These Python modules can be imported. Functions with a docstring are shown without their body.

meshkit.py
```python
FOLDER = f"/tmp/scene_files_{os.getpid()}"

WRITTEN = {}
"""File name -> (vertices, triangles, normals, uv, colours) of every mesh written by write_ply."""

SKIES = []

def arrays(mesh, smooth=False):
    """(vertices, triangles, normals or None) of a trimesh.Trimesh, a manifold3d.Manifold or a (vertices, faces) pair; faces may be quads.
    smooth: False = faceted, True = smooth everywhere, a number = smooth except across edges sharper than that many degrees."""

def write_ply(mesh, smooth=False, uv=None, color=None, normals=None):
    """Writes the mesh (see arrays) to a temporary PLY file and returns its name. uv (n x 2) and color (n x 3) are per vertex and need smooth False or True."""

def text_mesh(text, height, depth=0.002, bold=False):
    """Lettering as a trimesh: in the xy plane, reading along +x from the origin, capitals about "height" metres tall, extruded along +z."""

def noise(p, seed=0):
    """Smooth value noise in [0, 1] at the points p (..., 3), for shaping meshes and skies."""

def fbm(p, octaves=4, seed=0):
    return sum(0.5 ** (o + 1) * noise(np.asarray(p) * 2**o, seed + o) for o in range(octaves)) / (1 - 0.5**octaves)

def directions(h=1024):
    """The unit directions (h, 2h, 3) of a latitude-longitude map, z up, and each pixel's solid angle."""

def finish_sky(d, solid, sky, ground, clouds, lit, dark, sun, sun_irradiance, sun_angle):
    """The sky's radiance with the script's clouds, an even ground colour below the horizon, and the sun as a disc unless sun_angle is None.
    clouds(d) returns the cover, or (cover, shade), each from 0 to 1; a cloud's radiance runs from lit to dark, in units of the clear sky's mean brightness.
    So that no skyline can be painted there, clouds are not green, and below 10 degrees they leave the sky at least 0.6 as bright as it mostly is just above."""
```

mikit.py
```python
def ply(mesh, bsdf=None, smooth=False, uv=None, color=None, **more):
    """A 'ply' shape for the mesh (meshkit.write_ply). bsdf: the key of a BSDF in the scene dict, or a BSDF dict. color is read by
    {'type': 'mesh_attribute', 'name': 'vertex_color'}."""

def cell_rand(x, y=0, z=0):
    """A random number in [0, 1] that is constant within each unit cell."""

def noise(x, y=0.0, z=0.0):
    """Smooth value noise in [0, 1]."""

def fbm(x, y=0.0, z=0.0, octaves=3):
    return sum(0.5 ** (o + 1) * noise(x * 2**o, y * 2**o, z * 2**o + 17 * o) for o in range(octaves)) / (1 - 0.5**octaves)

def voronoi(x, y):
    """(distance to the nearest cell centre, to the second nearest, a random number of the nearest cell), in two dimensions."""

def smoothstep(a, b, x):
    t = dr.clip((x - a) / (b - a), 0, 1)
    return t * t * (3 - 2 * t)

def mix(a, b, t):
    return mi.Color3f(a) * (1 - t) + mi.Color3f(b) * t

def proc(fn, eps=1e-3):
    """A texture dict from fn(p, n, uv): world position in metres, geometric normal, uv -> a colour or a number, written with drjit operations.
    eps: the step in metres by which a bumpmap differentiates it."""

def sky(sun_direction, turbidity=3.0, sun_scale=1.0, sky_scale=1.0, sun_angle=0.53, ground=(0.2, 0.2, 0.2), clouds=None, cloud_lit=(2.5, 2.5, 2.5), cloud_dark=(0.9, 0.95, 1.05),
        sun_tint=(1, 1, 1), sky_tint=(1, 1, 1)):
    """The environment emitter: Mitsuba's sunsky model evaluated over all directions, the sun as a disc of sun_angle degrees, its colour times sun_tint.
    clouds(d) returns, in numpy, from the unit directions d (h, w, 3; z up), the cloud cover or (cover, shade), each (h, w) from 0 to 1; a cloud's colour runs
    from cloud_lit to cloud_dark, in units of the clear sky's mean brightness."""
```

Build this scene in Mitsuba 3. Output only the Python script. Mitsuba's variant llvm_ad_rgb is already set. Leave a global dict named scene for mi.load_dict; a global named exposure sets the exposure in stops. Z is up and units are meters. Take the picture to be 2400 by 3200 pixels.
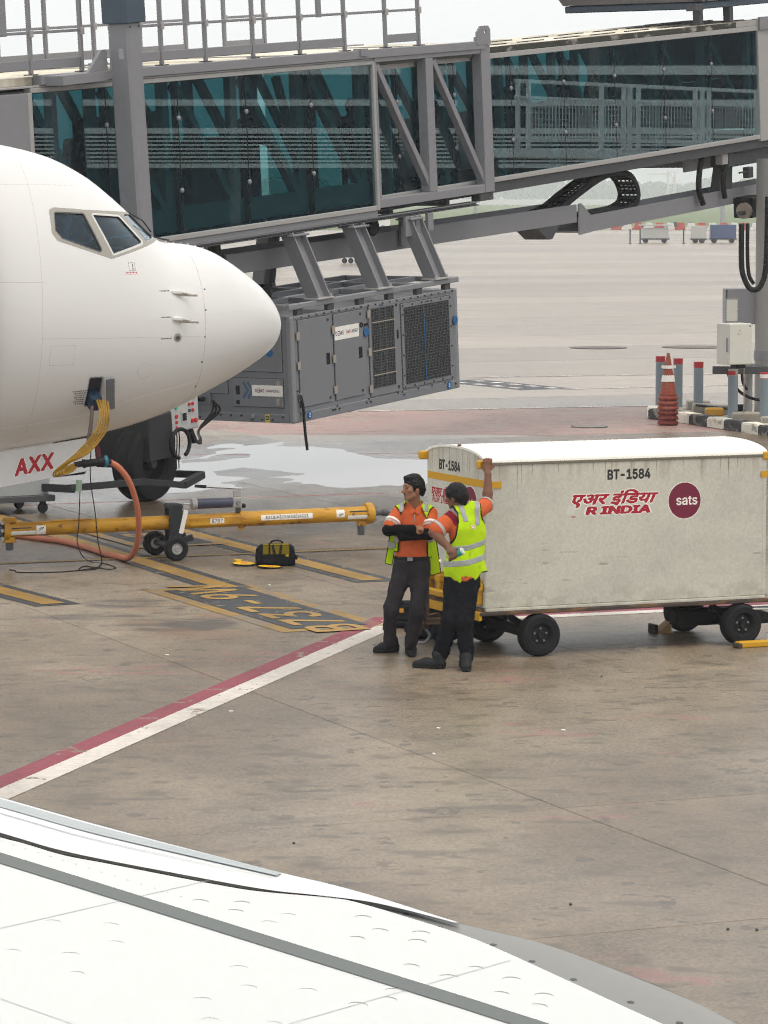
import math
import numpy as np
import trimesh
import manifold3d as m3
import shapely.geometry as sg
from shapely import affinity
from shapely.ops import unary_union
from scipy.spatial import ConvexHull
import drjit as dr
import mitsuba as mi
import mikit
import meshkit
from mikit import ply, proc, noise, fbm, voronoi, cell_rand, smoothstep, mix

T = mi.ScalarTransform4f
scene, labels = {"type": "scene"}, {}
RNG = np.random.default_rng(7)

# ------------------------------------------------------------------ camera, sky, exposure
EYE = np.array([0.0, 0.0, 4.2])                      # cabin window height above the apron
PITCH = math.radians(5.117)
exposure = 2.15
SUN = (0.25, -0.35, 0.9)
scene["camera"] = {
    "type": "perspective", "fov": 12.4517, "fov_axis": "x", "near_clip": 0.5, "far_clip": 12000.0,
    "to_world": T().look_at(origin=EYE.tolist(), target=[0, math.cos(PITCH), 4.2 - math.sin(PITCH)], up=[0, 0, 1]),
    "medium": {"type": "ref", "id": "air"},
}
scene["sky"] = mikit.sky(SUN, turbidity=3, sun_scale=0.2, sun_angle=30, sky_scale=1.0, clouds=lambda d: 1.0,
                         cloud_lit=(2.47, 2.50, 2.51))

# ------------------------------------------------------------------ helpers
def cat(*ms):
    out = []
    for m in ms:
        out += m if isinstance(m, (list, tuple)) else [m]
    vs, fs, k = [], [], 0
    for m in out:
        vs.append(np.asarray(m.vertices)); fs.append(np.asarray(m.faces) + k); k += len(m.vertices)
    return trimesh.Trimesh(np.vstack(vs), np.vstack(fs), process=False)

def xf(m, M):
    m = m.copy(); m.apply_transform(M); return m

def mv(m, x=0, y=0, z=0):
    m = m.copy(); m.vertices = m.vertices + np.array([x, y, z], float); return m

def rot(m, axis, deg, about=(0, 0, 0)):
    return xf(m, trimesh.transformations.rotation_matrix(math.radians(deg), axis, about))

_T = np.array([[sx * (1 - 0.2 * (k != 0)), sy * (1 - 0.2 * (k != 1)), sz * (1 - 0.2 * (k != 2))]
               for sx in (-1, 1) for sy in (-1, 1) for sz in (-1, 1) for k in range(3)])
_h = ConvexHull(_T)
_F = _h.simplices.copy()
for i, f in enumerate(_F):
    a, b, c = _T[f]
    if np.dot(np.cross(b - a, c - a), _h.equations[i, :3]) < 0:
        _F[i] = f[::-1]

def bx(sx, sy, sz, c=(0, 0, 0), b=0.006):
    """A box of full sizes sx, sy, sz about c with chamfered edges."""
    s = np.array([sx, sy, sz], float) / 2
    b = min(b, s.min() * 0.45)
    v = np.array([[(s[j] - (b if j != k else 0)) * sgn[j] for j in range(3)]
                  for sgn in [(x, y, z) for x in (-1, 1) for y in (-1, 1) for z in (-1, 1)] for k in range(3)])
    return trimesh.Trimesh(v + np.array(c, float), _F, process=False)

def bb(x0, x1, y0, y1, z0, z1, b=0.006):
    return bx(abs(x1 - x0), abs(y1 - y0), abs(z1 - z0), ((x0 + x1) / 2, (y0 + y1) / 2, (z0 + z1) / 2), b)

def bar(p, q, w, h, up=(0, 0, 1), b=0.004):
    """A rectangular bar from p to q, w wide, h high."""
    p, q, up = (np.array(a, float) for a in (p, q, up))
    d = q - p; L = np.linalg.norm(d); d /= L
    s = np.cross(up, d); s /= np.linalg.norm(s); u = np.cross(d, s)
    M = np.eye(4); M[:3, 0], M[:3, 1], M[:3, 2], M[:3, 3] = d, s, u, (p + q) / 2
    return xf(bx(L, w, h, b=b), M)

def cr(pts, n=8, closed=False):
    """Catmull-Rom curve through the points."""
    P = np.array(pts, float)
    E = np.vstack([P[-1], P, P[:2]]) if closed else np.vstack([2 * P[0] - P[1], P, 2 * P[-1] - P[-2]])
    out = []
    for i in range(1, len(E) - 2):
        a, b_, c, d = E[i - 1:i + 3]
        for t in np.arange(n) / n:
            out.append(0.5 * ((2 * b_) + (c - a) * t + (2 * a - 5 * b_ + 4 * c - d) * t * t + (3 * b_ - a - 3 * c + d) * t ** 3))
    if not closed:
        out.append(P[-1])
    return np.array(out)

def tube(pts, r, n=8, closed=False, caps=True):
    P = np.array(pts, float); k = len(P)
    r = np.broadcast_to(np.asarray(r, float), (k,))
    tan = (np.roll(P, -1, 0) - np.roll(P, 1, 0)) if closed else np.gradient(P, axis=0)
    tan /= np.maximum(np.linalg.norm(tan, axis=1, keepdims=True), 1e-12)
    x = np.cross(tan[0], [0, 0, 1.0] if abs(tan[0][2]) < 0.9 else [1.0, 0, 0]); x /= np.linalg.norm(x)
    a = np.arange(n) * 2 * np.pi / n; V = []
    for i in range(k):
        x = x - tan[i] * (x @ tan[i]); x /= np.linalg.norm(x); y = np.cross(tan[i], x)
        V.append(P[i] + r[i] * (np.cos(a)[:, None] * x + np.sin(a)[:, None] * y))
    V = np.vstack(V); F = []
    for i in range(k if closed else k - 1):
        for j in range(n):
            A, B = i * n + j, i * n + (j + 1) % n
            Cc, D = ((i + 1) % k) * n + j, ((i + 1) % k) * n + (j + 1) % n
            F += [[A, B, D], [A, D, Cc]]
    if not closed and caps:
        V = np.vstack([V, P[0], P[-1]])
        for j in range(n):
            F += [[len(V) - 2, (j + 1) % n, j], [len(V) - 1, (k - 1) * n + j, (k - 1) * n + (j + 1) % n]]
    return trimesh.Trimesh(V, np.array(F), process=False)

def rod(p, q, r, n=10, r2=None):
    p, q = np.array(p, float), np.array(q, float)
    return tube([p, q], [r, r if r2 is None else r2], n)

def lathe(prof, n=24, axis=2):
    """Surface of revolution of (radius, height) pairs about z (axis 2), y (1) or x (0)."""
    pr = np.array(prof, float); a = np.arange(n) * 2 * np.pi / n
    V = np.vstack([np.stack([r * np.cos(a), r * np.sin(a), np.full(n, h)], 1) for r, h in pr]); F = []
    for i in range(len(pr) - 1):
        for j in range(n):
            A, B, C_, D = i * n + j, i * n + (j + 1) % n, (i + 1) * n + j, (i + 1) * n + (j + 1) % n
            F += [[A, B, D], [A, D, C_]]
    m = trimesh.Trimesh(V, np.array(F), process=False)
    if axis == 0: m.vertices = m.vertices[:, [2, 0, 1]]
    if axis == 1: m.vertices = m.vertices[:, [1, 2, 0]]
    return m

def poly_flat(poly, z=0.0):
    """A shapely polygon as one flat sheet facing +z."""
    ms = []
    for g in getattr(poly, "geoms", [poly]):
        if g.is_empty: continue
        v, f = trimesh.creation.triangulate_polygon(g, engine="earcut")
        a, b, c = (v[f[:, i]] for i in range(3))
        neg = (b - a)[:, 0] * (c - a)[:, 1] - (b - a)[:, 1] * (c - a)[:, 0] < 0
        f = np.array(f); f[neg] = f[neg][:, ::-1]
        ms.append(trimesh.Trimesh(np.column_stack([v, np.full(len(v), z)]), f, process=False))
    return cat(ms)

def extr(poly, h):
    return cat([trimesh.creation.extrude_polygon(g, h, engine="earcut") for g in getattr(poly, "geoms", [poly])])

def frame(o, x, y, z):
    M = np.eye(4); M[:3, 0], M[:3, 1], M[:3, 2], M[:3, 3] = x, y, z, o
    return M

def yawf(x, y, z, deg):
    return trimesh.transformations.translation_matrix([x, y, z]) @ trimesh.transformations.rotation_matrix(math.radians(deg), [0, 0, 1])

def text(s, height, depth=0.001, bold=True, center=True):
    m = meshkit.text_mesh(s, height, depth, bold)
    if center:
        lo, hi = m.bounds; m.vertices = m.vertices - np.array([(lo[0] + hi[0]) / 2, (lo[1] + hi[1]) / 2, 0])
    return m

def heavy(m, d):
    """Bolder lettering: copies shifted by d, each a hair prouder than the last."""
    return cat([mv(m, x * d, y * d, .0002 * i) for i, (x, y) in enumerate(((0, 0), (1, 0), (-1, 0), (0, 1), (0, -1)))])

def key_for(name):
    k, i = name, 0
    while k in scene or k in labels or any(x.startswith(k + "__") for x in scene):
        i += 1; k = f"{name}_{i:03d}"
    return k

def thing(name, label, category, group=None, kind=None):
    k = key_for(name)
    labels[k] = {"label": label, "category": category}
    if group: labels[k]["group"] = group
    if kind: labels[k]["kind"] = kind
    return k

def put(name, mesh, mat, parent=None, smooth=False, label=None, kind=None, **more):
    """One shape entry of the scene; a part when parent is given."""
    if parent:
        i, k = 0, f"{parent}__{name}"
        while k in scene:
            i += 1; k = f"{parent}__{name}_{i:03d}"
    else:
        k = name
    scene[k] = ply(mesh, mat, smooth, **more)
    if label or kind:
        labels.setdefault(k, {})
        if label: labels[k]["label"] = label
        if kind: labels[k]["kind"] = kind
    return k

def whole(k, mesh, mat, smooth=False, **more):
    """A thing that is one mesh: its own entry."""
    scene[k] = ply(mesh, mat, smooth, **more); return k

def lerp3(a, b, t):
    return mix(mi.Color3f(*a), mi.Color3f(*b), t)

# ------------------------------------------------------------------ materials
def rgb(c): return {"type": "rgb", "value": list(c)}

def pbr(name, c, rough=0.5, metal=0.0, spec=0.4, coat=0.0, coat_gloss=0.9, two=True, sheen=0.0):
    d = {"type": "principled", "base_color": c if isinstance(c, dict) else rgb(c), "roughness": rough if isinstance(rough, dict) else float(rough),
         "metallic": float(metal), "specular": float(spec)}
    if coat: d["clearcoat"] = float(coat); d["clearcoat_gloss"] = float(coat_gloss)
    if sheen: d["sheen"] = float(sheen)
    scene[name] = {"type": "twosided", "nested": d} if two else d
    return name

YAW = math.radians(22.3)                              # the stand's grid: slabs, markings, parked aircraft
CE, SE = math.cos(YAW), math.sin(YAW)
def grid(p): return p.x * CE + p.y * SE, p.y * CE - p.x * SE

def concrete_tone(p):
    """The worn grey brown concrete of the stand."""
    a, b = grid(p)
    slab = cell_rand(dr.floor((a - 10.24) / 3.72), dr.floor((b - 25.57) / 3.83))
    big = fbm(p.x * 0.35 + 3, p.y * 0.22, 1.0, octaves=4)
    mid = fbm(p.x * 2.3, p.y * 1.6, 5.0, octaves=5)
    fine = noise(p.x * 55, p.y * 42, 2.0)
    grit = noise(p.x * 160, p.y * 110, 3.0)
    v = 0.80 + 0.16 * slab + 0.40 * (big - 0.5) + 0.50 * (mid - 0.5) + 0.34 * (fine - 0.5) + 0.22 * (grit - 0.5)
    c = lerp3((0.160, 0.122, 0.085), (0.218, 0.178, 0.132), smoothstep(0.35, 0.7, big)) * v
    # scuffs, tyre rubber, oil drips and old paint (matter on the slab)
    sc = fbm(p.x * 4.3 + 11, p.y * 5.5, 7.0, octaves=4) + 0.10 * (fine - 0.5)
    scuff = smoothstep(0.55, 0.84, sc) * 0.58
    drip = smoothstep(0.80, 0.84, noise(p.x * 4.7, p.y * 5.3, 21.0)) * smoothstep(0.5, 0.62, fbm(p.x * 12, p.y * 12, 2.0)) * 0.5
    track = smoothstep(0.62, 0.72, fbm(a * 0.22, b * 2.6, 41.0, octaves=3)) * smoothstep(0.4, 0.62, fbm(p.x * 3, p.y * 3, 6.0)) * 0.22
    c = c * (1 - scuff) + mi.Color3f(0.075, 0.06, 0.045) * scuff
    c = c * (1 - drip) + mi.Color3f(0.05, 0.045, 0.04) * drip
    c = c * (1 - track) + mi.Color3f(0.06, 0.052, 0.045) * track
    pink = smoothstep(0.72, 0.80, fbm(p.x * 0.9 + 5, p.y * 2.2, 31.0)) * smoothstep(0.45, 0.6, fbm(p.x * 7, p.y * 9, 3.0)) * 0.30
    c = c * (1 - pink) + mi.Color3f(0.30, 0.085, 0.11) * pink
    # oil stains where the aircraft stand, and wet concrete round the puddle
    def blot(x, y, rx, ry):
        d = dr.sqrt(dr.square((p.x - x) / rx) + dr.square((p.y - y) / ry)) + 0.9 * (fbm(p.x * 2.2, p.y * 1.1, 13.0) - 0.5)
        return smoothstep(1.05, 0.55, d)
    oil = dr.maximum(blot(-2.75, 36.3, 0.62, 0.55), dr.maximum(blot(-2.1, 34.5, 0.8, 0.7), blot(-2.9, 35.1, 0.7, 0.35)))
    oil = oil * (0.35 + 0.65 * smoothstep(0.35, 0.6, fbm(p.x * 1.6, p.y * 5.2, 8.0)))
    c = c * (1 - 0.72 * oil) + mi.Color3f(0.045, 0.04, 0.038) * 0.72 * oil
    rust = smoothstep(0.5, 0.75, fbm(p.x * 2.0, p.y * 2.6, 17.0)) * blot(-1.5, 35.0, 1.5, 2.2) * 0.35
    c = c * (1 - rust) + mi.Color3f(0.22, 0.10, 0.05) * rust
    return c

def wetness(p):
    d = dr.sqrt(dr.square((p.x + 0.6) / 4.6) + dr.square((p.y - 53.2) / 9.0)) + 0.55 * (fbm(p.x * 0.8, p.y * 0.3, 3.0, octaves=4) - 0.5)
    return smoothstep(1.12, 0.92, d)

def concrete_color(p, n, uv):
    return concrete_tone(p) * (1 - 0.5 * wetness(p))

def concrete_rough(p, n, uv):
    return 0.38 - 0.12 * wetness(p) + 0.12 * (fbm(p.x * 1.2, p.y * 0.6, 6.0) - 0.5)

scene["concrete"] = {"type": "twosided", "nested": {"type": "principled", "base_color": proc(concrete_color), "roughness": proc(concrete_rough), "specular": 0.5}}

def taxi_fn(p, n, uv):
    """The concrete of the taxi apron: cast in bays of differing tone, with dark joints and rubber streaks."""
    a, b = grid(p)
    bay = cell_rand(dr.floor(a / 15.0), dr.floor(b / 7.5)); row = cell_rand(dr.floor(b / 7.5), 5)
    fb = b / 7.5 - dr.floor(b / 7.5); joint_ = smoothstep(0.022, 0.006, dr.minimum(fb, 1 - fb)) * 0.35
    v = 0.80 + 0.16 * bay + 0.20 * row + 0.30 * (fbm(p.x * 0.15, p.y * 0.05, 4.0, octaves=4) - 0.5) + 0.22 * (fbm(p.x * 1.3, p.y * 0.9, 4.0) - 0.5)
    rub = smoothstep(0.56, 0.74, fbm(p.x * 0.02, p.y * 0.16, 19.0, octaves=4)) * 0.34
    c = lerp3((0.160, 0.122, 0.085), (0.218, 0.178, 0.132), row) * (v + 0.02)
    return mix(c * (1 - joint_), mi.Color3f(0.15, 0.13, 0.11), rub)
scene["concrete_taxi"] = {"type": "twosided", "nested": {"type": "principled", "base_color": proc(taxi_fn), "roughness": 0.30, "specular": 0.5}}

def paint(name, col, wear, rough=0.5, dirt=0.25, base=(0.185, 0.150, 0.114)):
    def f(p, n, uv):
        w = fbm(p.x * 6.5, p.y * 6.5, 2.0, octaves=4) + 0.22 * (noise(p.x * 60, p.y * 60) - 0.5)
        k = smoothstep(wear + 0.03, wear - 0.05, w)
        d = 1 - dirt * smoothstep(0.35, 0.75, fbm(p.x * 1.4 + 7, p.y * 0.9, 4.0))
        return mix(mi.Color3f(*base), mi.Color3f(*col) * d * (0.9 + 0.2 * noise(p.x * 25, p.y * 25)), k)
    return pbr(name, proc(f), rough)

# ------------------------------------------------------------------ ground
def GP(a, b):                                          # stand grid -> world
    return np.array([a * CE - b * SE, a * SE + b * CE])

whole(thing("ground", "wide concrete airport apron running off to the grass", "ground", kind="structure"),
      poly_flat(sg.box(-4000, -150, 4000, 445).difference(sg.box(-3999, 1e4, 1, 2e4)), -0.014), "concrete_taxi")
joint = pbr("joint_filler", (0.05, 0.045, 0.04), 0.9)
apron = thing("apron", "worn grey brown concrete slabs of the aircraft stand", "apron", kind="structure")
bed = []
for i in range(-3, 6):
    for j in range(-4, 10):
        a0, b0 = 10.24 + 3.72 * i, 25.57 + 3.83 * j
        q = [GP(a0 + 3.72 * s, b0 + 3.83 * t) for s, t in ((0.5, 0.5),)][0]
        if not (15 < q[1] < 62 and abs(q[0]) < 0.12 * q[1] + 4.5): continue
        m = bx(3.72 - 0.009, 3.83 - 0.009, 0.06, (0, 0, -0.03 + 0.0012 * RNG.random()), b=0.004)
        bed.append(sg.Polygon([GP(a0 + 3.72 * u, b0 + 3.83 * v) for u, v in ((.02, .02), (.98, .02), (.98, .98), (.02, .98))]).buffer(.076, join_style=2)); put("slab", xf(m, yawf(q[0], q[1], 0, 22.3)), "concrete", apron)

put("joint_bed", poly_flat(unary_union(bed).buffer(-.06, join_style=2), -0.012), joint, apron)
paint("paint_text", (0.34, 0.205, 0.05), 0.85)
paint("paint_white", (0.56, 0.52, 0.475), 0.78)
paint("paint_white_thin", (0.62, 0.58, 0.54), 0.62, base=(0.29, 0.24, 0.19))
paint("paint_red", (0.215, 0.032, 0.052), 0.80)
paint("paint_red_worn", (0.30, 0.075, 0.085), 0.60, base=(0.29, 0.22, 0.185))
paint("paint_red_wash", (0.34, 0.215, 0.19), 0.58, base=(0.27, 0.22, 0.175))
paint("paint_yellow", (0.30, 0.175, 0.035), 0.74)
paint("paint_yellow_worn", (0.28, 0.17, 0.045), 0.54)
paint("paint_black_solid", (0.042, 0.044, 0.048), 0.95)
paint("paint_black", (0.042, 0.044, 0.048), 0.78)

def strip(pts, off0, off1, z, mat, name, label=None):
    """A painted band along a polyline between two side offsets."""
    P = np.array(pts, float); L, R = [], []
    for i in range(len(P)):
        d0 = P[min(i + 1, len(P) - 1)] - P[max(i - 1, 0)]; n_ = np.array([-d0[1], d0[0]]) / np.linalg.norm(d0)
        L.append(P[i] + n_ * off0); R.append(P[i] + n_ * off1)
    return put(name, poly_flat(sg.Polygon(L + R[::-1]).buffer(0), z), mat, apron, label=label)

edge = [(-3.9, 20.55)] + [tuple(x) for x in cr([(-2.72, 24.55), (-0.06, 34.12), (0.12, 34.66), (0.45, 34.88), (1.26, 35.02), (2.88, 35.64)], 6)] + [(9.0, 38.0)]
strip(edge, 0.075, 0.275, 0.0045, "paint_red", "painted_line", "dark red painted band beside the white band, bending behind the two men")
strip(edge, -0.145, 0.075, 0.0045, "paint_white", "painted_line", "white painted band beside the dark red band")

# stand centre line, stop bars and the type panel
E1 = np.array([CE, SE]); E2 = np.array([-SE, CE])
def line(p, q, w, edge_w, name, lab=None, y="paint_yellow"):
    p, q = np.array(p, float), np.array(q, float); d = (q - p) / np.linalg.norm(q - p)
    strip([p - d * edge_w, q + d * edge_w], -w / 2 - edge_w, w / 2 + edge_w, 0.0045, "paint_black", name + "_border")
    strip([p, q], -w / 2, w / 2, 0.0085, y, name, lab)
line((-9.5, 38.15), (-0.02, 41.98), 0.10, 0.05, "centre_line", "thin yellow lead in line crossing the stand")
line((-0.1, 41.95), (14.0, 47.6), 0.10, 0.05, "centre_line")
line((-5.4, 46.9), (-1.68, 37.72), 0.26, 0.13, "stop_bar", "yellow stop bar with dark borders ending at the type panel")
line((-3.0, 45.2), (-0.12, 38.45), 0.26, 0.13, "stop_bar", "yellow stop bar with dark borders passing under the tool bag")
line((-5.8, 40.6), (-3.42, 36.2), 0.26, 0.13, "stop_bar", "short yellow stop bar end at the left edge")
tl, tr, br, bl = (np.array(a) for a in ((-2.36, 37.39), (-1.54, 37.77), (-0.16, 34.43), (-0.9, 34.04)))
tlo = tl + (tl - tr) * 0.10 + (tl - bl) * 0.03
put("type_panel", poly_flat(sg.Polygon([tl, tr, br, bl]).buffer(0.17, join_style=2), 0.0045), "paint_yellow_worn", apron,
    label="yellow framed ground panel with an aircraft type painted in it")
put("type_panel", poly_flat(sg.Polygon([tl, tr, br, bl]), 0.0085), "paint_black", apron)
def ground_text(s, h, origin, along, up, z, stretch=1.0):
    m = text(s, h, 0.0005); v = m.vertices.copy(); v[:, 0] *= stretch
    along, up, origin = (np.array(a, float) for a in (along, up, origin))
    w = origin + v[:, :1] * along + v[:, 1:2] * up
    m.vertices = np.column_stack([w, z + v[:, 2]])
    return m
ctr = (tl + tr + br + bl) / 4; al = (tl - bl + tr - br) / 2; al /= np.linalg.norm(al); upv = (tl - tr + bl - br) / 2; upv /= np.linalg.norm(upv)
put("type_text", ground_text("B737-9W", 0.56, ctr, al, upv, 0.0125, 1.19), "paint_text", apron, label="yellow aircraft type letters on the dark panel")
c2 = np.array([-3.05, 43.75])
put("type_panel", poly_flat(sg.Polygon([c2 + al * a + upv * b for a, b in ((-1.5, -.44), (1.5, -.44), (1.5, .44), (-1.5, .44))]).buffer(0.17, join_style=2), 0.0125), "paint_yellow_worn", apron)
put("type_panel", poly_flat(sg.Polygon([c2 + al * a + upv * b for a, b in ((-1.5, -.44), (1.5, -.44), (1.5, .44), (-1.5, .44))]), 0.0165), "paint_black", apron,
    label="second dark type panel in the shade behind the tow bar")
put("type_text", ground_text("A320", 0.56, c2, al, upv, 0.0205, 1.19), "paint_yellow_worn", apron)

# far lines: red hatching, white borders, dashed crossing
put("painted_area", poly_flat(sg.Polygon([(-9, 62.3), (-9, 66.5), (1.4, 69.7), (9.5, 72.2), (9.5, 62.3)]), -0.010), "paint_red_wash", apron, label="area of faded pinkish red paint beside the cones")
def far_strip(p, q, w, mat, name, lab=None, z=-0.006):
    strip([p, q], -w / 2, w / 2, z, mat, name, lab)
far_strip((-9.0, 66.6), (1.4, 69.85), 0.16, "paint_white_thin", "painted_line", "white border line along the red hatching")
far_strip((1.4, 69.85), (9.5, 72.4), 0.16, "paint_white_thin", "painted_line")
for i in range(9):
    y0 = 69.4 - 0.72 * i
    p, q = np.array([1.0 - 0.25 * i + 0.0, y0 - 0.4]), np.array([8.6 + 0.1 * i, y0 - 3.4])
    strip([p - np.array([4.6, -1.6]), q], -0.035, 0.035, -0.006, "paint_red_worn", "hatch_line",
          "faded red hatching lines on the concrete" if i == 0 else None)
far_strip((-9.0, 56.9), (0.6, 57.6), 0.14, "paint_red_worn", "hatch_line", None, 0.0045)
far_strip((-5.0, 47.9), (1.5, 50.45), 0.09, "paint_red_worn", "painted_line", "thin faded pink line behind the tow bar", 0.0045)
far_strip((1.6, 82.3), (8.0, 84.0), 0.16, "paint_white_thin", "painted_line")
dk = [np.array(a) for a in ((1.7, 81.2), (3.75, 77.2))]
strip(dk, -0.85, 0.55, -0.009, "paint_black_solid", "crossing_band", "dark painted band with two rows of white dashes")
dd = (dk[1] - dk[0]); nn = np.array([-dd[1], dd[0]]) / np.linalg.norm(dd)
for i in range(5):
    for s in (-0.5, 0.2):
        a0, a1 = (i + 0.1 + 0.45 * (s > 0)) / 5.4, (i + 0.6 + 0.45 * (s > 0)) / 5.4
        strip([dk[0] + dd * a0 + nn * s, dk[0] + dd * a1 + nn * s], -0.11, 0.11, -0.004, "paint_white_thin", "crossing_dash")
far_strip((3.75, 77.15), (9.2, 79.5), 0.14, "paint_white_thin", "painted_line")
metal_cover = pbr("cover_iron", (0.11, 0.095, 0.085), 0.55)
for x, y, r in ((3.77, 64.5, 0.34), (6.0, 98.5, 0.8), (8.7, 98.9, 0.9)):
    k = thing("manhole_cover", {3.77: "round service cover in the red hatched area", 6.0: "dark drain cover out on the pale apron, left one",
                                8.7: "dark drain cover out on the pale apron, nearer the grey cabinet"}[x], "manhole cover")
    put("ring", mv(lathe([(r, -.01), (r, 0.006), (r * .9, 0.008), (r * .88, 0.002)], 28), x, y), metal_cover, k)
    put("lid", mv(lathe([(r * .86, -.01), (r * .86, 0.005), (r * .3, 0.007), (1e-3, 0.007)], 28), x, y), metal_cover if x > 4 else "concrete", k)

# puddle: still water lying on the concrete
scene["water"] = {"type": "plastic", "diffuse_reflectance": rgb((0.13, 0.128, 0.122)), "int_ior": 1.33}
def blob(pts, n=6):
    return sg.Polygon(cr([G_(x, y) for x, y in pts], n, closed=True)).buffer(0)
def G_(px, py):
    a, b = (px - 1200) / 11000, (1600 - py) / 11000
    y, z = math.cos(PITCH) + b * math.sin(PITCH), b * math.cos(PITCH) - math.sin(PITCH)
    return (-4.2 / z * a, -4.2 / z * y)
wet = blob([(535, 1440), (640, 1418), (720, 1405), (632, 1400), (660, 1392), (760, 1388), (860, 1388), (960, 1396), (1060, 1408), (1180, 1428), (1320, 1440), (1420, 1462),
            (1400, 1500), (1300, 1512), (1180, 1520), (1080, 1524), (1010, 1518), (900, 1512), (760, 1522), (660, 1526), (560, 1536), (480, 1530), (500, 1490)])
dry = unary_union([blob([(690, 1475), (770, 1467), (880, 1474), (980, 1480), (900, 1488), (800, 1490)]),
                   blob([(700, 1508), (800, 1502), (860, 1510), (790, 1519)]), blob([(560, 1514), (620, 1507), (640, 1512), (590, 1519)]),
                   blob([(600, 1430), (690, 1420), (720, 1428), (660, 1440), (580, 1446)])])
rag = wet.difference(dry)
rp = []
for g in getattr(rag, "geoms", [rag]):
    def ragged(c):
        c = np.array(sg.LineString(c).segmentize(0.12).coords)
        f = meshkit.fbm(np.column_stack([c * [0.9, 0.35], np.zeros(len(c))]) * 2.2, 4, 3) - 0.5
        f2 = meshkit.fbm(np.column_stack([c * [0.9, 0.35], np.ones(len(c)) * 9]) * 2.2, 4, 5) - 0.5
        return c + np.column_stack([1.1 * f, 2.2 * f2])
    rp.append(sg.Polygon(ragged(g.exterior.coords), [ragged(i.coords) for i in g.interiors]).buffer(0))
whole(thing("puddle", "shallow puddle of water mirroring the white sky", "water", kind="structure"), poly_flat(unary_union(rp), 0.0048), "water")

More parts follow.
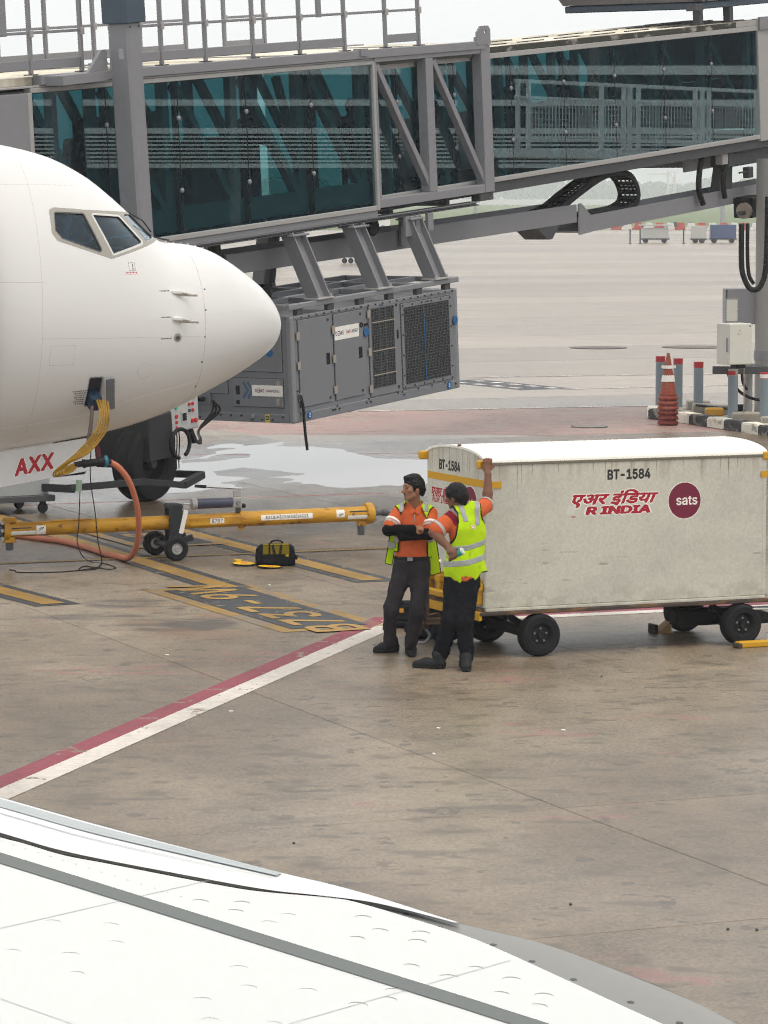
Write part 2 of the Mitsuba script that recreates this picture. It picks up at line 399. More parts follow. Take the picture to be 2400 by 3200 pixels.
# ------------------------------------------------------------------ far field
grass = pbr("grass_far", (0.12, 0.15, 0.085), 0.9, spec=0.1)
whole(thing("grass_field", "green grass beyond the far edge of the apron", "grass", kind="structure"),
      poly_flat(sg.box(-4200, 445, 4200, 5700), -0.004), grass)
fa = pbr("far_wall_white", (0.72, 0.73, 0.72), 0.7)
whole(thing("perimeter_wall", "long pale perimeter wall across the far grass", "wall"), bb(-420, 420, 1790, 1790.6, 0, 2.9, 0.05), fa)
tr_v = []
leaf_far = pbr("far_foliage", (0.05, 0.075, 0.035), 0.95)
for i in range(150):
    x = -760 + 1520 * i / 149 + RNG.normal(0, 4); r = RNG.uniform(8, 14); h = RNG.uniform(18, 30) + 6 * math.sin(i * 0.17)
    s = trimesh.creation.icosphere(2, 1.0); s.vertices *= 1 + 0.35 * (meshkit.fbm(s.vertices * 2.3 + i, 3)[:, None] - 0.5)
    s.vertices = s.vertices * [r, r, h * 0.55] + [x, 3700 + RNG.uniform(-60, 90), h * 0.5]; tr_v.append(s)
whole(thing("distant_trees", "hazy belt of trees along the horizon", "trees", kind="stuff"), cat(tr_v), leaf_far, smooth=True)

red_pl, white_pl = pbr("barrier_red", (0.50, 0.07, 0.06), 0.45), pbr("barrier_white", (0.75, 0.74, 0.72), 0.45)
def barrier_mesh(w=1.55, h=0.92):
    p = sg.Polygon([(-w / 2, 0), (w / 2, 0), (w / 2 - .02, .28), (w / 2 - .28, .42), (w / 2 - .36, h), (-w / 2 + .36, h), (-w / 2 + .28, .42), (-w / 2 + .02, .28)])
    m = extr(p, 0.42); m.vertices = m.vertices[:, [0, 2, 1]] - [0, .21, 0]; m.invert(); return m
bm = barrier_mesh()
bps = {c: ply(bm, c) for c in (red_pl, white_pl)}
ORD = "first second third fourth fifth sixth seventh eighth ninth tenth".split()
for i in range(17):
    x = 28.5 + 1.32 * i; y = 452 - 0.42 * i
    c = red_pl if i % 2 else white_pl
    k = thing("traffic_barrier", ("red" if i % 2 else "white") + " plastic barrier, " + ORD[i // 2] + " of its colour from the left in the far row", "barrier",
              ("red" if i % 2 else "white") + " barriers along the far apron edge")
    scene[k] = {**bps[c], "to_world": T().translate([x, y, 0])}
ylw, drk = pbr("far_yellow", (0.42, 0.33, 0.05), 0.6), pbr("far_dark", (0.07, 0.08, 0.09), 0.6)
tank = pbr("far_tank_blue", (0.10, 0.21, 0.27), 0.5); navy = pbr("far_navy", (0.06, 0.09, 0.19), 0.5); greyw = pbr("far_grey", (0.45, 0.45, 0.44), 0.6)
poleg = pbr("pole_grey", (0.34, 0.35, 0.36), 0.5)
wheelm = pbr("rubber", (0.022, 0.022, 0.024), 0.75)
for i, (x, lab) in enumerate(((37.2, "dark box with yellow side in front of the far barriers, left one"), (39.4, "dark box with yellow side in front of the far barriers, right one"))):
    k = thing("equipment_box", lab, "equipment")
    put("body", bb(x - .62, x + .1, 449.6, 450.4, .12, 1.0), drk, k); put("hood", bb(x + .12, x + .85, 449.6, 450.4, .1, .95), ylw, k)
    put("foot", bb(x - .5, x + .7, 449.8, 450.2, 0, .115), drk, k)

def dolly(x, y, col, label, w=2.3, h=1.15, canopy=False, name="baggage_dolly"):
    k = thing(name, label, "dolly")
    put("body", bb(x - w / 2, x + w / 2, y - .7, y + .7, .42, .42 + h, .03), col, k)
    put("chassis", bb(x - w / 2 - .1, x + w / 2 + .1, y - .6, y + .6, .3, .415), drk, k)
    for sx in (-1, 1):
        for sy in (-1, 1):
            put("wheel", mv(lathe([(.02, -.08), (.18, -.08), (.21, -.05), (.21, .05), (.18, .08), (.02, .08)], 14, 1), x + sx * (w / 2 - .35), y + sy * .62, .215), wheelm, k, smooth=40)
    if canopy:
        put("canopy", bb(x - w / 2 - .25, x + w / 2 + .25, y - .9, y + .9, .62 + h, .72 + h), greyw, k)
        for sx in (-1, 1): put("post", bb(x + sx * (w / 2 - .1) - .04, x + sx * (w / 2 - .1) + .04, y - .04, y + .04, .42 + h, .62 + h), drk, k)
    return k
dolly(24.7, 322, greyw, "pale equipment cart with a flat top far across the apron", 2.4, .95, True)
dolly(28.6, 321, greyw, "small grey tractor like cart beside the navy one far off", 1.3, 1.15)
dolly(30.9, 322, navy, "navy blue equipment cart far across the apron", 2.3, 1.25)
for i, x in enumerate((22.1, 23.0, 26.9)):
    k = thing("safety_post", "thin dark post near the far carts, " + ORD[i] + " from the left", "post", "thin dark posts by the far carts")
    put("shaft", mv(lathe([(.07, 0), (.07, 1.25), (.05, 1.3), (.001, 1.3)], 10), x, 317, 0), drk, k)
    put("foot", mv(lathe([(.16, 0), (.16, .05), (.07, .07)], 10), x, 317, 0), drk, k)
for i, x in enumerate((5.6, 6.3, 7.0, 7.9, 8.7)):
    k = thing("safety_post", "thin grey post far behind the cable tray, " + ORD[i] + " from the left", "post", "thin grey posts far behind the cable tray")
    put("shaft", mv(lathe([(.06, 0), (.06, 1.6), (.04, 1.65), (.001, 1.65)], 10), x, 378, 0), poleg, k)
    put("foot", mv(lathe([(.14, 0), (.14, .05), (.06, .07)], 10), x, 378, 0), poleg, k)
# blue wheeled bin and red signal seen between the bridge legs
k = thing("wheeled_bin", "teal blue wheeled container seen between the bridge legs", "container")
put("tub", bb(-2.75, -1.15, 222.6, 223.8, .38, 1.32, .12), tank, k); put("rim", bb(-2.85, -1.05, 222.5, 223.9, 1.325, 1.40), tank, k)
for dx in (-2.5, -2.1, -1.7, -1.35):
    put("caster", mv(lathe([(.02, -.05), (.15, -.05), (.17, -.03), (.17, .03), (.15, .05), (.02, .05)], 12, 1), dx, 223.1, .175), wheelm, k, smooth=40)
    put("fork", bb(dx - .03, dx + .03, 223.2, 223.3, .2, .378), drk, k)
k = thing("service_truck", "small teal truck far beyond the bridge legs", "truck")
put("box", bb(-4.2, -.9, 408, 410, 1.1, 3.4, .06), pbr("truck_teal", (0.12, 0.33, 0.31), 0.5), k)
put("cab", bb(-.85, .7, 408.1, 409.9, .7, 2.7, .15), fa, k); put("windscreen", bb(-.2, .72, 408.0, 408.05, 1.7, 2.5), drk, k)
put("chassis", bb(-4.2, .6, 408.2, 409.8, .55, .69), drk, k)
for dx in (-3.4, -.1): put("wheel", mv(lathe([(.02, -.15), (.42, -.15), (.46, -.1), (.46, .1), (.42, .15), (.02, .15)], 16, 1), dx, 408.2, .465), wheelm, k, smooth=40)
k = thing("warning_signal", "red and white striped marker on a post left of the bridge legs", "sign")
put("post", mv(lathe([(.06, 0), (.06, 2.0), (.001, 2.0)], 10), -6.22, 209, 0), pbr("post_cream", (.55, .5, .4), .6), k)
put("panel", bb(-6.52, -5.95, 208.88, 208.93, 2.3, 3.1), red_pl, k); put("panel", bb(-6.5, -5.97, 208.88, 208.93, 2.02, 2.28), white_pl, k)
k = thing("safety_post", "slim grey post with a red cap left of the bridge legs", "post")
put("shaft", mv(lathe([(.08, 0), (.08, 1.6), (.001, 1.6)], 10), -6.95, 206, 0), poleg, k); put("cap", mv(lathe([(.085, 1.55), (.085, 1.78), (.001, 1.8)], 10), -6.95, 206, 0), red_pl, k)

# lamp post and lattice mast in the haze
k = thing("lamp_post", "grey apron lamp post with a flat sign panel in the haze", "lamp post")
X, Y = 43.6, 455
put("pole", mv(lathe([(.32, 0), (.30, 3), (.22, 9.2), (.001, 9.2)], 12), X, Y, 0), poleg, k, smooth=40)
put("panel", bb(X - 1.05, X + 1.05, Y - .35, Y - .27, 8.0, 9.0), poleg, k)
for s in (-1, 1):
    f_ = put("lamp_head", bb(X + s * .85 - .38, X + s * .85 + .38, Y - .5, Y - .28, 4.9, 6.5, .08), fa, k)
    put("lamp_face", bb(X + s * .85 - .16, X + s * .85 + .16, Y - .55, Y - .505, 5.9, 6.35), drk, f_)
put("cross_arm", bb(X - 1.0, X + 1.0, Y - .1, Y + .1, 5.6, 5.75), poleg, k)
k = thing("lattice_mast", "pale lattice mast fading in the haze", "mast")
X, Y = 78.0, 960
w = 0.95
for sx in (-1, 1):
    for sy in (-1, 1): put("leg", bb(X + sx * w - .17, X + sx * w + .17, Y + sy * w - .17, Y + sy * w + .17, 0, 11.0), white_pl, k)
for i in range(5):
    z0, z1 = 2.2 * i, 2.2 * i + 2.2
    for sy in (-1, 1):
        put("brace", bar((X - w, Y + sy * w, z0 if i % 2 else z1), (X + w, Y + sy * w, z1 if i % 2 else z0), .2, .2, (0, 1, 0)), white_pl, k)
        put("ring_bar", bar((X - w, Y + sy * w, z1), (X + w, Y + sy * w, z1), .2, .2), white_pl, k)
put("walkway", bar((X - 6.5, Y, 10.4), (X - 1, Y, 10.4), .4, .4), white_pl, k)
k = thing("lamp_post", "thin pale lamp pole far behind the bridge frame", "lamp post")
put("pole", mv(lathe([(.3, 0), (.2, 9), (.001, 9)], 10), 14.5, 560, 0), poleg, k); put("lamp_head", bb(13.9, 15.1, 559.8, 560.2, 9.0, 9.25), poleg, k)

# haze
HAZE = 0.00038
scene["air"] = {"type": "homogeneous", "albedo": rgb((0.905, 0.95, 0.985)), "sigma_t": HAZE, "scale": 1.0}
labels["haze"] = {"label": "thin grey blue haze over the airfield", "category": "haze", "kind": "stuff"}
scene["haze"] = {"type": "cube", "to_world": T().translate([0, 2750, 28]).scale([4400, 3050, 29.5]), "bsdf": {"type": "null"}, "interior": {"type": "ref", "id": "air"}}

# ------------------------------------------------------------------ jet bridge: local x along the tunnel, y into it (away from the stand), z up
steel = pbr("bridge_grey", (0.222, 0.226, 0.245), 0.42)
steel_lt = pbr("bridge_grey_light", (0.35, 0.345, 0.34), 0.42)
steel_dk = pbr("bridge_grey_dark", (0.065, 0.068, 0.075), 0.5)
sleeve_m = pbr("sleeve_blue_grey", (0.055, 0.08, 0.11), 0.45)
guard_m = pbr("guard_black", (0.03, 0.032, 0.036), 0.5, spec=0.25)
truss_m = pbr("truss_grey", (0.26, 0.275, 0.285), 0.5); lin_m = pbr("tunnel_lining", (0.24, 0.26, 0.27), 0.6)
black_m = pbr("black_plastic", (0.014, 0.015, 0.017), 0.5, spec=0.2)
dark_in = pbr("tunnel_carpet", (0.03, 0.035, 0.045), 0.9, spec=0.1)
ceil_m = pbr("tunnel_ceiling", (0.12, 0.13, 0.13), 0.7)
chrome = pbr("bright_steel", (0.62, 0.62, 0.60), 0.28, metal=1.0)
def roof_fn(p, n, uv):
    d = fbm(p.x * 1.1, p.y * 0.9, 2.0, octaves=4)
    return lerp3((0.60, 0.56, 0.47), (0.36, 0.33, 0.26), smoothstep(0.45, 0.75, d)) * (0.9 + 0.2 * noise(p.x * 22, p.y * 22))
roof_m = pbr("roof_cream", proc(roof_fn), 0.7)
def mould_fn(p, n, uv):
    k = smoothstep(0.34, 0.54, fbm(p.x * 3.0, p.y * 3.0, p.z * 5.0, octaves=4) + 0.10)
    return lerp3((0.33, 0.32, 0.29), (0.045, 0.047, 0.04), k)
mould = pbr("mouldy_gutter", proc(mould_fn), 0.85)
scene["glass_teal"] = {"type": "thindielectric", "int_ior": 1.95, "specular_reflectance": rgb((0.72, 0.92, 1.0)), "specular_transmittance": rgb((0.14, 0.36, 0.385))}
scene["glass_clear"] = {"type": "thindielectric", "int_ior": 1.5, "specular_transmittance": rgb((0.85, 0.9, 0.9))}

uh = np.array([.537, .8436, 0]); uh /= np.linalg.norm(uh)
def jframe(slope, pivot=(0, 0), rise=0.0):
    a0, a = math.atan(0.0685), math.atan(slope)
    U0 = np.array([uh[0] * math.cos(a0), uh[1] * math.cos(a0), math.sin(a0)]); V0 = np.array([-uh[0] * math.sin(a0), -uh[1] * math.sin(a0), math.cos(a0)])
    O = np.array([-3.71, 48.87, 0.0]) + U0 * pivot[0] + V0 * pivot[1]
    U = np.array([uh[0] * math.cos(a), uh[1] * math.cos(a), math.sin(a)]); V = np.array([-uh[0] * math.sin(a), -uh[1] * math.sin(a), math.cos(a)])
    Y = np.array([-uh[1], uh[0], 0])
    O = O - U * pivot[0] - V * pivot[1]
    return frame(O, U, Y, V)
JU = jframe(0.0685); JT = jframe(0.0765, (4, 3.5)); JI = jframe(0.0865, (11, 3.7))
def W(J, x, y, z): return (J @ np.array([x, y, z, 1.0]))[:3]

B = thing("jet_bridge", "grey passenger boarding bridge with teal glass sides crossing above the apron", "jet bridge")
def jp(name, mesh, mat, J=JT, parent=None, **k): return put(name, xf(mesh, J), mat, parent or B, **k)
YW = 2.35
# outer tunnel
jp("floor", bb(-4, 10.3, 0.06, YW - .06, 3.50, 3.60), dark_in)
jp("ceiling", bb(-4, 10.3, 0.08, YW - .08, 5.72, 5.76), ceil_m)
rf = jp("roof", bb(-4, 10.42, 0.10, YW - .1, 5.83, 5.945), roof_m)
for x in (1.9, 5.3, 8.7): jp("roof_seam", bb(x - .03, x + .03, .12, YW - .12, 5.945, 5.96), steel_lt, parent=rf)
for s, y in ((1, 0.0), (-1, YW)):
    g = lambda a, b_: (y + s * a, y + s * b_)
    jp("bottom_chord", bb(-1.5, 7.0, *g(-.03, .10), 3.50, 3.575), steel_lt)
    jp("lower_flashing", bb(-1.5, 7.0, *g(.0, .10), 3.40, 3.498), steel)
    jp("top_chord", bb(-1.5, 6.98, *g(-.03, .10), 5.735, 5.80), steel_lt)
    jp("gutter", bb(-1.3 if s > 0 else -4, 10.3, *g(-.07, .09), 5.835, 5.965), steel)
    jp("gutter_lip", bb(-4, 10.4, *g(-.02, .09), 5.803, 5.832), steel_lt)
    xs = [-1.5, 0.17, 1.86, 3.55, 5.25, 6.98]
    for a, b_ in zip(xs[:-1], xs[1:]):
        m = trimesh.Trimesh(np.array([[a + .012, y, 3.577], [b_ - .012, y, 3.577], [b_ - .012, y, 5.733], [a + .012, y, 5.733]]), np.array([[0, 1, 2], [0, 2, 3]]), process=False)
        jp("glass_panel", m, "glass_teal")
    for x in xs[1:-1] + ([6.98] if s > 0 else []):
        jp("mullion", bb(x - .035, x + .035, *g(.02, .10), 3.58, 5.73), steel_dk)
        if s > 0:
            jp("joint_seal", bb(x - .008, x + .008, *g(-.004, .012), 3.58, 5.73), black_m)
            for z in (4.19, 5.21):
                jp("clamp", mv(lathe([(.001, -.03), (.032, -.02), (.037, -.014), (.037, .0), (.001, .0)], 14, 1), x, 0, z), steel, smooth=40)
    # inner truss behind the glass
    for i, (a, b_) in enumerate(zip(xs[:-1], xs[1:])):
        jp("truss_diagonal", bar((a + .12, y + s * .17, 5.68), (b_ - .05, y + s * .17, 3.64), .12, .13, (0, s, 0)), truss_m)
        jp("truss_post", bb(b_ - .22, b_ - .06, *g(.12, .24), 3.6, 5.72), truss_m)
jp("splice_plate", bb(6.94, 7.0, -.045, .05, 3.5, 5.78), steel_lt)
jp("splice_box", bb(6.55, 6.75, -.1, .05, 5.87, 5.99), steel)
# cab end wall at the left
for y in (0.0, YW): jp("cab_wall", bb(-4.2, -1.56, y - .03, y + .05, 3.35, 5.74), steel)
jp("cab_post", bb(-1.585, -1.50, -.045, .10, 3.4, 5.74), steel_lt)
# open end frame, set proud of the inner tunnel
for y in (0.0, YW):
    a, b_ = (y - .04, y + .13) if y == 0 else (y - .13, y + .04)
    fr = jp("end_frame", bb(7.003, 10.18, a, b_, 3.53, 3.665), steel, parent=B)
    jp("frame_top", bb(7.003, 10.18, a, b_, 5.765, 5.90), steel, parent=fr)
    jp("frame_post", bb(8.49, 8.71, a - .002, b_ + .002, 3.668, 5.762), steel, parent=fr)
    jp("end_post", bb(10.185, 10.47, a - .006, b_ + .006, 3.53, 5.90), steel, parent=fr)
    jp("first_post", bb(7.003, 7.085, a + .01, b_, 3.668, 5.762), steel, parent=fr)
    for p_, q_ in (((7.12, 5.72), (8.60, 3.70)), ((8.78, 5.72), (10.22, 3.74))):
        jp("diagonal", bar((p_[0], (a + b_) / 2, p_[1]), (q_[0], (a + b_) / 2, q_[1]), .105, .115, (0, 1, 0)), steel, parent=fr)
jp("end_cross_beam", bb(10.2, 10.46, .14, YW - .14, 5.77, 5.90), steel)
jp("lifting_lug", xf(extr(sg.Polygon([(0, 0), (.42, 0), (.42, .24), (.36, .3), (.12, .3), (0, .2)]).difference(sg.Point(.27, .2).buffer(.035)), .03), frame(np.array([10.02, -.05, 5.905]), np.array([1., 0, 0]), np.array([0., 0, 1]), np.array([0., -1, 0]))), steel)
jp("gutter_end", bb(10.2, 10.46, -.05, .1, 5.905, 6.03), steel)
jp("under_bracket", bb(10.05, 10.46, -.02, .16, 3.40, 3.527), steel_dk)
jp("far_lining", bb(-1.5, 6.95, YW - .13, YW - .11, 3.61, 4.72), lin_m); jp("far_lining", bb(2.3, 4.7, YW - .128, YW - .108, 4.725, 5.2), lin_m); jp("kick_panel", bb(-1.5, 6.95, .11, .13, 3.61, 3.95), lin_m)
# under beams
for y in (0.10, YW - .1):
    jp("under_beam", bb(-3, 10.05, y - .09, y + .09, 3.335, 3.352), steel_dk); jp("under_beam", bb(-3, 10.05, y - .03, y + .03, 3.352, 3.395), steel)
    jp("under_beam", bb(-3, 10.05, y - .10, y + .10, 3.385, 3.399), steel)
for x in np.arange(-2.5, 10.2, 1.7): jp("floor_joist", bb(x - .05, x + .05, .2, YW - .2, 3.38, 3.49), steel_dk)
for x, w in ((7.75, .28), (8.05, .14), (8.42, .16)): jp("hanger_plate", bb(x, x + w, -.02, .04, 3.02 if w > .2 else 3.05, 3.333), steel)
for x in (6.85, 7.3): jp("guide_roller", mv(lathe([(.001, -.08), (.13, -.08), (.15, -.05), (.15, .05), (.13, .08), (.001, .08)], 18, 1), x, .35, 3.22), black_m, smooth=40)
# guard rails on the roof
def rail_run(y, xs_, gap=False):
    r = jp("guard_rail", bar((xs_[0] - .02, y, 6.53), (xs_[-1] + .02, y, 6.53), .035, .04), steel); jp("top_rail", bar((xs_[0] - .02, y, 7.12), (xs_[-1] + .02, y, 7.12), .035, .04), steel, parent=r)
    for i, x in enumerate(xs_):
        jp("post", bb(x - .028, x + .028, y - .028, y + .028, 5.985, 7.15), steel, parent=r)
        jp("foot_plate", bb(x - .075, x + .075, y - .07, y + .07, 5.968, 5.982), steel_dk, parent=r)
        jp("rail_clip", bb(x - .03, x + .03, y - .06, y - .03, 6.47, 6.57), steel_lt, parent=r)
    for a, b_ in zip(xs_[:-1], xs_[1:]): jp("toe_board", bb(a + .03, b_ - .03, y - .012, y + .012, 6.04, 6.17), steel, parent=r)
    return r
rail_run(-.0 + .03, [-2.6, -1.40, -.28]); rail_run(.03, [.42, 1.57, 2.64, 3.84, 5.07, 6.29]); rail_run(.03, [7.45, 8.42]); jp("guard_rail", bar((6.32, .03, 6.53), (7.42, .03, 6.53), .035, .04), steel)
rail_run(2.25, [-2.4, -1.2, -.1, .7, 1.8, 2.95, 4.1, 5.27]); rail_run(2.25, [6.3, 7.4])
for x in (-1.95, .42, 2.2, 5.6): jp("cage_rail", bb(x - .05, x + .05, .0, .05, 6.50, 7.6), steel)
# lift column with its sleeve, cross arm and bogie
JC = JT @ trimesh.transformations.rotation_matrix(-0.022, [0, 1, 0], [0, 0, 5.4])
col = jp("lift_column", bb(-.165, .165, -.70, -.37, .95, 6.62, .03), steel, JC)
jp("sleeve", bb(-.215, .215, -.75, -.32, 6.60, 8.3, .01), sleeve_m, JC, parent=col)
jp("patch_plate", bb(-.172, -.1655, -.62, -.54, 6.12, 6.26, .002), poleg, JC, parent=col)
for x in (-.1, .1): jp("bolt", mv(lathe([(.001, -.012), (.016, -.012), (.016, 0)], 8, 1), x, -.70, 6.55), steel_dk, JC, parent=col)
jp("column_bracket", xf(extr(sg.Polygon([(-.62, 5.98), (-.19, 5.98), (-.19, 6.26), (-.30, 6.26)]), .05), frame(np.array([0, -.30, 0.]), np.array([1., 0, 0]), np.array([0., 0, 1]), np.array([0., -1, 0]))), steel, JC)
jp("bracket_beam", bb(-1.2, -.19, -.36, -.05, 5.84, 5.975), steel, JC)
for z in (5.92, 6.0, 6.08, 6.16): jp("bracket_bolt", mv(lathe([(.001, -.03), (.022, -.03), (.022, .03), (.001, .03)], 8, 0), -.2, -.33, z), steel_lt, JC)
jp("far_column", bb(-.165, .165, YW + .37, YW + .7, .95, 8.2, .03), steel, JC)
jp("column_yoke", bb(-.28, .28, -.72, YW + .7, .60, 1.24, .02), guard_m, JC)
jp("hydraulic_hose", tube(cr([(3.22, .5, 3.38), (3.24, .5, 3.1), (3.30, .5, 2.8), (3.42, .5, 2.5), (3.5, .5, 2.2)], 8), .10, 10), black_m, JC, smooth=True)
jp("far_leg", bb(2.80, 3.02, .42, .62, 1.6, 3.34), steel, JT)

def tyre(w, R, r):
    a = [(r, -w * .36), (r + .03, -w * .47), (R * .86, -w * .5), (R * .955, -w * .44), (R, -w * .33), (R, -w * .2), (R - .012, -w * .19), (R - .012, -w * .15), (R, -w * .14),
         (R, w * .14), (R - .012, w * .15), (R - .012, w * .19), (R, w * .2), (R, w * .33), (R * .955, w * .44), (R * .86, w * .5), (r + .03, w * .47), (r, w * .36)]
    return lathe(a, 40, 1)
tyre_m = pbr("tyre_rubber", (0.018, 0.019, 0.021), 0.75, spec=0.12)
bg = thing("bridge_bogie", "black wheel bogie with big tyres carrying the boarding bridge", "bogie")
def flatyaw(P): return frame(np.array([P[0], P[1], 0.0]), uh, np.array([-uh[1], uh[0], 0]), np.array([0, 0, 1.0]))
FB = flatyaw([-3.71, 48.87]); FBM = FB
def bgp(name, mesh, mat, parent=None, **k): return put(name, xf(mesh, FB), mat, parent or bg, **k)
for y in (-.42, YW + .84):
    w_ = bgp("tyre", mv(tyre(.42, .53, .27), .06, y, .53), tyre_m, smooth=35)
    bgp("rim", mv(lathe([(.001, -.10), (.09, -.11), (.12, -.04), (.22, -.03), (.262, -.15), (.275, -.15), (.275, .15), (.001, .15)], 28, 1), .06, y, .53), black_m, parent=w_, smooth=35)
    bgp("hub", mv(lathe([(.001, -.17), (.07, -.17), (.08, -.10), (.001, -.10)], 16, 1), .06, y, .53), steel_dk, parent=w_, smooth=35)
bgp("axle", bb(-.02, .14, -.15, YW + .6, .44, .62), black_m)
bgp("frame", bb(-.35, .5, .75, YW - .35, .45, .95, .03), black_m)
bgp("motor_box", bb(-1.35, -.3, .3, 1.2, .36, .82, .03), black_m)
bgp("box_handle", tube(cr([(-.75, .28, .82), (-.75, .28, .93), (-.5, .28, .93), (-.5, .28, .82)], 4), .018, 6), black_m)
bgp("guard_bar", cat(bar((-2.3, -.92, .36), (-.62, -.92, .33), .07, .09), bar((-.64, -.92, .33), (.30, -.92, .22), .07, .09), bar((.28, -.92, .22), (.82, -.86, .33), .10, .10)), guard_m)
bgp("guard_bar", cat(bar((.80, -.86, .33), (.95, .1, .30), .07, .10), bar((-2.2, -.92, .34), (-2.2, 1.4, .34), .07, .10)), guard_m)

# inner tunnel
jp("floor", bb(10.0, 22.5, .28, 2.02, 3.66, 3.76), dark_in, JI)
jp("ceiling", bb(10.0, 22.5, .28, 2.02, 5.72, 5.76), ceil_m, JI)
rf2 = jp("roof", bb(10.6, 21.0, .26, 2.06, 5.82, 5.905), roof_m, JI)
for x in np.arange(11.2, 20.6, 1.25):
    for y0 in (.55, 1.35): jp("roof_slot", bb(x + (y0 > 1) * .3, x + .85 + (y0 > 1) * .3, y0, y0 + .05, 5.906, 5.922), steel_dk, JI, parent=rf2)
for s, y in ((1, 0.2), (-1, 2.1)):
    g = lambda a, b_: (y + s * a, y + s * b_)
    jp("bottom_chord", bb(7.1 if s > 0 else 10, 20.6, *g(-.02, .10), 3.705, 3.785), steel_lt, JI)
    jp("lower_flashing", bb(7.1 if s > 0 else 10, 22, *g(.03, .16), 3.53, 3.70), steel_dk, JI)
    jp("top_chord", bb(7.1 if s > 0 else 10, 20.6, *g(-.02, .10), 5.715, 5.80), steel_lt, JI)
    jp("gutter", bb(10.5, 19.75, *g(-.01, .10), 5.803, 5.90), mould if s > 0 else steel_dk, JI)
    jp("gutter", bb(19.753, 21.6, *g(-.01, .10), 5.803, 5.91), steel_lt, JI)
    xs = [7.1, 8.0, 9.72, 11.52, 13.28, 15.07, 16.88, 18.72, 20.58]
    for a, b_ in zip(xs[:-1], xs[1:]):
        m = trimesh.Trimesh(np.array([[a + .01, y, 3.787], [b_ - .01, y, 3.787], [b_ - .01, y, 5.713], [a + .01, y, 5.713]]), np.array([[0, 1, 2], [0, 2, 3]]), process=False)
        jp("glass_panel", m, "glass_teal", JI)
        jp("truss_diagonal", bar((a + .12, y + s * .15, 5.66), (b_ - .05, y + s * .15, 3.82), .10, .12, (0, s, 0)), truss_m, JI)
        jp("truss_post", bb(b_ - .2, b_ - .07, *g(.10, .22), 3.78, 5.71), truss_m, JI)
    for x in xs[1:-1]:
        jp("mullion", bb(x - .03, x + .03, *g(.02, .09), 3.787, 5.713), steel_dk, JI)
        if s > 0:
            jp("joint_seal", bb(x - .009, x + .009, *g(-.004, .012), 3.787, 5.713), black_m, JI)
            for z in (4.35, 5.2): jp("clamp", mv(lathe([(.001, -.028), (.031, -.02), (.036, -.014), (.036, 0), (.001, 0)], 14, 1), x, y, z), steel, JI, smooth=40)
jp("far_lining", bb(10.6, 23, 1.97, 1.99, 3.77, 4.75), lin_m, JI); jp("far_lining", bb(17.3, 23, 1.972, 1.992, 4.755, 5.7), lin_m, JI); jp("rotunda_door", bb(22.6, 22.7, .35, 1.96, 3.77, 5.7), steel_dk, JI)
jp("end_wall", bb(20.6, 23.5, .17, .30, 3.66, 5.93), steel_lt, JI)
jp("end_cap_band", bb(20.6, 23.5, .12, .168, 5.72, 5.96), steel, JI)
# canopy over the rotunda roof
cn = jp("canopy", bb(18.35, 24, .15, 3.0, 6.20, 6.33, .02), sleeve_m, JI)
jp("canopy_roof", xf(extr(sg.Polygon([(17.75, 6.75), (18.3, 6.34), (24, 6.34), (24, 7.2), (17.9, 7.0)]), 2.9), frame(np.array([0, 3.0, 0.]), np.array([1., 0, 0]), np.array([0., 0, 1]), np.array([0., -1, 0]))), steel, JI, parent=cn)
for x in (18.4, 19.6, 22.0, 22.9):
    jp("rib", bb(x - .04, x + .04, .05, .098, 6.35, 7.3), steel_dk, JI, parent=cn); jp("stub", bb(x - .07, x + .07, .2, .34, 5.92, 6.2), steel_dk, JI, parent=cn)
jp("flood_light", bb(18.0, 18.3, .1, .3, 6.18, 6.30), steel_dk, JI, parent=cn)
# rotunda underside, cables, pillar
jp("rotunda_floor", bb(19.6, 24, .35, 3, 3.25, 3.525, .02), steel_dk, JI)
jp("valance_plate", bb(18.55, 19.55, .7, .76, 3.25, 3.525), steel, JI)
jp("junction_box", bb(19.26, 19.48, .3, .45, 3.33, 3.527), steel_lt, JI)
jp("sloping_strut", xf(extr(sg.Polygon([(19.72, 3.45), (20.10, 3.45), (20.02, 2.72), (19.45, 2.72)]), .18), frame(np.array([0, .7, 0.]), np.array([1., 0, 0]), np.array([0., 0, 1]), np.array([0., -1, 0]))), steel_dk, JI)
jp("cable_bundle", tube(cr([(18.62, .4, 3.5), (18.5, .4, 3.2), (18.48, .4, 2.9), (18.62, .4, 2.66)], 8), .055, 8), black_m, JI, smooth=True)
jp("cable_bundle", tube(cr([(19.65, .4, 3.4), (19.48, .4, 3.15), (19.45, .4, 2.9), (19.5, .4, 2.7)], 8), .05, 8), black_m, JI, smooth=True)
jp("cable_bundle", tube(cr([(20.75, .2, 3.3), (20.62, .2, 3.05), (20.7, .2, 2.8)], 8), .055, 8), black_m, JI, smooth=True)
jp("limit_arm", cat(bar((20.0, .35, 3.12), (20.5, .35, 3.12), .03, .03), bb(20.3, 20.5, .3, .42, 3.0, 3.2)), steel_dk, JI)
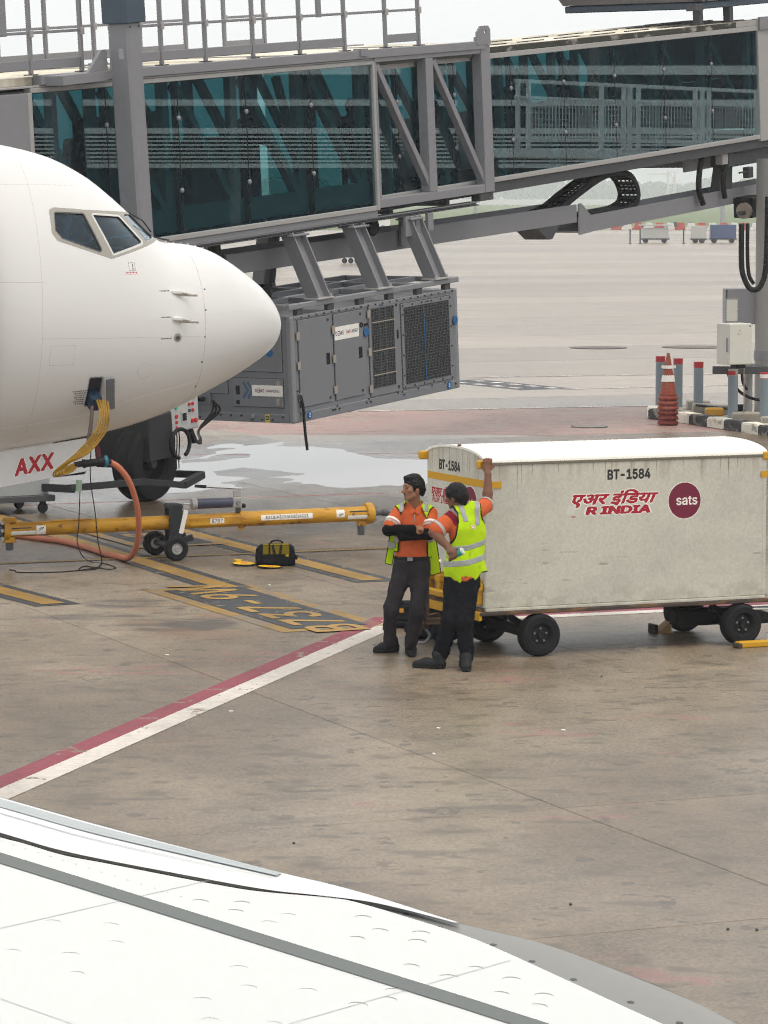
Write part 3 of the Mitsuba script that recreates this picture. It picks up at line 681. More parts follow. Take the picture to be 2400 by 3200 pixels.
# cable tray: two channels stepped past each other, and the drag chain
def channel(x0, x1, z0, z1, y0, y1):
    return cat(bb(x0, x1, y0, y0 + .02, z0, z1), bb(x0, x1, y1 - .02, y1, z0 + .03, z1 + .03), bb(x0, x1, y0 + .02, y1 - .02, z0 + .02, z0 + .05))
TR = jp("cable_tray", channel(3.6, 14.15, 2.80, 3.11, .52, 1.0), steel, JU)
jp("tray_end_cap", bb(3.56, 3.6, .5, 1.02, 2.74, 3.14), steel_dk, JU, parent=TR)
jp("step_plate", xf(extr(sg.Polygon([(13.4, 2.79), (13.95, 2.58), (14.18, 2.58), (14.18, 3.12), (14.28, 3.12), (14.62, 2.88), (14.62, 2.6), (14.18, 2.58)]).buffer(0), .02), frame(np.array([0, .515, 0.]), np.array([1., 0, 0]), np.array([0., 0, 1]), np.array([0., -1, 0]))), steel, JU, parent=TR)
jp("step_plate", xf(extr(sg.Polygon([(12.75, 2.82), (13.15, 2.58), (13.3, 2.58), (13.55, 2.8)]), .46), frame(np.array([0, .99, 0.]), np.array([1., 0, 0]), np.array([0., 0, 1]), np.array([0., -1, 0]))), steel_dk, JU, parent=TR)
TR2 = jp("cable_tray", channel(14.15, 23.0, 2.58, 2.87, .50, .98), steel, JI @ trimesh.transformations.translation_matrix([0, 0, -.04]))
jp("tray_hanger", bb(8.35, 8.55, .45, .5, 2.85, 3.35), steel, JU, parent=TR)
path = cr([(12.9, 2.98), (13.6, 3.06), (14.3, 3.28), (15.1, 3.50), (15.7, 3.56), (16.2, 3.47), (16.46, 3.2), (16.40, 2.99), (16.0, 2.90), (15.4, 2.88), (14.7, 2.86)], 24)
seg = np.r_[0, np.cumsum(np.linalg.norm(np.diff(path, axis=0), axis=1))]
N_ = 46; q = np.stack([np.interp(np.linspace(0, seg[-1], N_ + 1), seg, path[:, k]) for k in (0, 1)], 1)
CH = None
for i in range(N_):
    a, b_ = q[i], q[i + 1]; d = (b_ - a) / np.linalg.norm(b_ - a); up = np.array([-d[1], d[0]])
    L = np.linalg.norm(b_ - a)
    ms = [bar((a[0] - d[0] * .02, y, a[1] - d[1] * .02), (b_[0] + d[0] * .01, y, b_[1] + d[1] * .01), .03, .11, (up[0], 0, up[1])) for y in (.56, .94)]
    c = (a + b_) / 2
    for o in (-.045, .045):
        cc = c + up * o; ms.append(bar((cc[0], .575, cc[1]), (cc[0], .925, cc[1]), .062, .014, (up[0], 0, up[1])))
    for yy in (.66, .74, .83): ms.append(bar((a[0], yy, a[1]), (b_[0], yy, b_[1]), .022, .03, (up[0], 0, up[1])))
    if CH is None: CH = jp("drag_chain", cat(ms), black_m, JU)
    else: jp("link", cat(ms), black_m, JU, parent=CH)

# ------------------------------------------------------------------ pre-conditioned air unit hung below the bridge
PC = thing("air_conditioning_unit", "large grey boxed ground air unit hanging on legs under the boarding bridge", "air conditioning unit")
unit_m = pbr("unit_grey", (0.185, 0.194, 0.214), 0.42)
unit_edge = pbr("unit_edge", (0.225, 0.235, 0.255), 0.4)
seam_m = pbr("seam_dark", (0.03, 0.032, 0.035), 0.7)
hinge_m = pbr("hinge_beige", (0.33, 0.29, 0.25), 0.5)
sign_white = pbr("sign_white", (0.80, 0.79, 0.75), 0.5)
ink_navy = pbr("ink_navy", (0.035, 0.04, 0.11), 0.5); ink_red = pbr("ink_red", (0.55, 0.05, 0.05), 0.5); dot_blue = pbr("dot_blue", (0.02, 0.11, 0.28), 0.45)
chev = pbr("chevron_blue", (0.06, 0.12, 0.20), 0.5)
def pp(name, mesh, mat, parent=None, **k): return put(name, xf(mesh, JU), mat, parent or PC, **k)
X0, X1, Z0, Z1, Y0, Y1 = 4.02, 8.77, .575, 2.165, -.30, 1.85
pp("casing", bb(X0 + .02, X1 - .02, Y0 + .02, Y1 - .02, Z0 + .02, Z1 - .01, .01), unit_m)
for x in (X0, X1 - .10):
    for y in (Y0, Y1 - .1): pp("corner_post", bb(x, x + .10, y, y + .1, Z0, Z1, .02), unit_edge)
for z, h_ in ((Z0, .13), (Z1 - .05, .05)): pp("edge_rail", bb(X0 + .1, X1 - .1, Y0 + .004, Y0 + .05, z, z + h_, .008), unit_m if h_ > .1 else unit_edge); pp("edge_rail", bb(X0 + .004, X0 + .05, Y0 + .1, Y1 - .1, z, z + h_, .008), unit_m)
def panel(name, x0, x1, z0, z1, mat=None, off=.0):
    m = pp(name, bb(x0 + .008, x1 - .008, Y0 - .004 - off, Y0 + .02, z0 + .008, z1 - .008, .004), mat or unit_m)
    pp("gap", bb(x0, x1, Y0 + .012, Y0 + .0195, z0, z1, .001), seam_m, parent=m)
    return m
d1 = panel("door", 4.205, 5.08, .785, 2.10); d2 = panel("door", 5.165, 5.98, .785, 2.10); d3 = panel("mesh_door", 6.145, 6.98, .72, 2.13); d4 = panel("mesh_frame", 7.075, 8.57, .74, 2.075)
def bolt(x, z, par, r=.014): return pp("bolt", mv(lathe([(.001, -.012), (r, -.012), (r * 1.1, 0)], 8, 1), x, Y0 - .004, z), seam_m, par)
for d, x in ((d1, 4.98), (d2, 5.88)):
    pp("handle", bb(x - .045, x + .045, Y0 - .012, Y0 - .004, 1.36, 1.53, .003), black_m, d)
    for z in (.86, 2.03): bolt(x + .02, z, d, .02)
    for z in (.95, 1.42, 1.86): pp("hinge", bb(x - .83 + (d == d2) * .06, x - .75 + (d == d2) * .06, Y0 - .016, Y0 - .0042, z - .06, z + .06, .004), hinge_m, d)
for z in (.85, 1.42, 2.0): pp("hinge", bb(6.10, 6.18, Y0 - .016, Y0 - .0042, z - .06, z + .06, .004), hinge_m, d3)
for z in (.80, 2.07): bolt(6.93, z, d3, .022)
pp("handle", bb(6.925, 6.96, Y0 - .02, Y0 - .0042, 1.55, 1.68, .004), black_m, d3)
def mesh_grille(par, x0, x1, z0, z1, p=.045):
    pp("dark_core", bb(x0, x1, Y0 - .0045, Y0 + .02, z0, z1, .001), seam_m, par)
    v = [bb(x - .002, x + .002, Y0 - .014, Y0 - .009, z0, z1, .001) for x in np.arange(x0, x1 + .001, p)]
    h_ = [bb(x0, x1, Y0 - .0195, Y0 - .0145, z - .002, z + .002, .001) for z in np.arange(z0, z1 + .001, p)]
    pp("wire_mesh", cat(v + h_), pbr("mesh_wire", (.10, .11, .115), .4, metal=.0), par, kind="stuff")
mesh_grille(d3, 6.215, 6.86, .85, 2.075); mesh_grille(d4, 7.15, 8.49, .81, 2.005)
for z in (1.05, 1.42, 1.86): pp("cross_wire", bb(6.215, 6.86, Y0 - .024, Y0 - .02, z - .008, z + .008), hinge_m, d3)
for x in (6.45, 6.62): pp("fin_post", bb(x - .02, x + .02, Y0 - .0088, Y0 - .0048, .86, 2.07), steel_dk, d3)
pp("blue_cord", rod((7.72, Y0 - .022, .82), (7.70, Y0 - .022, 2.0), .009), dot_blue, d4)
for x in np.linspace(7.12, 8.52, 6):
    for z in (.772, 2.04): bolt(x, z, d4)
for z in np.linspace(.95, 1.9, 4):
    for x in (7.105, 8.535): bolt(x, z, d4)
for x in np.linspace(4.3, 8.6, 22): bolt(x, 2.135, PC, .012); 
for x in (4.18, 4.3, 5.06, 5.12, 5.18, 5.24, 6.0, 6.06, 6.12, 6.9, 7.02, 7.08, 7.5, 7.9, 8.3, 8.62): bolt(x, .66 + .05 * (int(x * 50) % 2), PC, .014)
def disc(x, z, r, mat, par, o=.006): return pp("round_label", mv(lathe([(.001, -o), (r, -o), (r, 0), (.001, 0)], 20, 1), x, Y0 - .0042, z), mat, par)
def on_front(m, x, z, o): return xf(m, frame(np.array([x, Y0 - o, z]), np.array([1., 0, 0]), np.array([0., 0, 1]), np.array([0., -1, 0])))
for x, z in ((6.06, 1.74), (8.67, 1.66)): disc(x, z, .072, dot_blue, PC)
for x, z in ((4.42, .665), (8.42, .655)):
    k = disc(x, z, .062, dot_blue, PC); pp("mark", on_front(text("2", .06), x, z, .0115), sign_white, k)
pp("lamp_ring", mv(lathe([(.02, -.012), (.04, -.012), (.04, 0)], 16, 1), 5.92, Y0 - .004, 1.86), black_m); pp("name_plate", bb(6.01, 6.10, Y0 - .008, Y0 - .0042, 1.83, 1.87), black_m)
for x, z in ((6.5, 2.105), (7.83, 2.04)): pp("name_plate", bb(x - .06, x + .06, Y0 - .009, Y0 - .0042, z - .015, z + .015), sleeve_m)
def gsign(par, place, s=1.0):
    """White two-name plate; place(mesh, u, w, o): u, w on the plate, o proud of it."""
    pl = pp("company_sign", place(bb(-.335 * s, .335 * s, -.10 * s, .10 * s, 0, .004, .001), 0, 0, .0045), sign_white, par, label="white plate with navy and red lettering")
    pp("lettering", place(text("G", .056 * s), -.295 * s, 0, .010), ink_navy, pl); pp("lettering", place(text("MS", .056 * s), -.145 * s, 0, .010), ink_navy, pl)
    pp("lettering", place(cat([bb(-.03 * s, .03 * s, z - .007 * s, z + .007 * s, 0, .001) for z in (-.03 * s, .03 * s)]), -.225 * s, 0, .010), ink_navy, pl)
    pp("lettering", place(bb(-.03 * s, .03 * s, -.006 * s, .006 * s, 0, .001), -.225 * s, 0, .0105), ink_red, pl)
    pp("divider", place(bb(-.001, .001, -.05 * s, .05 * s, 0, .001), -.052 * s, 0, .010), ink_navy, pl)
    pp("lettering", place(text("G", .05 * s), -.005 * s, 0, .010), ink_navy, pl); pp("lettering", place(text("R", .05 * s), .085 * s, 0, .010), ink_navy, pl)
    pp("lettering", place(lathe([(.001, 0), (.018 * s, 0), (.018 * s, .001), (.001, .001)], 12), .042 * s, -.005 * s, .010), ink_red, pl)
    pp("lettering", place(text("AERO", .05 * s), .215 * s, 0, .010), ink_navy, pl)
gsign(d2, lambda m, u, w, o: on_front(m, 5.515 + u, 1.795 + w, o))
# end face
def on_end(m, y, z, o): return xf(m, frame(np.array([X0 + .02 - o, y, z]), np.array([0., -1, 0]), np.array([0., 0, 1]), np.array([-1., 0, 0])))
def epanel(y0, y1, z0, z1):
    m = pp("door", bb(X0 - .004, X0 + .03, y0 + .008, y1 - .008, z0 + .008, z1 - .008, .004), unit_m); pp("gap", bb(X0 + .012, X0 + .0195, y0, y1, z0, z1, .001), seam_m, parent=m); return m
e1 = epanel(-.12, .80, .80, 1.24); e2 = epanel(-.12, .80, 1.33, 1.98); e3 = epanel(.88, 1.7, .98, 1.24); e4 = epanel(.88, 1.7, 1.33, 1.98)
gsign(e1, lambda m, u, w, o: on_end(m, .16 - u * .82, 1.055 + w * .82, o + .024), .82)
pp("handle", bb(X0 - .011, X0 - .0042, .66, .73, .99, 1.12), black_m, e1)
for y in (-.02, .7):
    pp("hinge" if y < 0 else "bolt", bb(X0 - .012, X0 - .0042, y - .03, y + .03, .84, .90 + (y < 0) * .05), hinge_m if y < 0 else black_m, e1)
pp("hinge", bb(X0 - .012, X0 - .0042, -.06, -.01, 1.08, 1.2), hinge_m, e1)
for i in range(2):
    c = sg.LineString([(0, .12), (.085, 0), (0, -.12)]).buffer(.022, cap_style=2, join_style=2)
    pp("chevron", on_end(extr(c, .001), .60 - .085 * i, 1.055, .0255), chev, e1)
pp("round_label", on_end(lathe([(.001, 0), (.066, 0), (.066, .002), (.001, .002)], 20), .10, 1.62, .0255), dot_blue, e2)
pp("yellow_label", on_end(bb(-.045, .045, -.06, .06, 0, .002), .18, .64, .0235), pbr("label_yellow", (.55, .47, .06), .5), PC)
pp("mark", on_end(lathe([(.018, 0), (.034, 0), (.034, .001), (.018, .001)], 14), .18, .65, .0262), black_m, PC)
pp("knob", on_end(lathe([(.001, .03), (.03, .03), (.035, 0)], 12), .45, .66, .02), unit_edge, PC); pp("knob", on_end(lathe([(.001, .03), (.03, .03), (.035, 0)], 12), 1.45, .72, .02), unit_edge, PC)
pp("socket_plate", bb(X0 - .02, X0 - .0042, 1.2, 1.7, .82, 1.0), unit_m, PC)
for i, y in enumerate((1.62, 1.52, 1.42, 1.32)): pp("socket", on_end(lathe([(.001, .07), (.03, .07), (.035, 0)], 10), y, .90, .045), black_m if i else pbr("lamp_green", (.02, .35, .22), .4), PC)
pp("red_plate", bb(X0 - .01, X0 - .0042, 1.2, 1.42, 1.14, 1.20), ink_red, PC)
for y in np.linspace(-.1, 1.6, 10): pp("bolt", on_end(lathe([(.001, .012), (.014, .012), (.015, 0)], 8), y, .62 + .05 * (int(y * 30) % 2), .02), seam_m, PC)
# lifting frame above, legs up to the bridge
for y in (Y0 - .02, .45, 1.12, Y1 - .06): pp("frame_rail", bb(3.98, 8.80, y, y + .08, 2.262, 2.345, .01), unit_edge)
for x in (3.98, 5.1, 6.5, 7.6, 8.72):
    for y0, y1 in ((Y0 + .062, .448), (.532, 1.118), (1.202, Y1 - .062)): pp("frame_cross", bb(x, x + .08, y0, y1, 2.262, 2.343, .01), steel)
for x in np.linspace(4.3, 8.5, 6):
    for y in (Y0 + .05, Y1 - .06): pp("spacer", bb(x - .08, x + .08, y - .04, y + .04, 2.166, 2.261), steel_dk)
def leg(x0, x1, y0, y1):
    def at_(u, zt): return (x0 + (x1 - x0) * zt, y0 + (y1 - y0) * zt, 3.335 + (2.35 - 3.335) * zt)
    a, b_ = np.array(at_(0, 0)), np.array(at_(0, 1)); fl = []
    for o in (-.15, .15): fl.append(bar(a + [o, 0, 0], b_ + [o, 0, 0], .22, .028, (1, 0, 0)))
    fl.append(bar(a, b_, .03, .272, (1, 0, 0)))
    L = pp("leg", cat(fl), steel)
    pp("head_plate", bb(x0 - .22, x0 + .22, y0 - .16, y0 + .14, 3.305, 3.333), steel, L); pp("foot_plate", bb(x1 - .22, x1 + .22, y1 - .14, y1 + .14, 2.347, 2.372), steel_lt, L)
    for o in (-.17, .17): pp("bolt", mv(lathe([(.022, 0), (.022, .04), (.001, .04)], 8), x1 + o, y1 - .1, 2.372), steel_lt, L)
for x0, x1 in ((4.72, 4.93), (6.38, 6.60), (8.03, 8.27)): leg(x0, x1, .07, -.22)
for x0, x1 in ((4.3, 4.3), (6.38, 6.38)): leg(x0, x1, 1.62, 1.79)
pp("coiled_hose", cat([tube(np.array([(4.55 + (.42 + .02 * k) * math.cos(t), .8 + .26 * math.sin(t), 2.40 + .035 * k + .02 * math.sin(3 * t + k)) for t in np.linspace(0, 2 * np.pi, 30)]), .028, 6) for k in range(5)]), black_m, smooth=True)
pp("drain_hose", tube(cr([(4.17, Y0 - .03, .98), (4.19, Y0 - .05, .8), (4.20, Y0 - .06, .45), (4.24, Y0 - .06, .16)], 6), .022, 8), black_m, smooth=True)
pp("hose_socket", bb(4.15, 4.19, Y0 - .045, Y0 - .002, .92, 1.0), steel_dk)
pp("slot", bb(4.10, 4.18, Y0 - .006, Y0 + .001, 1.04, 1.06), seam_m)

# control panel by the bogie
CP = thing("control_panel", "light grey switch cabinet with red buttons and a screen beside the air unit", "control panel")
def cp(name, mesh, mat, parent=None, **k): return put(name, xf(mesh, JU), mat, parent or CP, **k)
cab_m = pbr("cabinet_grey", (0.42, 0.43, 0.43), 0.45)
cp("cabinet", bb(.66, 1.36, -.47, -.20, .86, 1.50, .012), cab_m)
cp("door_plate", bb(.68, 1.34, -.482, -.4705, .88, 1.48, .004), cab_m)
redb = pbr("button_red", (.5, .03, .04), .35); grn = pbr("button_green", (.05, .4, .22), .35)
for x, z, m, r in ((1.16, 1.42, redb, .035), (1.24, 1.31, redb, .02), (1.12, 1.22, redb, .022), (1.2, 1.22, redb, .022), (1.12, 1.13, steel_dk, .022), (1.2, 1.13, redb, .022), (1.26, .98, redb, .032), (1.18, .98, redb, .028),
                   (.80, 1.2, grn, .022), (.80, 1.32, steel_dk, .026), (.80, 1.08, redb, .026), (.80, 1.0, redb, .02), (.80, .92, redb, .022)):
    cp("button", mv(lathe([(.001, -.022), (r, -.022), (r * 1.1, -.004), (r * 1.1, 0)], 12, 1), x, -.4825, z), m)
sc_ = cp("screen", bb(.92, 1.06, -.493, -.483, .98, 1.13), cab_m); cp("glass", bb(.94, 1.04, -.496, -.4935, 1.0, 1.11, .001), black_m, sc_)
cp("display", bb(.86, 1.08, -.492, -.483, 1.29, 1.36), sleeve_m)
for z in (1.0, 1.32): cp("hinge", bb(.648, .662, -.40, -.36, z - .04, z + .04), steel_dk)
for i, x in enumerate((.74, .82, .92, 1.0, 1.06)):
    cp("cable", tube(cr([(x, -.33, .86), (x + .01, -.33, .7), (x + .05 - .12 * (i > 1), -.36, .45), (x - .1, -.38, .32)], 6), .022 if i < 3 else .009, 7), black_m, smooth=True)
for i in range(3):
    cp("cable", tube(cr([(1.28, -.30, .84), (1.42, -.28, .70 - .03 * i), (1.9, -.1, .55 + .03 * i), (2.7, .5, .62), (3.6 + .1 * i, .9, .75), (3.95, 1.1, .88)], 8), .018, 8), black_m, smooth=True)
cp("hanging_connector", bar((1.24, -.40, .85), (1.34, -.40, .66), .05, .07), black_m)
cp("cable_loop", tube(np.array([W(np.eye(4), .36 + .20 * math.sin(t) * 1.1 + .08, -.80, .86 - .20 * math.cos(t) - .1) for t in np.linspace(.5, 6.1, 28)]), .028, 8), black_m, smooth=True)
cp("stand_post", bb(.9, 1.05, -.195, -.05, .50, 3.33), steel_dk)

# grey service cart under the nose
GC = thing("service_cart", "small grey ground service cart on castors half hidden under the white nose gear door", "service cart")
def gp(name, mesh, mat, parent=None, **k): return put(name, xf(mesh, yawf(-5.05, 46.9, 0, 32)), mat, parent or GC, **k)
gp("body", xf(extr(sg.Polygon([(-.95, .245), (.44, .245), (.52, 1.0), (-.95, 1.0)]), .75), frame(np.array([0, .38, 0.]), np.array([1., 0, 0]), np.array([0., 0, 1]), np.array([0., -1, 0]))), pbr("cart_grey", (.34, .36, .37), .5))
gp("tray", bb(-1.1, .5, -.46, .46, .16, .24), steel_dk)
for x in (-.50, .36):
    for y in (-.36, .36):
        c_ = gp("castor", mv(lathe([(.001, -.025), (.060, -.025), (.072, -.012), (.072, .012), (.060, .025), (.001, .025)], 16, 1), x, y, .073), wheelm, smooth=40)
        gp("fork", bb(x - .03, x + .03, y - .04, y + .04, .11, .159), black_m, c_)
gp("tow_handle", tube([(-1.1, 0, .20), (-1.8, 0, .25), (-2.3, 0, .25)], .03, 8), black_m)

# pillar side: rotunda pillar, island kerb, bollards, cabinet, cone, hoses
PL = thing("rotunda_pillar", "round grey steel pillar at the right edge carrying the bridge rotunda", "pillar")
pill = pbr("pillar_grey", (0.29, 0.285, 0.275), 0.5)
px_, py_ = 7.22, 65.3
put("shaft", mv(lathe([(.34, .15), (.34, 4.9)], 40), px_, py_), pill, PL, smooth=True)
put("base_pipe", mv(lathe([(.37, .15), (.37, .21), (.345, .22), (.345, .25)], 30), px_, py_), steel_dk, PL)
put("collar", mv(lathe([(.341, 1.18), (.36, 1.18), (.36, 1.36), (.341, 1.36)], 30), px_, py_), steel, PL)
put("arm", bb(6.0, 7.0, 64.15, 64.3, .98, 1.12), steel_dk, PL)
put("arm", bb(6.75, 6.9, 64.3, 65.1, .98, 1.12), steel_dk, PL)
put("drain_pipe", mv(lathe([(.075, .2), (.075, 1.1), (.10, 1.1), (.10, 1.14), (.075, 1.15), (.001, 1.18)], 16), 6.72, 64.85), pill, PL, smooth=30)
def island_fn(p, n, uv):
    return mi.Color3f(0.30, 0.275, 0.235) * (0.65 + 0.7 * fbm(p.x * 2.5, p.y * 2.5, p.z * 2.5, octaves=4))
isl_m = pbr("kerb_concrete", proc(island_fn), 0.9)
def worn(col):
    def f(p, n, uv):
        w = fbm(p.x * 7, p.y * 7, p.z * 9, octaves=4)
        return mix(mi.Color3f(*col), mi.Color3f(0.27, 0.24, 0.20), smoothstep(0.5, 0.68, w) * 0.8)
    return f
kerb_w = pbr("kerb_white", proc(worn((0.66, 0.63, 0.54))), 0.85); kerb_b = pbr("kerb_black", proc(worn((0.045, 0.047, 0.052))), 0.85)
kl = [(5.08, 67.9), (5.03, 66.95), (5.40, 66.0), (5.66, 65.25), (5.92, 64.45), (6.16, 63.7), (6.40, 62.95), (6.62, 62.2), (6.86, 61.4), (7.2, 60.6)]
IS = thing("kerb_island", "raised concrete island with a black and white painted kerb round the pillar", "kerb", kind="structure")
isl = sg.Polygon(kl + [(10, 60), (10, 69), (6, 69.5)]).buffer(-.26)
put("island_top", mv(extr(isl, .12), 0, 0, 0.0), isl_m, IS)
for i, (a, b_) in enumerate(zip(kl[:-1], kl[1:])):
    a, b_ = np.array(a), np.array(b_); d = (b_ - a) / np.linalg.norm(b_ - a); n_ = np.array([-d[1], d[0]])
    q4 = [a + d * .006, b_ - d * .006, b_ - d * .006 + n_ * .3, a + d * .006 + n_ * .3]
    m = m3.Manifold.hull_points(np.array([[*(p_ * 1.0), z] for p_ in q4 for z in (0.0, .15)] + [[*((p_ + (sum(q4) / 4 - p_) * .12)), .185] for p_ in q4]))
    mm = m.to_mesh(); put("kerb_stone", trimesh.Trimesh(mm.vert_properties[:, :3], mm.tri_verts, process=False), kerb_w if i % 2 == 0 else kerb_b, IS)
for x, y, s in ((5.95, 67.6, .34), (6.22, 66.2, .4), (6.5, 63.9, .42), (6.9, 62.6, .4), (5.95, 66.6, .3)):
    put("footing", mv(bx(s * 1.3, s * 1.2, .18, b=.02), x + .1, y + .1, .2), isl_m, IS)
boll = pbr("bollard_grey", (0.20, 0.245, 0.275), 0.5); bred = pbr("bollard_red", (0.42, 0.03, 0.035), 0.5)
for i, (x, y, lab, cap) in enumerate(((5.45, 69.4, "grey bollard with red top half hidden behind the traffic cones", bred), (5.72, 68.45, "grey bollard with red top just right of the traffic cones", bred),
                                 (5.99, 67.0, "grey bollard with red top, second clear one right of the cones", bred), (6.36, 64.1, "grey bollard under the cabinet with its red top worn off", hinge_m),
                                 (6.82, 62.95, "grey bollard with chipped red and white top at the right edge", bred))):
    k = thing("bollard", lab, "bollard", "bollards round the pillar island")
    h_ = .90 + .17
    put("post", mv(lathe([(.092, .1), (.092, h_ - .10), (.0, h_ - .10)], 24), x, y, 0), boll, k, smooth=35)
    put("cap", mv(lathe([(.0935, h_ - .11), (.0935, h_), (.001, h_)], 24), x, y, 0), cap, k, smooth=35)
    if i >= 3: put("worn_patch", mv(lathe([(.0945, h_ - .10), (.0945, h_ - .03)], 24), x, y, 0).slice_plane([x, y, 0], [-.9, -.4, 0]), bred if i == 3 else sign_white, k)
CB = thing("electrical_cabinet", "cream electrical cabinet on an arm beside the pillar", "cabinet")
cabw = pbr("cabinet_cream", (0.60, 0.60, 0.54), 0.42)
CM = yawf(6.40, 63.35, 0, 28)
def cb(name, mesh, mat, parent=None, **k): return put(name, xf(mesh, CM), mat, parent or CB, **k)
cb("body", bb(-.235, .25, -.0, .40, 1.19, 1.93, .012), cabw); dr_ = cb("door", bb(-.23, .245, -.025, -.003, 1.2, 1.92, .006), cabw)
cb("handle", bb(-.285, -.262, -.02, .02, 1.42, 1.68, .006), steel, dr_)
cb("lock", bb(.19, .215, -.03, -.0255, 1.87, 1.895), black_m, dr_)
tri = sg.Polygon([(-.05, -.045), (.05, -.045), (0, .05)]); tri = tri.difference(tri.buffer(-.008))
cb("warning_triangle", xf(extr(tri, .001), frame(np.array([-.02, -.0255, 1.78]), np.array([1., 0, 0]), np.array([0., 0, 1]), np.array([0., -1, 0]))), hinge_m, dr_)
cb("side_panel", bb(.262, .268, .04, .38, 1.25, 1.92, .003), cabw); cb("gland", bb(.0, .2, .1, .3, 1.12, 1.189), black_m)
cb("conduit", rod((.235, .2, 1.19), (.235, .2, .2), .009), hinge_m)
C2 = thing("electrical_cabinet", "grey box with a white label fixed higher on the pillar behind the cream cabinet", "cabinet")
put("body", bb(6.33, 6.95, 65.3, 65.9, 1.85, 2.50, .012), steel, C2); put("label_plate", bb(6.345, 6.55, 65.28, 65.298, 1.9, 2.3), cabw, C2)
put("plate_frame", bb(6.345, 6.57, 65.285, 65.2985, 2.3, 2.32), steel_lt, C2); put("rail", bb(6.33, 6.36, 65.29, 65.2985, 2.33, 2.49), steel_dk, C2)
HG = thing("cable_reel_box", "dark box with hanging black cable loops under the bridge tray by the pillar", "cable box")
put("box", xf(bb(20.02, 20.62, .1, .5, 2.28, 2.66, .02), JI), black_m, HG); put("disc", xf(mv(lathe([(.001, -.04), (.15, -.04), (.15, .04), (.001, .04)], 20, 0), 19.98, .25, 2.42), JI), hinge_m, HG)
put("pin", xf(bb(19.78, 19.96, .2, .3, 2.35, 2.42), JI), steel_dk, HG)
def hl(p, name, r=.05): put(name, tube(cr(p, 10), r, 8), black_m, HG, smooth=True)
y_ = 63.9
hl([(6.47, y_, 3.72), (6.47, y_, 3.2), (6.49, y_, 2.85), (6.60, y_, 2.58), (6.72, y_, 2.52), (6.84, y_, 2.62), (6.92, y_, 3.0), (6.94, y_, 4.2)], "cable_loop", .05)
hl([(6.60, y_ + .2, 3.72), (6.60, y_ + .2, 3.2), (6.63, y_ + .2, 2.8), (6.72, y_ + .2, 2.62)], "cable_loop", .035)
hl([(6.3, 64.6, 1.02), (6.38, 64.6, .82), (6.55, 64.5, .62), (6.75, 64.4, .52), (7.0, 64.3, .48)], "cable_loop", .028)
hl([(6.58, 64.7, 1.0), (6.6, 64.7, .8), (6.68, 64.7, .66)], "cable_loop", .025)
VV = thing("pipe_fittings", "dark pipe valves on the island behind the bollards", "pipes")
for x, h_ in ((6.5, .32), (6.58, .38), (6.64, .3)): put("valve", mv(lathe([(.05, .1), (.05, h_ - .06), (.075, h_ - .05), (.075, h_), (.001, h_)], 12), x, 64.9), black_m, VV)
put("pipe", rod((5.9, 66.4, .28), (6.7, 65.0, .26), .025), black_m, VV)
YB = thing("wheel_chock", "yellow block lying behind the bollards on the island", "chock")
whole(YB, mv(bx(.34, .2, .16, b=.03), 6.17, 65.6, .2), pbr("chock_yellow", (.5, .27, .03), .6))

# stack of traffic cones
CN = thing("traffic_cone_stack", "stack of faded orange traffic cones with white bands at the kerb corner", "traffic cones")
def cone_fn(p, n, uv):
    w = fbm(p.x * 9, p.y * 9, p.z * 6, octaves=4)
    return lerp3((0.29, 0.058, 0.034), (0.27, 0.095, 0.06), smoothstep(0.35, 0.7, w)) * (0.8 + 0.4 * noise(p.x * 40, p.y * 40, p.z * 40))
cone_m = pbr("cone_orange", proc(cone_fn), 0.6)
cone_d = pbr("cone_base_red", (0.17, 0.028, 0.02), 0.6)
cx, cy = 5.25, 65.0
def ngon(r0, r1, z0, z1, n=8):
    a = (np.arange(n) + .5) * 2 * np.pi / n
    pts = np.vstack([np.stack([r * np.cos(a), r * np.sin(a), np.full(n, z)], 1) for r, z in ((r0, z0), (r1, z1))])
    mm = m3.Manifold.hull_points(pts).to_mesh(); return trimesh.Trimesh(mm.vert_properties[:, :3], mm.tri_verts, process=False)
for i in range(6):
    z = .005 + .093 * i
    put("cone_base", rot(mv(cat(ngon(.19, .207, z, z + .025), ngon(.207, .195, z + .026, z + .062)), cx + .006 * math.sin(i * 3), cy, 0), [0, 0, 1], 3 * math.sin(i * 5), (cx, cy, 0)), cone_m if i > 2 else cone_d, CN)
    put("cone_skirt", mv(ngon(.17, .165, z + .0625, z + .092), cx, cy, 0), cone_d, CN)
z0 = .565
put("cone_body", mv(lathe([(.155, z0), (.135, .66), (.055, 1.18), (.03, 1.29), (.028, 1.325), (.001, 1.33)], 24), cx, cy), cone_m, CN, smooth=35)
put("white_band", mv(lathe([(.1285, .80), (.1095, .92)], 24), cx, cy), sign_white, CN, smooth=True)
put("white_band", mv(lathe([(.098, 1.04), (.088, 1.10)], 9), cx - .01, cy), sign_white, CN)
for i, (a, r) in enumerate(((.4, .118), (2.6, .12))): put("torn_flap", mv(bx(.06, .01, .05), cx + r * math.cos(a) * 1.0, cy - .06, 1.075), sign_white, CN)

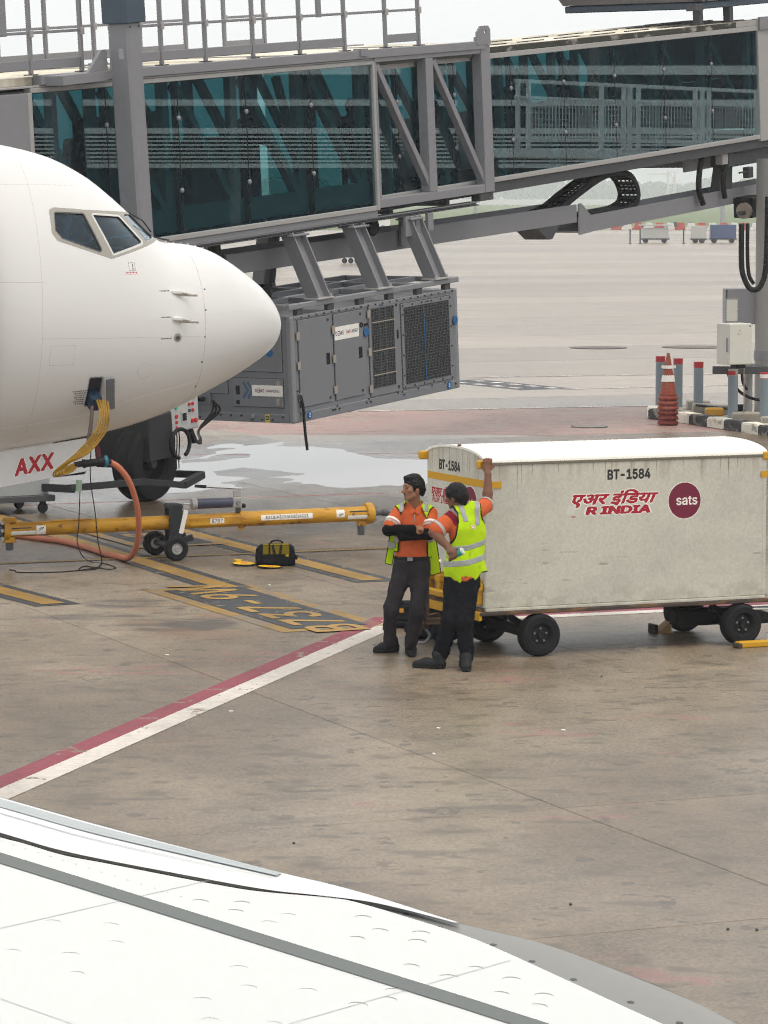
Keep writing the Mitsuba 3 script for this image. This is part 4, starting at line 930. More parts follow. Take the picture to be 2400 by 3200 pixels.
# ------------------------------------------------------------------ terminal behind and right of the frame: it is what the bridge glass mirrors
TB = thing("terminal_building", "dark glazed airport terminal with pale louvre bands mirrored in the bridge glass", "terminal building")
tdir = np.array([.905, .423, 0]); tdir /= np.linalg.norm(tdir)
TF = frame(np.array([-1.0, 52.0, 0.0]) + tdir * 62, np.array([-tdir[1], tdir[0], 0]), tdir, np.array([0, 0, 1.0]))     # x along the facade, y into it
t_dark = pbr("terminal_glass", (0.012, 0.03, 0.042), 0.5, spec=0.2); t_white = pbr("terminal_louvre", (0.66, 0.66, 0.64), 0.5); t_wall = pbr("terminal_wall", (0.10, 0.105, 0.11), 0.6)
def tb(name, mesh, mat, parent=None, **k): return put(name, xf(mesh, TF), mat, parent or TB, **k)
tb("wall", bb(-34, 40, .5, 14, 0, 14), t_wall)
tb("glazing", bb(-34, 40, .3, .48, 0.3, 13.5), t_dark)
z_ = lambda e: 4.2 + e * 112
for i, (e0, e1) in enumerate(((.0262, .0280), (.0352, .0378), (.0182, .0198), (.0083, .0096))): tb("band", bb(-34, 40, .1, .29, z_(e0), z_(e1)), t_white)
for i in range(7):
    z0 = z_(.0100 + .00116 * i); tb("louvre", rot(bb(-34, 40, .05, .27, z0, z0 + .062), [1, 0, 0], 0, (0, .15, z0)), t_white)
for x in np.arange(-33, 40, 6.0): tb("column", bb(x, x + .35, .29, .298, 0, 13), t_wall)
ST = thing("service_stair_landing", "white railed service landing with wire mesh mirrored in the bridge glass", "stair landing")
p0, p1 = np.array([18.4, 66.8, 0]), np.array([23.2, 76.0, 0]); sd = (p1 - p0) / np.linalg.norm(p1 - p0); SL = np.linalg.norm(p1 - p0)
SF = frame(p0, sd, np.array([-sd[1], sd[0], 0]) * -1, np.array([0, 0, -1.0])); SF[:3, 1] = np.array([sd[1], -sd[0], 0]); SF[:3, 2] = [0, 0, 1]; SF[:3, 1] = np.cross([0, 0, 1.0], sd)
def stp(name, mesh, mat, **k): return put(name, xf(mesh, SF), mat, ST, **k)
stp("deck", bb(0, SL, -1.2, 0, 5.05, 5.25), t_white); stp("top_rail", bb(0, SL, -.03, .03, 6.66, 6.74), t_white); stp("mid_rail", bb(0, SL, -.03, .03, 6.32, 6.38), t_white); stp("low_rail", bb(0, SL, -.03, .03, 5.42, 5.48), t_white)
for x in (0.05, .45, 3.3, 4.2, 4.45, 4.8, 7.2, 7.5, 7.8, 9.9, 10.1): stp("post", bb(x, x + .09, -.04, .04, 5.25, 6.7), t_white)
stp("wire_mesh", cat([bb(x, x + .012, -.01, .01, 5.45, 6.35, .001) for x in np.arange(.5, SL, .13)] + [bb(.5, SL, -.012, .012, z, z + .012, .001) for z in np.arange(5.5, 6.3, .13)]), t_white, kind="stuff")
for x in (.3, SL - .5): stp("leg", bb(x, x + .2, -1.0, -.8, 0, 5.05), t_wall)

# ------------------------------------------------------------------ parked airliner: local x aft of the nose tip, y to starboard (towards the stand), z up
PSI = math.radians(21.5)
NOSE = np.array([-1.246, 41.537, 0.0])
PLM = frame(NOSE, np.array([-math.cos(PSI), -math.sin(PSI), 0]), np.array([math.sin(PSI), -math.cos(PSI), 0]), np.array([0, 0, 1.0]))
_tx = [0, .012, .04, .08, .2, .32, .46, .67, .91, 1.10, 1.30, 1.48, 1.56, 1.69, 1.86, 2.11, 2.46, 2.87, 3.36, 4.2, 5.0, 6.5, 9, 21]
_tz = [2.715, 2.78, 2.855, 2.935, 3.09, 3.205, 3.31, 3.455, 3.585, 3.64, 3.665, 3.685, 3.715, 3.805, 3.965, 4.195, 4.465, 4.665, 4.785, 4.90, 4.97, 5.02, 5.04, 5.04]
_bx = [0, .012, .04, .12, .24, .4, .6, .92, 1.23, 1.55, 1.86, 2.25, 2.63, 3.02, 3.4, 4.2, 5, 6.5, 21]
_bz = [2.715, 2.62, 2.53, 2.42, 2.325, 2.225, 2.11, 1.95, 1.80, 1.665, 1.565, 1.475, 1.41, 1.355, 1.31, 1.22, 1.16, 1.09, 1.06]
_wx = [0, .012, .04, .08, .2, .4, .7, 1.0, 1.4, 1.8, 2.2, 2.6, 3.0, 3.5, 4.2, 5, 6.5, 21]
_ww = [.0, .115, .20, .28, .45, .64, .85, 1.0, 1.16, 1.30, 1.42, 1.52, 1.60, 1.69, 1.77, 1.83, 1.88, 1.88]
def smooth_interp(x, xs, ys):
    from scipy.interpolate import PchipInterpolator
    return PchipInterpolator(xs, ys)(x)
def fuse_solid(off=0.0, x0=0.0, x1=20.0, nx=150, nt=112):
    s = np.linspace(0, 1, nx); X = x0 + (x1 - x0) * s ** 2.6
    X = np.clip(X, 0, None)
    zt, zb, w = smooth_interp(X, _tx, _tz) + off, smooth_interp(X, _bx, _bz) - off, smooth_interp(X, _wx, _ww) + off
    zw = np.interp(X, [0, 1.5, 3, 5, 21], [2.715, 2.72, 2.9, 3.1, 3.15])
    th = np.arange(nt) * 2 * np.pi / nt; V = []
    for i in range(nx):
        c, sn = np.cos(th), np.sin(th)
        e = 2 / 2.05
        y = w[i] * np.sign(c) * np.abs(c) ** e
        z = np.where(sn >= 0, zw[i] + (zt[i] - zw[i]) * np.abs(sn) ** e, zw[i] - (zw[i] - zb[i]) * np.abs(sn) ** e)
        V.append(np.stack([np.full(nt, X[i] - (off if i == 0 else 0)), y, z], 1))
    V = np.vstack(V + [np.array([[X[0] - off, 0, zw[0]], [X[-1], 0, zw[-1]]])]); F = []
    for i in range(nx - 1):
        for j in range(nt):
            A, B_, C_, D = i * nt + j, i * nt + (j + 1) % nt, (i + 1) * nt + j, (i + 1) * nt + (j + 1) % nt
            F += [[A, B_, D], [A, D, C_]]
    n = len(V)
    for j in range(nt): F += [[n - 2, (j + 1) % nt, j], [n - 1, (nx - 1) * nt + j, (nx - 1) * nt + (j + 1) % nt]]
    m = trimesh.Trimesh(V, np.array(F), process=False)
    if m.volume < 0: m.invert()
    return m
def MF(m):
    r = m3.Manifold(m3.Mesh(vert_properties=np.asarray(m.vertices, np.float32), tri_verts=np.asarray(m.faces, np.uint32)))
    return r
def TM(m):
    k = m.to_mesh(); return trimesh.Trimesh(np.array(k.vert_properties[:, :3]), np.array(k.tri_verts), process=False)
def prism(poly, y0, y1):
    """The (x, z) polygon extruded along y from y0 to y1."""
    m = extr(poly, abs(y1 - y0)); v = m.vertices
    m.vertices = np.column_stack([v[:, 0], min(y0, y1) + v[:, 2], v[:, 1]]); m.invert()
    if m.volume < 0: m.invert()
    return MF(m)
_S = {}
def solid(off):
    if off not in _S: _S[off] = MF(fuse_solid(off, .0 if off >= 0 else -off * 1.2))
    return _S[off]
def patch(poly, lo, hi, y0=.02, y1=2.3): return TM((solid(hi) - solid(lo)) ^ prism(poly, y0, y1))
# ---- build
AC = thing("parked_airliner", "white airliner nose with cockpit windows pointing right under the boarding bridge", "aeroplane")
skin_m = pbr("aircraft_white", (0.69, 0.695, 0.695), 0.30, coat=0.5, coat_gloss=0.92)
surround = pbr("window_surround", (0.33, 0.32, 0.285), 0.5)
cock_in = pbr("cockpit_dark", (0.03, 0.034, 0.04), 0.8)
scene["glass_cockpit"] = {"type": "thindielectric", "int_ior": 1.3, "specular_transmittance": rgb((0.36, 0.62, 0.74))}
line_m = pbr("skin_seam", (0.50, 0.495, 0.48), 0.5); red_ink = pbr("stencil_red", (0.45, 0.05, 0.06), 0.5); dark_ink = pbr("stencil_dark", (0.12, 0.12, 0.12), 0.6)
def ap(name, mesh, mat, parent=None, **k): return put(name, xf(mesh, PLM), mat, parent or AC, **k)
def rp(pts, r): return sg.Polygon(pts).buffer(-r, quad_segs=4).buffer(r, quad_segs=4)
w3 = rp([(3.112, 4.037), (2.728, 4.022), (2.562, 3.60), (2.60, 3.578), (3.06, 3.735), (3.135, 3.83)], .03)
w2 = rp([(2.632, 4.012), (2.235, 3.988), (1.985, 3.70), (2.005, 3.668), (2.435, 3.553)], .02)
w1 = rp([(2.148, 4.003), (1.935, 4.0), (1.66, 3.742), (1.918, 3.694)], .015)
outer = rp([(3.165, 4.055), (3.10, 4.085), (2.683, 4.056), (2.217, 4.036), (1.88, 4.02), (1.585, 3.73), (1.885, 3.655), (2.461, 3.508), (3.12, 3.715), (3.175, 3.80)], .03)
shell = solid(0.0) - solid(-0.045)
cuts = []
for w_ in (w3, w2, w1):
    for s in (1, -1): cuts.append(prism(w_, s * .05, s * 2.3))
rec = rp([(2.735, 2.19), (2.56, 2.19), (2.56, 1.86), (2.735, 1.86)], .02)
cut = cuts[0]
for c_ in cuts[1:]: cut = cut + c_
sk = shell - cut - prism(rec, .5, 2.3)
ap("fuselage", TM(sk), skin_m, smooth=24)
lin = (solid(-0.046) - solid(-0.06)) - cut
ap("cockpit_lining", TM(lin), cock_in)
ap("bulkhead", xf(poly_flat(sg.Point(0, 0).buffer(1.9)), frame(np.array([3.9, 0, 3.1]), np.array([0, 1., 0]), np.array([0., 0, 1]), np.array([1., 0, 0]))), cock_in)
ap("glareshield", bb(1.80, 2.15, -.62, .62, 3.48, 3.62, .05), cock_in)
fr_ = outer.difference(unary_union([w3, w2, w1]))
for s in (1, -1):
    ap("window_surround", patch(fr_, -.01, .004, s * .03, s * 2.3), surround, smooth=20)
    for w_ in (w3, w2, w1): ap("cockpit_window", patch(w_.buffer(.004), -.022, -.014, s * .04, s * 2.3), "glass_cockpit", smooth=20)
ap("window_bead", patch(w2.buffer(.010).difference(w2.buffer(-.012)), -.012, .007), pbr("bead_pale", (.6, .6, .58), .4)); ap("window_bead", patch(w3.buffer(.004).difference(w3.buffer(-.014)), -.014, -.002), dark_ink)
ap("wiper", tube([(1.70, .42, 3.80), (1.86, .60, 3.93), (2.10, .86, 4.02)], .008, 6), black_m); ap("wiper", tube([(1.60, .30, 3.735), (1.48, .2, 3.71), (1.40, .15, 3.70)], .01, 6), black_m)
def xslab(x0, x1, lo, hi):
    return TM((solid(hi) - solid(lo)) ^ MF(bb(x0, x1, -2.5, 2.5, 0, 6, .0001)))
ap("radome_seam", xslab(1.278, 1.284, -.004, .0012), line_m)
for p_, q_ in (((1.27, 2.876), (.41, 2.918)), ((1.29, 2.375), (.41, 2.475))): ap("lightning_strip", patch(sg.LineString([p_, q_]).buffer(.007, cap_style=2), -.004, .006), skin_m)
ap("skin_joint", patch(sg.LineString([(3.9, 1.60), (3.119, 1.681), (2.722, 1.745), (2.103, 1.924), (1.309, 2.103)]).buffer(.0045, cap_style=2), -.004, .002, .3), pbr("joint_pale", (.8, .8, .78), .35))
ap("skin_joint", patch(sg.LineString([(6, 3.29), (3.30, 3.263)]).buffer(.003, cap_style=2), -.004, .0012), line_m)
for x, z in ((1.247, 3.151), (1.267, 2.918), (1.285, 2.617), (1.295, 2.323), (1.295, 2.033)): ap("fastener", patch(sg.Point(x, z).buffer(.011), -.004, .003), dark_ink)
for i in range(6): ap("crown_fastener", mv(trimesh.creation.icosphere(1, .012), 1.05 + .09 * i - .1, .04, float(smooth_interp(.95 + .09 * i, _tx, _tz)) + .004), line_m)
def pitot(x, y, z):
    b_ = ap("probe", xf(extr(sg.Polygon([(0, 0), (-.16, -.03), (-.15, -.055), (-.03, -.05), (.03, -.0)]), .02), frame(np.array([x, y + .0, z]), np.array([1., 0, 0]), np.array([0., .35, .94]), np.array([0., .94, -.35]))), surround)
    ap("tip", rod((x - .12, y + .03, z - .045), (x - .235, y + .03, z - .05), .012, 8), hinge_m, b_)
    ap("mast", bb(x - .06, x + .06, y - .06, y + .02, z - .03, z + .012, .01), skin_m, b_)
pitot(1.645, 1.195, 3.137); pitot(1.665, 1.285, 2.838)
v_ = ap("vane_plate", patch(sg.Point(1.655, 2.615).buffer(.05), -.004, .004), surround); ap("vane", patch(sg.Point(1.655, 2.615).buffer(.022), -.004, .03), steel_dk, v_)
for x, z in ((1.80, 3.145), (1.80, 2.85), (1.80, 2.61)): ap("stencil", patch(unary_union([sg.box(x - .06 + k * .02, z - .008, x - .045 + k * .02, z + .006) for k in range(7)]), -.004, .0012), dark_ink)
ap("stencil", patch(sg.box(2.165, 3.375, 2.25, 3.472).difference(sg.box(2.169, 3.379, 2.246, 3.468)).union(sg.LineString([(2.195, 3.38), (2.2, 3.45)]).buffer(.006)), -.004, .0012), dark_ink)
ap("stencil", patch(unary_union([sg.box(2.15 + .02 * k, 3.348, 2.163 + .02 * k, 3.364) for k in range(8)]).union(sg.box(2.13, 3.335, 2.31, 3.338)), -.004, .0012), red_ink)
ap("stencil", patch(unary_union([sg.box(2.74 + .03 * k + .01 * j, 2.035 - .026 * j - .002 * k, 2.762 + .03 * k + .01 * j, 2.049 - .026 * j - .002 * k) for j in range(3) for k in range(6 - j)]), -.004, .0012), dark_ink)
ap("stencil", patch(unary_union([sg.box(2.76 + .026 * k, 1.955 - .024 * j, 2.78 + .026 * k, 1.969 - .024 * j) for j in range(4) for k in range(5 - j % 2)]), -.004, .0012), dark_ink)
# external power receptacle: recess, socket, open flap
ap("receptacle_box", bb(2.555, 2.74, .75, 1.1, 1.84, 2.20, .01), black_m)
ap("receptacle_rim", patch(rec.buffer(.012).difference(rec), -.02, .004, .5), line_m)
ap("plug", xf(bx(.14, .20, .2, b=.03), frame(np.array([2.645, 1.24, 1.93]), np.array([1., 0, 0]), np.array([0., .85, -.5]), np.array([0., .5, .85]))), pbr("plug_blue", (.01, .03, .07), .5))
fl = ap("flap", xf(bx(.02, .20, .34, b=.02), frame(np.array([2.50, 1.40, 2.00]), np.array([.75, -.66, 0]), np.array([.66, .75, 0.]), np.array([0., 0, 1]))), steel_dk)
ap("flap_lining", xf(bx(.012, .145, .29, b=.004), frame(np.array([2.512, 1.391, 2.00]), np.array([.75, -.66, 0]), np.array([.66, .75, 0.]), np.array([0., 0, 1]))), line_m, fl)
for x in (3.35, 4.6, 5.9): ap("skin_joint", xslab(x, x + .004, -.004, .0008), line_m)
for z, x0, x1 in ((2.62, 1.30, 3.35), (4.33, 2.75, 6.0)): ap("skin_joint", patch(sg.LineString([(x0, z), (x1, z + .02)]).buffer(.002, cap_style=2), -.004, .0008), line_m)
ap("access_panel", patch(sg.box(2.95, 2.34, 3.25, 2.56).difference(sg.box(2.954, 2.344, 3.246, 2.556)), -.004, .0008), line_m); ap("access_panel", patch(sg.Point(2.05, 2.25).buffer(.09).difference(sg.Point(2.05, 2.25).buffer(.0865)), -.004, .0008), line_m)
# nose gear door with its letters, and the gear behind it
GD = [(4.4, .78), (2.365, 1.085), (2.392, 1.455), (4.4, 1.185)]
dp = m3.Manifold.hull_points(np.array([[x, y + (z - 1.1) * -.12, z] for x, z in GD for y in (.38, .41)]))
ap("gear_door", TM(dp), skin_m)
DM = frame(np.array([3.105, .4135, 1.165]), np.array([-1., 0, .165]) / np.linalg.norm([1, 0, .165]), np.array([.06, -.12, .99]), np.array([0, 1., .12]))
def slant(m, k=.18): m = m.copy(); m.vertices[:, 0] += k * m.vertices[:, 1]; return m
for i, ch in enumerate("AXX"):
    t_ = slant(heavy(text(ch, .165), .007)); t_.vertices[:, 0] *= .92
    big = slant(heavy(text(ch, .175, 0.0006), .014)); big.vertices[:, 0] *= .98
    ap("registration", xf(mv(big, (i - 1) * .155, 0, 0), DM), sign_white); ap("registration", xf(mv(t_, (i - 1) * .155, 0, .0026), DM), pbr("letter_red", (.42, .015, .03), .5), label="red registration letters on the gear door" if i == 0 else None)
ap("gear_strut", rod((4.05, 0, .35), (4.05, 0, 1.6), .07, 14), steel_lt)
for s in (-1, 1): ap("nose_wheel", mv(lathe([(.1, -.09), (.27, -.1), (.33, -.06), (.34, 0), (.33, .06), (.27, .1), (.1, .09)], 28, 1), 4.05, s * .2, .34), tyre_m, smooth=35)
# pilot seen through the side window

def at_(px, py, y):
    a, b = (px - 1200) / 11000, (1600 - py) / 11000
    d = np.array([a, math.cos(PITCH) + b * math.sin(PITCH), b * math.cos(PITCH) - math.sin(PITCH)])
    return EYE + d * (y / d[1])

# ------------------------------------------------------------------ cables and hose at the receptacle (world coordinates)
yel = pbr("cable_yellow", (0.33, 0.185, 0.012), 0.5); org = pbr("hose_orange", (0.50, 0.165, 0.095), 0.65)
PW = thing("power_cable", "bundle of yellow power cables hanging from the aircraft socket to a black plug", "cable")
for i in range(5):
    o = (i - 2) * .05
    pts = [at_(303 + 8 * i, 1250, 39.25), at_(312 + 7 * i, 1290, 39.1), at_(300 + 8 * i, 1345, 39.0 + .03 * i), at_(240 + 9 * i, 1415, 38.95), at_(180 + 8 * i, 1465 - 4 * i, 38.9 + .02 * i), at_(166 + 8 * i, 1483 - 1 * i, 38.92),
           at_(178 + 8 * i, 1487 - 2 * i, 38.96), at_(205 + 6 * i, 1462 + 2 * i, 39.02), at_(237 + 2 * i, 1447 + i, 39.05)]
    put("cable", tube(cr(pts, 6), .0105, 7), yel, PW, smooth=True)
put("grey_cable", tube(cr([at_(288, 1270, 39.25), at_(284, 1330, 39.15), at_(276, 1375, 39.1), at_(285, 1395, 39.1), at_(289, 1375, 39.1), at_(284, 1355, 39.1)], 6), .022, 7), pbr("cable_brown", (.10, .075, .07), .6), PW, smooth=True)
c0, c1 = at_(232, 1452, 39.05), at_(338, 1441, 39.15)
d_ = (c1 - c0); L_ = np.linalg.norm(d_)
def along(prof): 
    m = lathe(prof, 18); z = d_ / L_; x = np.cross(z, [0, 0, 1.]); x /= np.linalg.norm(x); return xf(m, frame(c0, x, np.cross(z, x), z))
put("plug", along([(.001, 0), (.028, 0), (.034, .04), (.034, .09), (.05, .095), (.05, .125), (.042, .13), (.042, L_ - .12), (.056, L_ - .115), (.056, L_ - .05), (.03, L_ - .04), (.03, L_ + .03), (.001, L_ + .03)]), black_m, PW, smooth=30)
put("blue_ring", along([(.057, L_ - .045), (.066, L_ - .04), (.066, L_ - .01), (.057, L_ - .005)]), pbr("ring_blue", (.02, .14, .22), .5), PW, smooth=30)
HO = thing("ground_power_hose", "thick faded orange hose arching from the plug down under the tow bar", "hose")
hp = [at_(345, 1444, 39.2), at_(372, 1462, 39.25), at_(402, 1502, 39.35), at_(423, 1560, 39.5), at_(433, 1620, 39.65), at_(432, 1680, 39.85), at_(421, 1722, 40.05), at_(400, 1744, 40.3)]
gl = [(375, 1750), (330, 1740), (270, 1720), (200, 1702), (125, 1692), (20, 1680), (-200, 1672)]
hp += [np.array([*G_(x, y), .035]) for x, y in gl]
whole(HO, tube(cr(hp, 8), .034, 10), org, smooth=True)
CD = thing("thin_cord", "thin dark cord dangling from the nose and lying loosely on the concrete", "cord")
put("strand", tube(cr([at_(250, 1530, 39.6), at_(246, 1640, 39.7), at_(241, 1690, 39.8), at_(256, 1735, 39.95)] + [np.array([*G_(x, y), .008]) for x, y in ((285, 1758), (330, 1764), (362, 1776), (340, 1781), (300, 1776), (262, 1772), (247, 1783), (300, 1780), (318, 1765))], 8), .006, 5), black_m, CD)
put("strand", tube(cr([at_(284, 1395, 39.4), at_(283, 1500, 39.5), at_(297, 1600, 39.6), at_(306, 1690, 39.8), at_(318, 1745, 39.95)] + [np.array([*G_(x, y), .008]) for x, y in ((312, 1770), (290, 1778), (210, 1788), (120, 1791), (55, 1790), (48, 1785), (30, 1782))], 8), .006, 5), black_m, CD)
put("plug", tube([at_(247, 1500, 39.6), at_(246, 1535, 39.6)], .035, 10), pbr("plug_green", (.28, .40, .30), .5), CD); put("bulb", mv(trimesh.creation.icosphere(2, .055), *at_(266, 1408, 39.35)), pbr("bulb_green", (.10, .17, .10), .5), CD, smooth=True)
SR = thing("warning_streamer", "narrow dark red streamer hanging from the nose beside the plug", "streamer")
whole(SR, cat(bar(at_(295, 1362, 39.35), at_(306, 1400, 39.33), .03, .006, (0, 1, 0)), bar(at_(306, 1400, 39.33), at_(313, 1450, 39.3), .05, .006, (0, 1, 0))), pbr("streamer_red", (.12, .02, .025), .7))

# ------------------------------------------------------------------ tow bar
TW = thing("tow_bar", "yellow aircraft tow bar on two small wheels with a grey hand pump", "tow bar")
ta, tb_ = np.array([-4.40, 40.15, .395]), np.array([-.13, 41.90, .435])
tx = (tb_ - ta) / np.linalg.norm(tb_ - ta); ty = np.cross([0, 0, 1.], tx); ty /= np.linalg.norm(ty); tz = np.cross(tx, ty)
TM_ = frame(ta, tx, ty, tz)                         # x along the bar, -y towards the camera
def S(px): return (px - 20) / 249.0
def tp(name, mesh, mat, parent=None, **k): return put(name, xf(mesh, TM_), mat, parent or TW, **k)
def bar_fn(p, n, uv):
    w = fbm(p.x * 4.0, p.y * 4.0, p.z * 9, octaves=4)
    c = lerp3((0.56, 0.29, 0.018), (0.40, 0.19, 0.018), smoothstep(0.4, 0.7, w))
    return mix(c, mi.Color3f(0.13, 0.06, 0.03), smoothstep(0.66, 0.74, fbm(p.x * 11, p.y * 11, p.z * 14, octaves=3)) * 0.8)
bar_y = pbr("towbar_yellow", proc(bar_fn), 0.42)
tp("tube", lathe([(.001, .06), (.083, .06), (.083, S(750)), (.001, S(750))], 30, 0), bar_y, smooth=35)
tp("tube", lathe([(.001, S(752)), (.088, S(752)), (.088, S(1150)), (.001, S(1150))], 30, 0), bar_y, smooth=35)
tp("flange", lathe([(.084, .03), (.112, .03), (.118, .045), (.118, .085), (.112, .1), (.084, .1)], 26, 0), bar_y, smooth=35)
tp("flange", lathe([(.089, S(1143)), (.118, S(1143)), (.128, S(1148)), (.128, S(1160)), (.118, S(1166)), (.001, S(1168))], 26, 0), bar_y, smooth=35)
tp("collar", lathe([(.0885, S(744)), (.10, S(744)), (.10, S(762)), (.0885, S(762))], 26, 0), bar_y, smooth=35)
for a in np.linspace(0, 2 * np.pi, 8, endpoint=False): tp("bolt", mv(lathe([(.001, -.012), (.014, -.012), (.014, .012), (.001, .012)], 6, 0), S(1169), .1 * math.cos(a), .1 * math.sin(a)), steel_dk)
for z in (-.01, .02): tp("collar_bolt", mv(bx(.05, .02, .016), S(756), -.10, z), bar_y)
tp("lug", bb(S(742), S(756), -.02, .02, -.125, -.09), bar_y); tp("lug", bb(S(1118), S(1148), -.03, .03, -.145, -.085), bar_y)
tp("foot_peg", bb(S(1121), S(1138), -.035, .035, -.255, -.146), steel_dk); tp("foot_peg", bb(S(38), S(56), -.04, .04, -.235, -.15), steel_dk); tp("lug", bb(S(30), S(62), -.045, .045, -.149, -.085), bar_y)
tp("top_block", bb(S(32), S(66), -.06, .06, .085, .145), bar_y); tp("head_plate", bb(-.18, .03, -.07, .07, -.07, .07, .02), steel_dk)
for z in (-.09, 0, .09): tp("head_bolt", mv(lathe([(.001, -.03), (.022, -.03), (.022, .03), (.001, .03)], 8, 1), .005, -.06, z), steel_lt)
tp("head_jaw", bb(-.34, -.15, -.09, -.04, -.05, .03, .015), steel); tp("head_jaw", bb(-.34, -.15, .04, .09, -.05, .03, .015), steel)
tp("tow_eye", lathe([(.001, S(1168)), (.03, S(1168)), (.034, S(1180)), (.03, S(1195)), (.042, S(1200)), (.04, S(1215)), (.001, S(1225))], 14, 0), steel_dk, smooth=30)
def curved(x0, x1, h, mat, name, lift=.002, r=.083, z0=0.0, label=None, txt=None, th=.0):
    """A label sheet bent round the bar, on the side towards the camera."""
    a0, a1 = math.asin((z0 - h / 2) / r), math.asin((z0 + h / 2) / r); aa = np.linspace(a0, a1, 7); V = []
    for a in aa:
        for x in (x0, x1): V.append([x, -(r + lift) * math.cos(a), (r + lift) * math.sin(a)])
    F = []
    for i in range(6): F += [[2 * i, 2 * i + 1, 2 * i + 3], [2 * i, 2 * i + 3, 2 * i + 2]]
    k = tp(name, trimesh.Trimesh(np.array(V), np.array(F), process=False), mat, smooth=True, label=label)
    if txt:
        m = text(txt, th, .0004); v = m.vertices.copy(); a = np.arcsin(np.clip((v[:, 1] + z0) / r, -1, 1)); rr = r + lift + .0012 + v[:, 2]
        m.vertices = np.column_stack([(x0 + x1) / 2 + v[:, 0], -rr * np.cos(a), rr * np.sin(a)]); tp("lettering", m, black_m, k)
lb = tp("type_label", bb(S(648), S(691), -.0925, -.0892, -.026, .030, .001), sign_white, label="white label with the first aircraft type")
tp("lettering", xf(text("B737", .040, .0006), frame(np.array([S(669.5), -.0935, .002]), np.array([1., 0, 0]), np.array([0., 0, 1]), np.array([0., -1, 0]))), black_m, lb)
curved(S(806), S(968), .062, sign_white, "type_label", r=.088, txt="A318/A319/A320/A321", th=.0345, label="white label with a row of aircraft types", z0=.012)
curved(S(1044), S(1070), .085, sign_white, "warning_sticker", r=.088, z0=.02); curved(S(122), S(150), .10, sign_white, "warning_sticker", z0=-.01)
for x in (S(1057), S(136)):
    for dx, dz in ((0, 0), (.006, .022)): tp("warning_mark", bar((x - .03, -.094, -.012 + dz), (x + .03, -.094, .018 + dz * .2), .004, .006, (0, 1, 0)), black_m)
curved(S(1080), S(1150), .045, sign_white, "reflector_strip", r=.088, z0=-.03); curved(S(38), S(120), .045, sign_white, "reflector_strip", z0=-.035)
curved(S(1086), S(1142), .016, seam_m, "slot", r=.088, z0=.035); curved(S(50), S(108), .012, seam_m, "slot", z0=.02)
tp("top_plate", bb(S(170), S(290), -.04, .04, .078, .09, .002), bar_y); tp("inspection_plate", mv(bb(S(585), S(748), -.089, -.07, -.045, .045, .003), 0, 0, 0), bar_y)
curved(S(610), S(622), .09, pbr("stain_brown", (.16, .07, .03), .6), "worn_band")
# wheel carriage
yoke_m = pbr("yoke_black", (.03, .034, .04), .5, spec=.2)
YK = tp("carriage_yoke", cat(bb(S(520), S(560), -.13, -.10, -.24, .20, .01), bb(S(525), S(560), .10, .13, -.24, .20, .01), bb(S(522), S(562), -.13, .13, .16, .22, .02)), yoke_m)
tp("reflector_strip", rot(bb(S(568) - .055, S(568) + .0, -.137, -.131, -.13, .15, .002), [0, 1, 0], 14, (S(565), 0, 0)), sign_white, YK)
tp("swing_arm", cat(bar((S(590), -.125, -.17), (S(520), -.125, -.255), .03, .07), bar((S(590), .125, -.17), (S(520), .125, -.255), .03, .07)), yoke_m, YK)
tp("axle", rod((S(518), -.36, -.262), (S(518), .36, -.262), .035, 14), yoke_m)
for y in (-.39, .38):
    wz = -.395 + .145 - .02; w_ = tp("wheel", mv(lathe([(.06, -.035), (.075, -.05), (.115, -.055), (.135, -.04), (.142, -.02), (.142, .02), (.135, .04), (.115, .055), (.075, .05), (.06, .035)], 32, 1), S(516), y, wz), tyre_m, smooth=35)
    tp("hub", mv(lathe([(.001, -.03), (.02, -.05), (.025, -.03), (.05, -.025), (.062, -.045), (.066, -.04), (.066, .04), (.001, .04)], 24, 1), S(516), y, wz), steel_lt, w_, smooth=30)
# hand pump and its lever
PM = tp("hand_pump", mv(lathe([(.001, S(600)), (.060, S(600)), (.060, S(722)), (.001, S(722))], 26, 0), 0, -.02, .205), pbr("pump_blue_grey", (.05, .06, .10), .35), smooth=35)
tp("end_cap", mv(lathe([(.001, S(596)), (.066, S(596)), (.066, S(611)), (.0605, S(611))], 26, 0), 0, -.02, .205), steel_lt, PM, smooth=35); tp("head", bb(S(720), S(748), -.085, .045, .145, .268, .012), steel_lt, PM)
tp("valve", mv(lathe([(.001, -.03), (.024, -.03), (.028, 0)], 14, 1), S(735), -.086, .205), steel, PM); tp("rod", rod((S(572), -.02, .21), (S(600), -.02, .205), .014, 10), chrome, PM)
tp("lever_bracket", bb(S(724), S(747), -.05, -.03, .268, .345, .004), steel_lt, PM); tp("lever", rod((S(750), -.04, .365), (S(640), -.04, .405), .014, 10), chrome, PM); tp("grip", rod((S(640), -.04, .405), (S(607), -.04, .417), .019, 10), black_m, PM)
tp("valve_knob", mv(trimesh.creation.icosphere(2, .028), S(757), -.03, .16), black_m, PM); tp("foot", bb(S(735), S(748), -.04, .02, .08, .146), steel_dk, PM)

